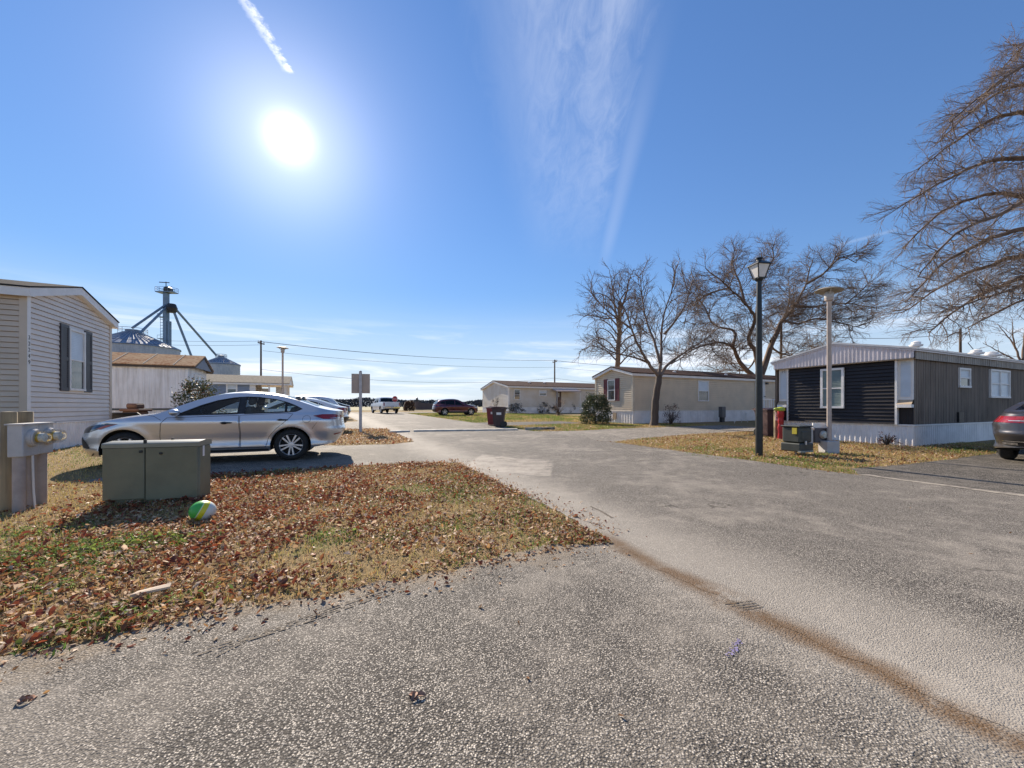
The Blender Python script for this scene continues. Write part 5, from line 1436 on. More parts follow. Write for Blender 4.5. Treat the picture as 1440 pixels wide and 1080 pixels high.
# black lantern post
g = G(1067.5, 641.5); lp_ = thing('street_lamp', 'tall black post lamp with a four-sided white-paned lantern', 'street lamp', g, R(8))
H_ = zat(365, g.y)-g.z
mb = MB(); mb.lathe([(.075, -.1), (.072, .8), (.058, H_-1.2), (.05, H_-.5), (.06, H_-.49), (.10, H_-.44), (.10, H_-.425), (.02, H_-.42)], 16); mb.build('post', M['black_iron'], lp_, 40)
def frust(mb, w0, z0, w1, z1, mi=0, cap=True):
    p = [(-w0, -w0, z0), (w0, -w0, z0), (w0, w0, z0), (-w0, w0, z0), (-w1, -w1, z1), (w1, -w1, z1), (w1, w1, z1), (-w1, w1, z1)]
    mb.add(p, [(0, 3, 2, 1), (4, 5, 6, 7), (0, 1, 5, 4), (1, 2, 6, 5), (2, 3, 7, 6), (3, 0, 4, 7)], mi)
zl, zh = H_-.415, H_-.14
for i in range(4):
    mb = MB(); T = Matrix.Rotation(R(90*i), 4, 'Z')
    mb.add([T @ Vector(q) for q in ((-.078, -.080, zl), (.078, -.080, zl), (.143, -.146, zh), (-.143, -.146, zh), (-.078, -.075, zl), (.078, -.075, zl), (.143, -.140, zh), (-.143, -.140, zh))], [(0, 1, 2, 3), (7, 6, 5, 4), (0, 4, 5, 1), (1, 5, 6, 2), (2, 6, 7, 3), (3, 7, 4, 0)])
    mb.build('lantern_pane', M['lamp_glass'], lp_)
mb = MB()
for sx_ in (-1, 1):
    for sy in (-1, 1): mb.tube([(sx_*.082, sy*.082, zl-.01), (sx_*.148, sy*.148, zh+.01)], .013, 6)
frust(mb, .088, zl-.035, .092, zl-.002)
mb.build('lantern_frame', M['black_iron'], lp_)
mb = MB(); frust(mb, .176, zh+.002, .160, zh+.03); frust(mb, .159, zh+.031, .06, zh+.105); mb.lathe([(.055, zh+.10), (.05, zh+.15), (.075, zh+.155), (.075, zh+.175), (.04, zh+.185), (.001, zh+.19)], 14); mb.build('lantern_roof', M['black_iron'], lp_)

# disc-topped light poles
def disc_light(label, loc, H_, base=True):
    r_ = thing('street_lamp', label, 'street lamp', loc, 0, 'disc-topped light poles')
    mb = MB(); mb.lathe([(.048, -.1), (.046, H_-.33), (.05, H_-.32), (.085, H_-.30), (.095, H_-.24), (.085, H_-.235)], 16); mb.build('pole', M['galv'], r_, 40)
    mb = MB(); mb.lathe([(.085, H_-.232), (.10, H_-.17), (.085, H_-.11), (.05, H_-.08)], 16); mb.build('lamp_housing', M['grey_box'], r_, 40)
    mb = MB(); T = Matrix.Translation((0, 0, H_-.07)) @ Matrix.Rotation(R(4), 4, 'Y')
    mb.lathe([(.001, 0), (.18, -.002), (.27, -.012), (.283, 0.0), (.24, .036), (.13, .055), (.001, .06)], 32, 0, T); mb.build('disc_cap', flat('tan_disc', (.42, .36, .26), .45, .3, .15, 6), r_, 40)
    for k in range(3):
        an = k*2.09; mb = MB(); mb.tube([(.1*math.cos(an), .1*math.sin(an), H_-.16), (.24*math.cos(an), .24*math.sin(an), H_-.07)], .012, 6); mb.build('strut', M['grey_box'], r_)
    if base:
        mb = MB(); mb.box((-.15, -.13, -.05), (.15, .13, .30), 0, None, .01); mb.build('base_box', M['grey_box'], r_)
    return r_
g = G(1166, 637.5); disc_light('disc-topped grey light pole with a box foot before the navy gable', g, zat(405, g.y)-g.z)
c = AT(397.5, 20.5); disc_light('disc-topped grey light pole rising behind the silver sedan', c, zat(487.5, 20.5)-c.z, False)

# dark green telecom pedestal
g = G(1124, 640); tp_ = thing('telecom_pedestal', 'dark green plastic telecom pedestal with a yellow sticker at the foot of the light poles', 'pedestal', g, R(22))
mb = MB(); mb.box((-.29, -.19, .10), (.20, .24, .29), 0, None, .02); frust_ = None; mb.build('base', M['tele_green'], tp_)
mb = MB(); mb.box((-.33, -.23, .095), (.12, -.17, .125)); mb.build('base_lip', flat('grey_green_lip', (.28, .29, .26), .5), tp_)
mb = MB(); mb.box((-.27, -.17, .30), (.18, .22, .66), 0, None, .03); mb.box((-.2, -.185, .36), (.02, -.16, .56), 0, None, .01); mb.build('cover', M['tele_green'], tp_)
mb = MB(); mb.box((-.29, -.19, .655), (.2, .24, .69), 0, None, .012); mb.build('lid', M['tele_green'], tp_)
mb = MB(); mb.box((-.289, -.12, .50), (-.268, -.02, .64)); mb.build('sticker', flat('yellow_sticker', (.55, .45, .05), .5), tp_)
mb = MB(); mb.box((-.10, -.205, .255), (-.06, -.17, .345), 0, None, .006); mb.build('padlock', M['alloy'], tp_)
for x in (-.2, 0.0, .1):
    mb = MB(); mb.tube([(x, -.05, -.06), (x, -.05, .12)], .02, 8); mb.build('conduit', M['grey_pipe'], tp_)

# electricity meter on a short post
g = G(1154, 636.5); em = thing('meter_post', 'dark meter box with one round dial on a short post by the disc-topped pole', 'electricity meter', g, R(0))
mb = MB(); mb.box((-.04, -.03, -.05), (.03, .03, .26)); mb.build('post', M['galv'], em)
mb = MB(); mb.box((-.19, -.06, .24), (.21, .07, .60), 0, None, .012); mb.build('meter_box', flat('brown_grey_enamel', (.085, .075, .08), .4, .1), em)
mb = MB(); mb.box((-.36, -.03, .14), (-.195, .06, .56), 0, None, .01); mb.build('side_box', M['grey_box'], em)
T = Matrix.Translation((.02, -.06, .44)) @ Matrix.Rotation(R(90), 4, 'X')
mb = MB(); mb.lathe([(.10, -.005), (.10, .02), (.085, .022), (.08, .012)], 24, 0, T); mb.build('ring', M['galv'], em)
mb = MB(); mb.lathe([(.082, .0), (.082, .05), (.07, .065), (.001, .07)], 24, 0, T); mb.build('dial', flat('pale_dial', (.55, .55, .48), .2, 0, .35, 18), em, 40)
mb = MB(); mb.box((-.20, -.02, .615), (.10, .01, .72)); mb.build('notice', M['white'], em)

# wheeled rubbish carts
def cart(label, loc, rz, mbody, mlid, group='wheeled rubbish carts'):
    r_ = thing('rubbish_cart', label, 'rubbish cart', loc, rz, group)
    mb = MB(); w0, w1, d0, d1 = .22, .29, .25, .33
    mb.add([(-d0, -w0, .04), (d0-.06, -w0, .04), (d0-.06, w0, .04), (-d0, w0, .04), (-d1, -w1, .93), (d1, -w1, .93), (d1, w1, .93), (-d1, w1, .93)], [(0, 3, 2, 1), (0, 1, 5, 4), (1, 2, 6, 5), (2, 3, 7, 6), (3, 0, 4, 7), (4, 5, 6, 7)])
    mb.box((-d1-.02, -w1-.02, .90), (d1+.02, w1+.02, .945), 0, None, .01); mb.build('body', mbody, r_)
    mb = MB(); prof = [(-d1-.05, .95), (-d1-.03, .985), (-.1, 1.035), (d1-.05, 1.02), (d1+.06, .99), (d1+.06, .95)]
    mb.add([(x, -w1-.035, z) for x, z in prof]+[(x, w1+.035, z) for x, z in prof], [tuple(range(6)), tuple(reversed(range(6, 12)))]+[(i, i+6, (i+1) % 6+6, (i+1) % 6) for i in range(6)]); mb.build('lid', mlid, r_)
    mb = MB(); mb.tube([(d1+.02, -.2, .93), (d1+.12, -.2, .96), (d1+.12, .2, .96), (d1+.02, .2, .93)], .018, 8); mb.build('handle', mbody, r_)
    for sd in (-1, 1):
        mb = MB(); mb.lathe([(.03, -.03), (.13, -.03), (.145, -.015), (.145, .015), (.13, .03), (.03, .03)], 20, 0, Matrix.Translation((d0-.02, sd*(w0+.045), .145)) @ Matrix.Rotation(R(90), 4, 'X')); mb.build('wheel', M['black_plastic'], r_)
    mb = MB(); mb.box((-.1, -w1+.015, .62), (.14, -w1+.03, .76)); mb.build('sticker', M['white'], r_)
    return r_
c = G(702, 600.5); cart('maroon wheeled rubbish cart with a white sticker at the road edge', c, R(-6), M['cart_dark'], M['cart_brown'])
c = G(693.5, 598.3); cart('red wheeled rubbish cart half hidden behind the maroon one with the sticker', c, R(-4), M['cart_red'], flat('faded_lid', (.45, .33, .28), .6))
c = G(1080.5, 614); cart('dark maroon rubbish cart behind the black lamp post', c, R(94), M['cart_brown'], M['cart_brown'])
# red tube with a yellow top, and the number post beside it
g = G(1098, 618); rt = thing('marker_post', 'bright red plastic post with a yellow-green top beside the navy gable', 'marker post', g, 0)
mb = MB(); mb.lathe([(.09, -.05), (.11, .05), (.09, .25), (.115, .4), (.085, .55), (.105, .60), (.09, .75), (.115, .8), (.11, .98), (.08, 1.0)], 14); mb.build('tube', M['toy_red'], rt, 30)
rt.scale = (.85, .85, .95)
mb = MB(); mb.lathe([(.11, .99), (.15, 1.02), (.14, 1.10), (.09, 1.13), (.001, 1.14)], 14); mb.ellipsoid((-.15, 0, 1.06), (.12, .08, .05)); mb.build('top', M['yellow'], rt, 40)
g = G(1091, 617); np_ = thing('number_post', 'short wooden post with a white number plate between the cart and the red tube', 'number post', g, 0)
mb = MB(); mb.box((-.05, -.05, -.1), (.05, .05, .95), 0, None, .008); mb.build('post', M['wood_post'], np_)
mb = MB(); mb.box((-.06, -.062, .62), (.06, -.051, .9)); mb.build('plate', M['white'], np_)
for i, ch in enumerate('39'): text_mesh(ch, .14, tm, 'digit', np_, facing((0, -.064, .83-.14*i), (1, 0, 0), (0, 0, 1)), .001)

# concrete speed bump in two lengths, and a wheel stop
def bump_strip(name, label, cat, p, q, w, hgt, mat, grp=None, seed=1):
    d = (q-p); L = d.length; r_ = random.Random(seed); mb = MB(); n = max(3, int(L/.25)); pr = [(-w/2, -.02), (-w*.42, hgt*.8), (-w*.2, hgt), (w*.2, hgt), (w*.42, hgt*.8), (w/2, -.02)]
    for i in range(n+1):
        x = L*i/n; e = r_.uniform(-.02, .02)
        for y, z in pr: mb.v.append((x+r_.uniform(-.02, .02), y+e, z+r_.uniform(-.006, .006)))
    for i in range(n):
        for j in range(5): a = i*6+j; mb.f.append((a, a+6, a+7, a+1)); mb.m.append(0)
    mb.f += [tuple(range(6)), tuple(reversed(range(n*6, n*6+6)))]; mb.m += [0, 0]
    o = mb.build(name, mat); o.location = p; o.rotation_euler = (0, 0, math.atan2(d.y, d.x)); tag(o, label, cat, grp); return o
dg = Vector((0, 0, .012))
bump_strip('speed_bump', 'long pale concrete strip lying across the road', 'speed bump', G(582, 607)+dg, G(727, 605)+dg, .42, .075, M['concrete'], 'concrete strips across the road', 3)
bump_strip('speed_bump', 'short pale concrete strip at the left road edge past the sign', 'speed bump', G(548, 608.5)+dg, G(575, 607.5)+dg, .4, .08, M['concrete'], 'concrete strips across the road', 4)
bump_strip('wheel_stop', 'low dark wheel stop with a pale end lying in the grass', 'wheel stop', G(738, 605), G(780, 604.6), .2, .13, flat('dark_timber', (.12, .085, .06), .9, 0, .3, 5, c2=(.4, .36, .3)), None, 6)

# pedestal, stakes and stair rail in front of the beige home
g = G(1015.5, 593.5); pb = thing('power_pedestal', 'narrow grey power pedestal standing against the beige home', 'pedestal', g, R(25))
mb = MB(); mb.box((-.12, -.1, -.1), (.12, .1, .55)); mb.build('post', M['dark'], pb)
mb = MB(); mb.box((-.17, -.14, .3), (.17, .14, .98), 0, None, .02); mb.build('box', flat('dark_grey_box', (.12, .12, .12), .5), pb)
g = G(1049, 592); o = MB(); o.box((-.06, -.04, -.05), (.06, .04, .55)); o = o.build('stake', M['white']); o.location = g; tag(o, 'short white stake in the shade by the beige home', 'stake')
for u, v in ((1033, 595.5), (1043, 594), (1051.5, 594)):
    g = G(u, v); o = MB(); o.lathe([(.012, -.05), (.012, .10), (.045, .11), (.05, .15), (.001, .18)], 10); o = o.build('solar_light', M['white'], None, 40); o.location = g; tag(o, 'tiny white garden light in the shaded grass of the beige home', 'garden light', 'garden lights before the beige home')
g = AT(1085, 22.6); sr = thing('stair', 'white railed entry stair at the door of the beige home', 'stair', g, TH)
for i in range(3):
    mb = MB(); mb.box((-.6, -.35-.28*(2-i), -.05), (.6, .5, .20*(i+1))); mb.build('step', M['concrete'], sr)
for x in (-.6, .6):
    mb = MB(); mb.box((x-.03, -.35, 1.4), (x+.03, .5, 1.46))
    for k in range(8): y = -.33+k*.115; mb.box((x-.015, y-.015, .55), (x+.015, y+.015, 1.40))
    mb.build('railing', M['white'], sr)

# brown screen fence with a pillar lamp far beyond the cross road
p, q = AT(584, 88), AT(624, 92); d = q-p; fn = thing('board_fence', 'long brown board fence with a lamp-topped end pillar beyond the red SUV', 'fence', p, math.atan2(d.y, d.x))
Lf = d.length; m_ = flat('brown_boards', (.12, .085, .08), .8, 0, .2, 4)
mb = MB(); rib_wall(mb, (.5, 0), (Lf, 0), (0, -1), 0, lambda u: 1.75-.25*min(1, u/2.2), .3, .03, .5); rib_wall(mb, (Lf, .08), (.5, .08), (0, 1), 0, lambda u: 1.5, .3, .03, .5); mb.build('boards', m_, fn)
mb = MB(); mb.box((0, -.2, -.1), (.75, .25, 1.95)); mb.build('pillar', m_, fn)
mb = MB(); mb.lathe([(.1, 1.95), (.1, 2.2), (.28, 2.3), (.22, 2.75), (.08, 2.85), (.001, 3.0)], 10, 0, Matrix.Translation((.4, 0, 0))); mb.build('lamp', M['black_iron'], fn)

# utility poles and wires
def upole(label, loc, H_, arm=2.4, rz=0.0, r=.15, z2=None):
    r_ = thing('utility_pole', label, 'utility pole', loc, rz, 'wooden utility poles')
    mb = MB(); mb.lathe([(r, -.3), (r*.7, H_), (.001, H_+.02)], 10); mb.build('pole', M['pole_wood'], r_, 50)
    if arm:
        mb = MB(); mb.box((-arm/2, -.09, H_-.55), (arm/2, .03, H_-.40)); mb.build('crossarm', M['pole_wood'], r_)
        for x in (-arm*.45, -arm*.2, arm*.45):
            mb = MB(); mb.lathe([(.03, H_-.4), (.07, H_-.3), (.05, H_-.2), (.07, H_-.12), (.001, H_-.08)], 8, 0, Matrix.Translation((x, -.03, 0))); mb.build('insulator', M['grey_box'], r_)
    return r_
pA, pB = AT(367, 62), AT(780, 84); pC = pB+(pB-pA)*1.1; pC.z = gz(pC.x, pC.y); p0 = AT(70, 64)
angw = math.atan2((pB-pA).y, (pB-pA).x)
HA, HB = zat(479, 62)-.3, zat(506, 84)-.3; H0 = zat(468, 64)-.3
upole('wooden utility pole with crossarm rising behind the blue-grey home', pA, HA, 1.7, angw+1.2, .17)
upole('wooden utility pole with crossarm rising behind the cream double-wide', pB, HB, 2.3, angw+1.45, .19)
upole('utility pole with its wires behind the grey home', p0, H0, 2.3, 1.5, .19)
upole('utility pole far off behind the trees on the right', pC, HB+.6, 2.3, angw+1.57, .19)
pD = AT(1350.5, 36.0); HD = zat(466, 36); upole('slim pole with side insulators above the dark home roof', pD, HD, 0, 0, .13)
mb = MB(); mb.tube([(-1.2, 0, HD-.75), (-.5, 0, HD-.35), (.1, 0, HD-.3)], .05, 6); 
r_ = [o for o in SC.objects if o.get('label') == 'slim pole with side insulators above the dark home roof'][0]; mb.build('bracket', M['pole_wood'], r_)
mb = MB(); mb.tube([(.1, 0, HD-.35), (.8, 0, HD-.5), (1.0, 0, HD-1.1), (.7, 0, HD-1.3), (1.2, 0, HD-1.9)], .03, 6); mb.build('loop_wire', M['wire'], r_)
pE = AT(1098.5, 38.0); upole('plain brown pole standing within the spreading tree', pE, zat(452, 38), 0, 0, .14)
def wire(a, b, sag, r=.022):
    mb = MB(); n = 24; pts = [a.lerp(b, i/n)+Vector((0, 0, -sag*4*(i/n)*(1-i/n))) for i in range(n+1)]
    mb.tube(pts, r, 5); o = mb.build('overhead_wire', M['wire']); return o
V3 = lambda p, z, off=(0, 0): Vector((p.x+off[0], p.y+off[1], p.z+z))
WL = [(V3(p0, H0-.1, (-.9, 0)), V3(pA, HA-.1, (-.6, 0)), .5), (V3(p0, H0-.9), V3(pA, HA-.7), .5)]
for k, (dz_, o_) in enumerate(((-.1, -.7), (-.12, 0), (-1.6, .2))):
    WL.append((V3(pA, HA+dz_, (o_, .2)), V3(pB, HB+dz_, (o_, .2)), .9)); WL.append((V3(pB, HB+dz_, (o_, .2)), V3(pC, HB+.6+dz_, (o_, .2)), .9))
WL.append((V3(pA, HA-4.6), V3(pB, HB-6.6+2.6), 1.5)); WL.append((V3(pB, HB-4.0), V3(pC, HB-3.4), 1.4))
WL.append((V3(pD, HD-.4), V3(pE, zat(452, 38)-1.2), .6))
for a_, b_, s_ in WL:
    tag(wire(a_, b_, s_), 'thin dark overhead wire strung between the wooden poles', 'overhead wire', 'overhead wires')

# grain bins and the elevator leg
M['bin'] = weathered('galvanised_bin', (.46, .49, .53), (.30, .34, .40), .7, .1)
M['bin_roof'] = flat('bin_roof', (.16, .22, .31), .65, .1, .15, .8)
M['leg_blue'] = flat('blue_grey_steel', (.16, .23, .31), .45, .3, .12, 1)
def grain_bin(label, loc, r, ze, zp):
    b_ = thing('grain_bin', label, 'grain bin', loc, 0, 'grain bins of the elevator')
    mb = MB(); k = 48; prof = []
    z = 0
    while z < ze: prof += [(r, z), (r+.06, z+.3), (r, z+.6)]; z += .62
    prof.append((r, ze)); mb.lathe(prof, k); mb.build('wall', M['bin'], b_, 30)
    mb = MB(); mb.lathe([(r+.25, ze-.1), (r+.2, ze+.05), (r*.16, zp), (r*.16, zp+.6), (.001, zp+.8)], k); mb.build('roof', M['bin_roof'], b_, 20)
    mb = MB()
    for j in range(k):
        a = 2*math.pi*j/k; mb.tube([((r+.2)*math.cos(a), (r+.2)*math.sin(a), ze+.12), (r*.17*math.cos(a), r*.17*math.sin(a), zp+.06)], .06, 4)
    mb.build('roof_ribs', M['bin'], b_)
    mb = MB(); rr = r*.30
    for zz in (zp+.3, zp+.9):
        mb.tube([(rr*math.cos(a*math.pi/8), rr*math.sin(a*math.pi/8), zz) for a in range(17)], .06, 4)
    for a in range(8): mb.tube([(rr*math.cos(a*math.pi/4), rr*math.sin(a*math.pi/4), zp-.6), (rr*math.cos(a*math.pi/4), rr*math.sin(a*math.pi/4), zp+.9)], .06, 4)
    mb.build('roof_railing', M['bin'], b_)
    return b_
c1, c2 = AT(187, 100), AT(311, 122); grain_bin('large round grain bin with a ribbed cone roof behind the rusty-roofed trailer', c1, 9.3, zat(491, 100), zat(469, 100))
grain_bin('smaller grain bin with a cone roof above the blue-grey home', c2, 4.9, zat(514.5, 122), zat(504, 122))
ct = AT(235, 108); leg = thing('grain_elevator', 'tall blue-grey elevator leg tower with four slanting spouts and a railed top', 'grain elevator', ct, 0)
HT = zat(413, 108); sc_ = 108/F
mb = MB(); mb.box((-.75, -.5, 0), (.25, .5, HT)); mb.box((.45, -.4, 0), (.9, .4, HT-8)); mb.build('leg', M['leg_blue'], leg)
mb = MB(); mb.box((-2.4, -1.1, HT-.1), (2.2, 1.1, HT+.15)); mb.build('platform', M['leg_blue'], leg)
mb = MB()
for zz in (HT+.7, HT+1.3): mb.tube([(-2.4, -1.1, zz), (2.2, -1.1, zz), (2.2, 1.1, zz), (-2.4, 1.1, zz), (-2.4, -1.1, zz)], .05, 4)
for x in (-2.4, -1.2, 0, 1.1, 2.2):
    for y in (-1.1, 1.1): mb.tube([(x, y, HT), (x, y, HT+1.3)], .05, 4)
mb.build('railing', M['leg_blue'], leg)
mb = MB(); mb.lathe([(.9, -.6), (.9, .6)], 16, 0, Matrix.Translation((.3, 0, HT+.7)) @ Matrix.Rotation(R(90), 4, 'X')); mb.build('head_drum', M['dark'], leg)
mb = MB(); mb.tube([(-.3, 0, HT), (-.3, 0, HT+3)], .1, 6); mb.tube([(-2.2, 0, HT+2.9), (.6, 0, HT+2.75)], .12, 6); mb.build('hoist', M['dark'], leg)
mb = MB(); x = -1.25
for k in range(22): zz = HT-6-k*.8; mb.tube([(x-.3, -.3, zz), (x+.3, -.3, zz)], .06, 4)
for xx in (x-.35, x+.35): mb.tube([(xx, -.3, 4), (xx, -.3, HT-5)], .06, 4)
for zz in (HT-7, HT-13, HT-17.5): mb.box((x-.7, -.9, zz), (x+.6, .3, zz+.15)); mb.tube([(x-.7, -.9, zz+1), (x+.6, -.9, zz+1)], .05, 4); mb.tube([(x-.7, -.9, zz), (x-.7, -.9, zz+1)], .05, 4)
mb.build('ladder', M['leg_blue'], leg)
mb = MB(); mb.lathe([(.9, HT-3.2), (1.3, HT-4.4), (.9, HT-5.6)], 10, 0, Matrix.Translation((1.3, 0, 0))); mb.build('distributor', M['dark'], leg, 20)
L2 = lambda u, v, y: Vector(((u-CX)/F*y-ct.x, y-ct.y, zat(v, y)))
for a_, b_ in (((235, 429, 108), (186, 463, 100)), ((236, 432, 108), (196, 471, 98)), ((243, 436, 108), (276, 520, 112)), ((245, 434, 108), (304, 501, 121))):
    mb = MB(); p, q = L2(*a_), L2(*b_); mb.tube([p, q], .30, 8)
    mb.build('spout', M['leg_blue'], leg)

# clutter by the rusty-roofed trailer
g = AT(180, 14.5); g = G(180, 602)
jk = thing('chair_frame', 'black framed chair leaning on clutter between the grey home and the sedan', 'chair', G(174, 618), R(20))
mb = MB(); ring = [(-.42, 0, .3), (-.42, 0, .86), (.35, 0, .86), (.42, 0, .80), (.42, 0, .3), (-.42, 0, .3)]; mb.tube(ring, .045, 6); mb.tube([(.22, 0, .35), (.3, .05, .85)], .03, 6); mb.build('frame', M['black_plastic'], jk)
mb = MB(); mb.box((-.40, .02, .32), (.40, .06, .83)); mb.build('panel', flat('dark_mesh', (.05, .045, .04), .9), jk)
for x in (-.4, .4):
    mb = MB(); mb.tube([(x, 0, .33), (x, -.1, -.02)], .03, 6); mb.build('leg', M['black_plastic'], jk)
g = G(164, 614); o = MB(); o.box((-.3, -.25, 0), (.3, .25, .9), 0, None, .04); o.box((-.35, -.3, .9), (.4, .3, 1.0), 0, None, .03); o.box((-.2, -.2, 1.0), (.2, .2, 1.20), 0, None, .05); o = o.build('wooden_cabinet', flat('reddish_wood', (.13, .07, .05), .7, 0, .25, 4), None); o.location = g+Vector((-.1, .8, 0)); tag(o, 'reddish brown cabinet stacked by the grey home corner', 'cabinet')
# pale wood offcut in the leaves
p, q = G(183, 851), G(238, 842); d = q-p; mb = MB(); mb.add([(0, 0, 0), (d.length, .012, .012), (d.length*.98, .05, .02), (.02, .045, .0), (0, 0, .015), (d.length, .012, .024), (d.length*.98, .05, .032), (.02, .045, .015)], [(0, 3, 2, 1), (4, 5, 6, 7), (0, 1, 5, 4), (1, 2, 6, 5), (2, 3, 7, 6), (3, 0, 4, 7)])
o = mb.build('wood_offcut', flat('pale_wood', (.55, .42, .30), .8, 0, .15, 12)); o.location = p+Vector((0, 0, .045)); o.rotation_euler = (0, 0, math.atan2(d.y, d.x)); tag(o, 'pale splinter of board lying on the leaves near the paving', 'board')
# curled leaf pairs on the paving
rng2 = random.Random(4)
for (u, v, lb) in ((588, 980, 'curled brown leaves lying alone on the paving in front'), (36, 987, 'curled brown leaves on the paving at the lower left')):
    c = G(u, v); mb = MB()
    for k in range(4):
        cx, cy = rng2.uniform(-.03, .03), rng2.uniform(-.02, .02); yaw = rng2.uniform(0, 6.28); T = Matrix.Translation((cx, cy, -.002+.005*k)) @ Matrix.Rotation(yaw, 4, 'Z') @ Matrix.Rotation(rng2.uniform(-.5, .5), 4, 'X')
        n = 5; rows_ = []
        for i in range(n+1):
            f_ = i/n; wdt = .014*math.sin(math.pi*min(1, f_*.92+.06)); 
            rows_.append([T @ Vector((-.03+.06*f_, -wdt, .012*math.sin(3*f_)+wdt*.9)), T @ Vector((-.03+.06*f_, 0, .012*math.sin(3*f_))), T @ Vector((-.03+.06*f_, wdt, .012*math.sin(3*f_)+wdt*.7))])
        for i in range(n):
            for j in range(2): mb.quad(rows_[i][j], rows_[i+1][j], rows_[i+1][j+1], rows_[i][j+1])
    o = mb.build('dead_leaves', flat('leaf_brown', (.30, .16, .10), .7, 0, .3, 40), None, 60); o.scale = (.72, .72, .72); o.location = c+Vector((0, 0, .002)); tag(o, lb, 'leaves'); o['kind'] = 'stuff'
# a scrap of violet marking paint on the driveway
p = ST(*(lambda g: (g.dot(RV), g.dot(PV)))(Vector((*G(1033, 914).xy, 0))))
mb = MB(); r_ = random.Random(2)
for k in range(46):
    x = r_.uniform(-.09, .09); y = r_.gauss(0, .008)+.02*math.sin(x*30); s_ = r_.uniform(.002, .006)
    mb.add([(x-s_, y-s_*.6, 0), (x+s_, y-s_*.7, 0), (x+s_*.8, y+s_*.6, 0), (x-s_*.9, y+s_*.7, 0)], [(0, 1, 2, 3)])
o = mb.build('paint_mark', flat('violet_paint', (.26, .22, .42), .7), None); o.location = p+Vector((0, 0, .0105)); o.rotation_euler = (0, 0, math.atan2(G(1046, 904).y-G(1014, 923).y, G(1046, 904).x-G(1014, 923).x)); tag(o, 'faded violet streak of marking paint on the paving', 'paint mark'); o['kind'] = 'structure'

# tyre tracks pressed in the silt along the lawn edge, a crack and skid lines at the road joint
M['track'] = flat('dark_silt', (.12, .095, .07), .9, 0, .4, 60)
def track(pts, w, seed, zz=.0095, gap=.12):
    r_ = random.Random(seed); P = smooth_path2(pts); mb = MB(); n = len(P)
    L_ = []
    for i in range(n):
        d = (P[min(i+1, n-1)]-P[max(i-1, 0)]); nn = Vector((-d.y, d.x, 0)).normalized(); hw = w*r_.uniform(.25, .6)
        L_.append((P[i]+nn*hw, P[i]-nn*hw))
    for i in range(n-1):
        if r_.random() < gap: continue
        a, b = L_[i]; c, e = L_[i+1]; mb.quad((a.x, a.y, zz), (c.x, c.y, zz), (e.x, e.y, zz), (b.x, b.y, zz))
    return mb
def smooth_path2(P, n=26):
    out = []
    for a, b in zip(P[:-1], P[1:]):
        for k in range(n): out.append(a.lerp(b, k/n))
    return out
allt = MB()
for k, off in enumerate((0, 5, 9, 14)):
    m_ = track([G(262+off*3, 923+off*.2), G(345, 898+off*.45), G(440, 866+off*.6), G(520, 836+off*.7), G(560+off, 822+off*.6)], .008+.004*(k % 2), k, .0095, .3)
    allt.add(m_.v, m_.f)
for k in range(4):
    m_ = track([G(1018+k*9, 851+k*2.5), G(1040+k*9, 849+k*2.5), G(1058+k*5, 847+k*2.8)], .008, 20+k, .0105, .05); allt.add(m_.v, m_.f)
m_ = track([G(830, 713), G(845, 720), G(862, 730)], .03, 31, .0105, .1); allt.add(m_.v, m_.f)
tag(allt.build('tyre_track', M['track']), kind='structure')
# ================================================================ trees and shrubs
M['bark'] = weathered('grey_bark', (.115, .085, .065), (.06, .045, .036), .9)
M['bark_lit'] = weathered('sunlit_bark', (.22, .15, .10), (.11, .078, .055), .9)  # lighter, warmer copy of the bark with sunlight put into the colour
M['twig'] = flat('twig_bark', (.165, .118, .09), .9, 0, .3, 2)
class Tubes:
    """thousands of tapering twigs gathered into one mesh quickly"""
    def __init__(s): s.V = []; s.F = []; s.n = 0
    def add(s, pts, rads, k=3):
        m = len(pts); P = np.array([tuple(p) for p in pts]); D = np.zeros_like(P)
        D[1:-1] = P[2:]-P[:-2]; D[0] = P[1]-P[0]; D[-1] = P[-1]-P[-2]
        D /= np.maximum(np.linalg.norm(D, axis=1, keepdims=True), 1e-9)
        up = np.array((0.31, 0.17, 0.93)) if abs(D[0, 2]) < .85 else np.array((0.95, 0.2, 0.1))
        U = np.cross(D, up); U /= np.maximum(np.linalg.norm(U, axis=1, keepdims=True), 1e-9); Wv = np.cross(D, U)
        an = np.arange(k)*2*np.pi/k; r = np.array(rads)[:, None, None]
        ring = P[:, None, :]+r*(U[:, None, :]*np.cos(an)[None, :, None]+Wv[:, None, :]*np.sin(an)[None, :, None])
        s.V.append(ring.reshape(-1, 3))
        i = np.arange(m-1)[:, None]*k+s.n; j = np.arange(k)[None]; j2 = (j+1) % k
        s.F.append(np.stack([i+j, i+j2, i+k+j2, i+k+j], -1).reshape(-1, 4)); s.n += m*k
    def build(s, name, mat, parent, smooth=True):
        return np_mesh(name, np.concatenate(s.V), np.concatenate(s.F), mat, None, parent, smooth)
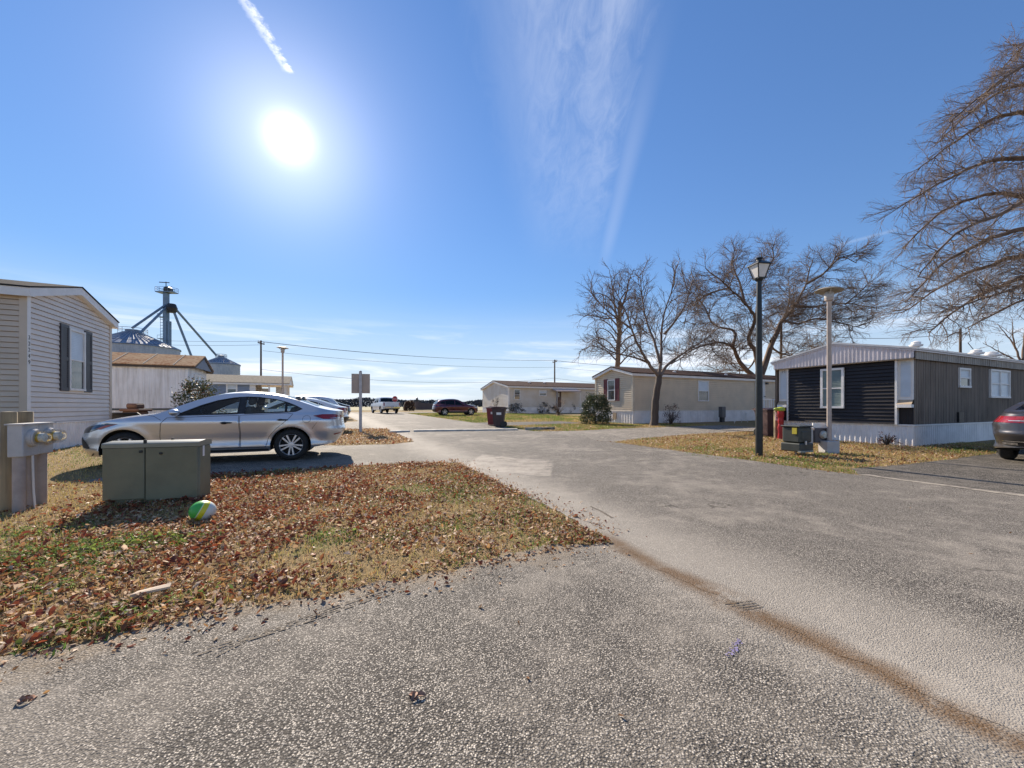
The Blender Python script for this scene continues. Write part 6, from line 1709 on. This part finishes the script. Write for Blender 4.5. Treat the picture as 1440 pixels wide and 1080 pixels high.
class Grow:
    def __init__(s, seed, spec): s.r = random.Random(seed); s.spec = spec; s.t = Tubes(); s.count = 0
    def rv(s): 
        v = Vector((s.r.gauss(0, 1), s.r.gauss(0, 1), s.r.gauss(0, 1))); return v.normalized()
    def path(s, p, d, L, lv):
        sp = s.spec[lv]; n = sp['n']; out = [p.copy()]; d = d.normalized()
        for i in range(n):
            d = (d+s.rv()*sp['wob']+Vector((0, 0, sp['up']))*((i+1)/n)).normalized(); p = p+d*(L/n); out.append(p.copy())
        return out
    def limb(s, pts, r0, r1, lv, k=6, start=0.15):
        """draw a limb and grow children of level lv along it"""
        n = len(pts); rads = [r0+(r1-r0)*(i/(n-1))**0.8 for i in range(n)]
        s.t.add(pts, rads, k)
        if lv >= len(s.spec): return
        sp = s.spec[lv]; seg = [(pts[i+1]-pts[i]).length for i in range(n-1)]; tot = sum(seg)
        cnt = max(1, int(round(tot*sp['per_m']*s.r.uniform(.8, 1.2)))) if 'per_m' in sp else sp['cnt']
        for c in range(cnt):
            f = start+(1-start)*(c+s.r.random())/cnt; q = min(f, .999)*tot; i = 0
            while i < n-2 and q > seg[i]: q -= seg[i]; i += 1
            p = pts[i].lerp(pts[i+1], q/max(seg[i], 1e-6)); d = (pts[i+1]-pts[i]).normalized()
            side = s.rv(); side = side-d*side.dot(d)
            if side.length < 1e-3: continue
            side.normalize(); side = (side+Vector((0, 0, sp.get('lift', 0)))).normalized()
            a = R(sp['ang'])*s.r.uniform(.7, 1.3); nd = d*math.cos(a)+side*math.sin(a)
            nd.z *= sp.get('flat', 1.0)
            L = sp['len']*s.r.uniform(.6, 1.25)*(1-.6*f)
            rr = max(sp['r'], (r0+(r1-r0)*f)*.0+sp['r'])*s.r.uniform(.8, 1.2)
            s.limb(s.path(p, nd, L, lv), rr, rr*sp.get('taper', .45), lv+1, sp.get('k', 3), sp.get('start', .2))
def smooth_path(P, n=4, jit=0, rr=None):
    out = []; m = len(P)
    for i in range(m-1):
        p0, p1, p2, p3 = P[max(i-1, 0)], P[i], P[i+1], P[min(i+2, m-1)]
        for k in range(n):
            t = k/n; q = 0.5*((2*p1)+(p2-p0)*t+(2*p0-5*p1+4*p2-p3)*t*t+(3*p1-p0-3*p2+p3)*t**3)
            if jit and (i or k): q = q+Vector((rr.gauss(0, jit), rr.gauss(0, jit), rr.gauss(0, jit)))
            out.append(q)
    out.append(P[-1]); return out
PX = lambda u, v, y: Vector(((u-CX)/F*y, y, zat(v, y)))
def tree(label, base, seed, trunk, tr, limbs, spec, mats, group='bare winter trees', wig=.13):
    """trunk: list of points; limbs: list of (points, r0, r1)"""
    root = thing('bare_tree', label, 'tree', base, 0, group); o = Vector(base); rr = random.Random(seed)
    T = Tubes(); tp = smooth_path([p-o for p in trunk], 5, .015, rr); n = len(tp)
    rads = [tr[0]+(tr[1]-tr[0])*(i/(n-1)) for i in range(n)]; rads[0] *= 1.45; rads[1] *= 1.18
    T.add(tp, rads, 12); T.build('trunk', mats[0], root)
    Gx = Grow(seed, spec)
    for pts, r0, r1 in limbs:
        Gx.limb(smooth_path([p-o for p in pts], 5, r0*wig, rr), r0, r1, 0, 8, .18)
    Gx.t.build('crown', mats[1], root)
    return root

# tree in front of the beige home: forks low, upright thin limbs
b = G(919.5, 599); y = b.y
TW = .10
trunk = [b-Vector((0, 0, .1)), PX(921, 575, y), PX(924, 548, y), PX(927, 527, y)]
def Lm(y, *uv): return [PX(u, v, y+(i*dy if i else 0)) for i, (u, v, dy) in enumerate([(q[0], q[1], q[2] if len(q) > 2 else 0) for q in uv])]
limbs = [(Lm(y, (927, 530), (912, 510, -.3), (897, 485, -.4), (888, 462, -.4), (876, 430, -.3), (860, 400, -.3)), .10, .015),
         (Lm(y, (926, 530), (930, 505, .2), (930, 475, .3), (934, 440, .3), (946, 405, .3), (952, 372, .2)), .10, .015),
         (Lm(y, (928, 528), (940, 512, .5), (962, 496, .6), (990, 478, .6), (1012, 460, .5)), .10, .018),
         (Lm(y, (928, 510), (920, 480, .5), (910, 455, .6), (903, 420, .6), (900, 382, .5)), .09, .016),
         (Lm(y, (912, 510), (890, 502, -.6), (862, 495, -.6), (838, 480, -.5)), .07, .014),
         (Lm(y, (934, 470), (952, 448, -.5), (965, 425, -.5), (975, 390, -.4)), .07, .014),
         (Lm(y, (888, 462), (868, 448, -.5), (846, 430, -.4), (828, 408, -.3)), .06, .012)]
spec = [dict(per_m=2.6, len=1.9, ang=38, n=5, wob=.13, up=.16, r=.026, k=4, start=.15), dict(per_m=5.6, len=1.05, ang=36, n=4, wob=.16, up=.10, r=.012, start=.15), dict(per_m=7.0, len=.48, ang=38, n=2, wob=.2, up=.05, r=.006)]
tree('bare yard tree with a forked trunk in front of the beige home', b, 3, trunk, (.205, .15), limbs, spec, (M['bark'], M['twig']), wig=.1)

# slimmer tree behind the beige home
b = AT(868, 34); y = 34
trunk = [b, PX(867, 540, y), PX(869, 500, y), PX(871, 460, y), PX(872, 425, y)]
limbs = [(Lm(y, (871, 470), (866, 440, .3), (862, 410, .3), (857, 380, .2)), .13, .02), (Lm(y, (872, 440), (880, 415, -.4), (884, 395, -.4), (892, 378, -.4)), .11, .02)]
rr = random.Random(5)
for k in range(15):
    v0 = 515-k*6.2; sd = -1 if k % 2 else 1; dy = rr.uniform(-2.5, 2.5); L_ = rr.uniform(32, 52)*(1-.25*k/15)
    limbs.append(([PX(869, v0, y), PX(869+sd*L_*.35, v0-16, y+dy*.4), PX(869+sd*L_*.75, v0-22, y+dy*.8), PX(869+sd*L_*1.1, v0-14, y+dy)], .075, .014))
spec = [dict(per_m=2.2, len=2.3, ang=45, n=5, wob=.16, up=-.03, r=.028, k=4, start=.12), dict(per_m=3.2, len=1.3, ang=42, n=4, wob=.2, up=-.08, r=.014, start=.12), dict(per_m=6.5, len=.7, ang=38, n=2, wob=.2, up=-.08, r=.008)]
tree('slender bare tree with drooping twigs rising behind the beige home roof', b, 8, trunk, (.26, .15), limbs, spec, (M['bark_lit'], M['twig']))

# the wide-spreading tree between the beige and the navy home
y = 33.0; b = AT(1072, y)
trunk = [b, PX(1071, 560, y), PX(1070, 540, y), PX(1068, 528, y)]
limbs = [(Lm(y, (1069, 532), (1084, 485, .2), (1102, 449, .4), (1117, 430, .4), (1134, 399, .5), (1142, 365, .5)), .28, .03),
         (Lm(y, (1117, 430, 0), (1148, 431, .5), (1190, 427, .6), (1236, 434, .7)), .13, .02),
         (Lm(y, (1067, 532), (1064, 500), (1053, 476, -.2), (1062, 448, -.4), (1048, 427, -.5), (1026, 405, -.6), (992, 377, -.6)), .24, .03),
         (Lm(y, (1066, 535), (1040, 510, -.5), (1030, 488, -.7), (1013, 482, -.8), (982, 488, -.9), (944, 512, -.9)), .22, .025),
         (Lm(y, (1030, 488), (1033, 466, .6), (1004, 456, .8), (988, 428, .9), (965, 402, .9)), .15, .025),
         (Lm(y, (1063, 448), (1067, 420, .4), (1072, 392, .6), (1088, 362, .7), (1082, 342, .7)), .15, .025),
         (Lm(y, (1048, 428), (1040, 398, .5), (1030, 370, .6), (1035, 348, .6)), .12, .02),
         (Lm(y, (1102, 450), (1122, 455, -.8), (1150, 448, -1), (1185, 455, -1), (1215, 462, -1)), .12, .02),
         (Lm(y, (1134, 399), (1158, 385, -.8), (1182, 362, -.9), (1205, 370, -.9)), .11, .02),
         (Lm(y, (1084, 487), (1100, 498, 1), (1128, 500, 1), (1150, 488, 1), (1168, 490, 1)), .10, .018),
         (Lm(y, (1064, 500), (1050, 520, 1), (1020, 520, 1.2), (1000, 528, 1.2)), .09, .016),
         (Lm(y, (1084, 480), (1098, 455, 1.6), (1110, 425, 2), (1108, 388, 2)), .14, .02),
         (Lm(y, (1026, 405), (1000, 412, -1), (972, 430, -1), (962, 455, -1)), .09, .016),
         (Lm(y, (1190, 427), (1212, 408, .6), (1224, 396, .6)), .08, .016)]
spec = [dict(per_m=3.1, len=2.8, ang=52, n=6, wob=.2, up=.10, flat=.7, lift=.25, r=.034, k=4, start=.1), dict(per_m=4.6, len=1.65, ang=46, n=5, wob=.18, up=.03, flat=.75, r=.015, start=.12), dict(per_m=9.0, len=.95, ang=40, n=3, wob=.22, up=.03, flat=.8, r=.0085)]
tree('broad spreading bare tree with crooked limbs behind the black lamp post', b, 12, trunk, (.46, .34), limbs, spec, (M['bark_lit'], M['twig']))

# the huge tree leaning in from the right
y = 17.5; b = AT(1590, y)
trunk = [b, PX(1590, 520, y), PX(1588, 420, y), PX(1584, 330, y), PX(1580, 240, y), PX(1575, 150, y), PX(1572, 60, y)]
def LD(*uvd): return [PX(1590-(1590-u)*.95, v, y+d) for u, v, d in uvd]
limbs = [(LD((1584, 340, 0), (1510, 328, -.3), (1448, 322, -.6), (1392, 332, -.8), (1320, 366, -1), (1256, 425, -1.2)), .20, .02),
         (LD((1586, 390, 0), (1500, 352, .4), (1440, 358, .7), (1385, 372, 1), (1325, 395, 1.2), (1250, 440, 1.4)), .21, .02),
         (LD((1582, 270, 0), (1490, 235, -.5), (1415, 222, -1), (1345, 240, -1.3), (1246, 292, -1.6)), .18, .02),
         (LD((1580, 220, 0), (1490, 170, .5), (1410, 160, .9), (1345, 190, 1.2), (1275, 238, 1.5)), .16, .02),
         (LD((1576, 150, 0), (1500, 95, -.3), (1440, 90, -.6), (1375, 130, -.9), (1322, 172, -1)), .14, .02),
         (LD((1588, 430, 0), (1490, 392, -.8), (1425, 392, -1.2), (1350, 425, -1.5), (1290, 468, -1.8)), .16, .02),
         (LD((1583, 300, 0), (1460, 285, 1.2), (1390, 272, 1.8), (1310, 298, 2.2), (1252, 350, 2.5)), .17, .02),
         (LD((1574, 110, 0), (1520, 45, .6), (1450, 52, 1.0), (1400, 96, 1.4)), .12, .02),
         (LD((1588, 440, 0), (1500, 425, 1.4), (1440, 420, 2), (1390, 440, 2.5), (1345, 462, 2.8)), .13, .02),
         (LD((1581, 250, 0), (1480, 262, -1.6), (1400, 300, -2.2), (1330, 330, -2.6), (1275, 390, -2.8)), .13, .02),
         (LD((1578, 190, 0), (1480, 130, 1.6), (1420, 120, 2.2), (1350, 160, 2.6), (1300, 205, 2.8)), .12, .02),
         (LD((1500, 328, -.3), (1470, 360, -1.2), (1430, 400, -1.8), (1370, 420, -2.2), (1310, 440, -2.5)), .10, .016)]
spec = [dict(per_m=4.4, len=1.9, ang=44, n=6, wob=.2, up=-.02, flat=.75, lift=.2, r=.021, k=4, start=.08), dict(per_m=5.6, len=1.15, ang=40, n=5, wob=.2, up=-.05, flat=.8, r=.0095, start=.1), dict(per_m=10.0, len=.55, ang=36, n=3, wob=.2, up=-.03, r=.005)]
tree('huge bare tree whose layered drooping limbs reach in from the right', b, 21, trunk, (.62, .28), limbs, spec, (M['bark_lit'], M['twig']))

# a smaller one far off at the right edge
y = 42.0; b = AT(1440, y); trunk = [b, PX(1439, 540, y), PX(1438, 505, y)]
limbs = [(Lm(y, (1438, 515), (1428, 490, .3), (1415, 470, .4), (1402, 455, .4)), .13, .02), (Lm(y, (1438, 510), (1440, 480, .3), (1442, 455, .4), (1446, 438, .4)), .13, .02), (Lm(y, (1438, 512), (1420, 502, .5), (1400, 492, .5), (1382, 482, .5)), .12, .02),
         (Lm(y, (1438, 512), (1455, 490, .5), (1470, 465, .5), (1480, 450, .5)), .12, .02), (Lm(y, (1428, 490), (1424, 470, -.6), (1424, 452, -.6)), .09, .02)]
spec = [dict(per_m=1.7, len=1.9, ang=46, n=5, wob=.2, up=.06, r=.032, k=3, start=.12), dict(per_m=2.6, len=1.0, ang=42, n=4, wob=.2, up=.03, r=.017, start=.12), dict(per_m=3.2, len=.5, ang=38, n=2, wob=.2, up=0, r=.010)]
tree('small round-headed bare tree far behind the dark home at the right edge', b, 31, trunk, (.25, .18), limbs, spec, (M['bark'], M['twig']))

# ---------------------------------------------------------------- shrubs
M['shrub_leaf'] = tinted('shrub_leaf', .5, .2)
def shrub(name, label, base, rx, ry, hgt, n, size, pal, seed, group=None, stems=12, fill=.55, low=0.05, mat='bark'):
    root = thing(name, label, 'shrub', base, 0, group); g_ = np.random.default_rng(seed); r_ = random.Random(seed)
    T = Tubes(); tips = []
    for i in range(stems):
        a = r_.uniform(0, 6.28); q = r_.uniform(.2, .95); e = Vector((rx*q*math.cos(a), ry*q*math.sin(a), hgt*r_.uniform(.55, .98)*math.sqrt(max(.05, 1-q*q*.7))))
        m_ = Vector((e.x*.35, e.y*.35, e.z*.5)); T.add(smooth_path([Vector((e.x*.08, e.y*.08, -.05)), m_, e], 4, .012, r_), list(np.linspace(.016, .005, 9)), 4)
    T.build('stem', M[mat], root)
    # leaves held in clumps with gaps between them
    nc = max(8, n//26); a = g_.uniform(0, 2*np.pi, nc); cz = g_.uniform(low, 1, nc); rad = np.sqrt(np.clip(1-(cz*.98-.1)**2, .06, 1))*g_.uniform(fill, 1.0, nc)
    C = np.c_[rad*np.cos(a)*rx, rad*np.sin(a)*ry, cz*hgt]
    P = C[g_.integers(0, nc, n)]+g_.normal(0, 1, (n, 3))*np.array((rx, ry, hgt*.6))*.105
    P[:, 2] = np.clip(P[:, 2], .01, None)
    d = g_.normal(0, 1, (n, 3)); d[:, 2] += .4; d /= np.linalg.norm(d, axis=1, keepdims=True); w = np.cross(d, g_.normal(0, 1, (n, 3))); w /= np.linalg.norm(w, axis=1, keepdims=True)
    L = (size*g_.uniform(.6, 1.3, n))[:, None]
    V = np.stack([P, P+d*L*.5+w*L*.24, P+d*L, P+d*L*.5-w*L*.24], 1).reshape(-1, 3); k = np.arange(n)[:, None]*4
    fc = k+np.array([0, 1, 2, 3]); pc = np.array(pal)[g_.integers(0, len(pal), n)]*g_.uniform(.7, 1.3, (n, 1))
    np_mesh('foliage', V, fc, M['shrub_leaf'], np.repeat(pc, 4, 0), root)
    return root
EV = [(.045, .07, .03), (.06, .085, .035), (.09, .10, .05), (.13, .12, .06), (.035, .05, .025)]
g = G(278, 604); shrub('shrub', 'leggy glossy-leaved evergreen shrub in front of the rusty-roofed trailer', AT(277, 17.6), 1.15, .9, 2.12, 2600, .12, EV+[(.16, .08, .05), (.2, .17, .1)], 2, None, 26, .35)
shrub('shrub', 'dense rounded evergreen shrub at the corner of the beige home', G(838, 596.5), .82, .75, 1.62, 8500, .085, EV, 4, None, 12, .7)
shrub('shrub', 'small reddish twiggy shrub against the white skirting of the beige home', G(943.5, 597), .55, .45, 1.12, 700, .06, [(.15, .07, .06), (.10, .05, .045), (.2, .11, .08)], 6, None, 40, .4)
shrub('shrub', 'round brown bush beyond the cross road beside the board fence', AT(575.5, 72), 1.05, .9, 1.75, 5200, .17, [(.11, .065, .045), (.085, .055, .04), (.15, .09, .06)], 7, None, 12, .5)
shrub('shrub', 'dry reddish weeds at the corner of the white skirting of the navy home', G(1246, 627), .3, .2, .42, 130, .05, [(.25, .11, .08), (.18, .09, .06)], 8, None, 26, .3)
y = 44.0
for (u, w_, h_, lb) in ((726, 1.05, 1.1, 'low dark shrub under the left window of the cream home'), (762, .9, 1.25, 'dark shrub under the small high window of the cream home'), (775, .8, .8, 'low dark shrub left of the door of the cream home'), (801, .9, 1.45, 'dark shrub right of the awning door of the cream home'), (813, 1.0, 1.6, 'darkest tall shrub at the right end of the cream home')):
    yy = 44.3+(u-722)*.062; shrub('shrub', lb, AT(u, yy), w_, .6, h_, 900, .12, [(.03, .04, .028), (.045, .05, .035), (.06, .05, .04)], int(u), 'foundation shrubs of the cream home', 10, .6)
shrub('shrub', 'clump of pale dry ornamental grass in a bed before the cream home', AT(785, 37.5), .8, .6, 1.5, 200, .1, [(.3, .22, .16), (.25, .18, .13)], 9, None, 60, .4)
shrub('shrub', 'dead grey plant stems by the left gable of the cream home', AT(697, 44.0), .55, .4, 1.8, 260, .12, [(.10, .09, .09), (.06, .06, .06)], 10, None, 20, .4)
shrub('shrub', 'low dark planting along the skirting near the grey pedestal', G(1037, 588.5), 1.5, .35, .55, 900, .08, [(.035, .04, .025), (.06, .055, .035)], 14, None, 10, .6)

# ---------------------------------------------------------------- the far wood beyond the fields
g_ = np.random.default_rng(77); n = 60000; M['far_wood'] = tinted('far_wood', .95, 0); X = g_.uniform(-900, 700, n); hN = 5.5+4.5*vnoise(X, X*0, .03, 3)+2.5*vnoise(X, X*0, .14, 4)
Yw = 520+g_.uniform(-14, 14, n)+X*.02; zz = .3+hN*g_.random(n)**.8; s_ = g_.uniform(.8, 2.0, n)
ax = g_.normal(0, 1, (n, 3)); ax /= np.linalg.norm(ax, axis=1, keepdims=True); bx = np.cross(ax, g_.normal(0, 1, (n, 3))); bx /= np.linalg.norm(bx, axis=1, keepdims=True)
P = np.c_[X, Yw, zz]; V = np.stack([P-ax*s_[:, None], P+bx*s_[:, None], P+ax*s_[:, None]], 1).reshape(-1, 3)
pc = np.array([(.075, .088, .105), (.088, .095, .108), (.06, .073, .09), (.10, .10, .108)])[g_.integers(0, 4, n)]  # bluish distance haze is mixed into these tree colours
o = np_mesh('far_wood', V, np.arange(3*n).reshape(-1, 3), M['far_wood'], np.repeat(pc, 3, 0)); tag(o, 'dark band of woodland far across the fields', 'woodland', None, 'stuff')
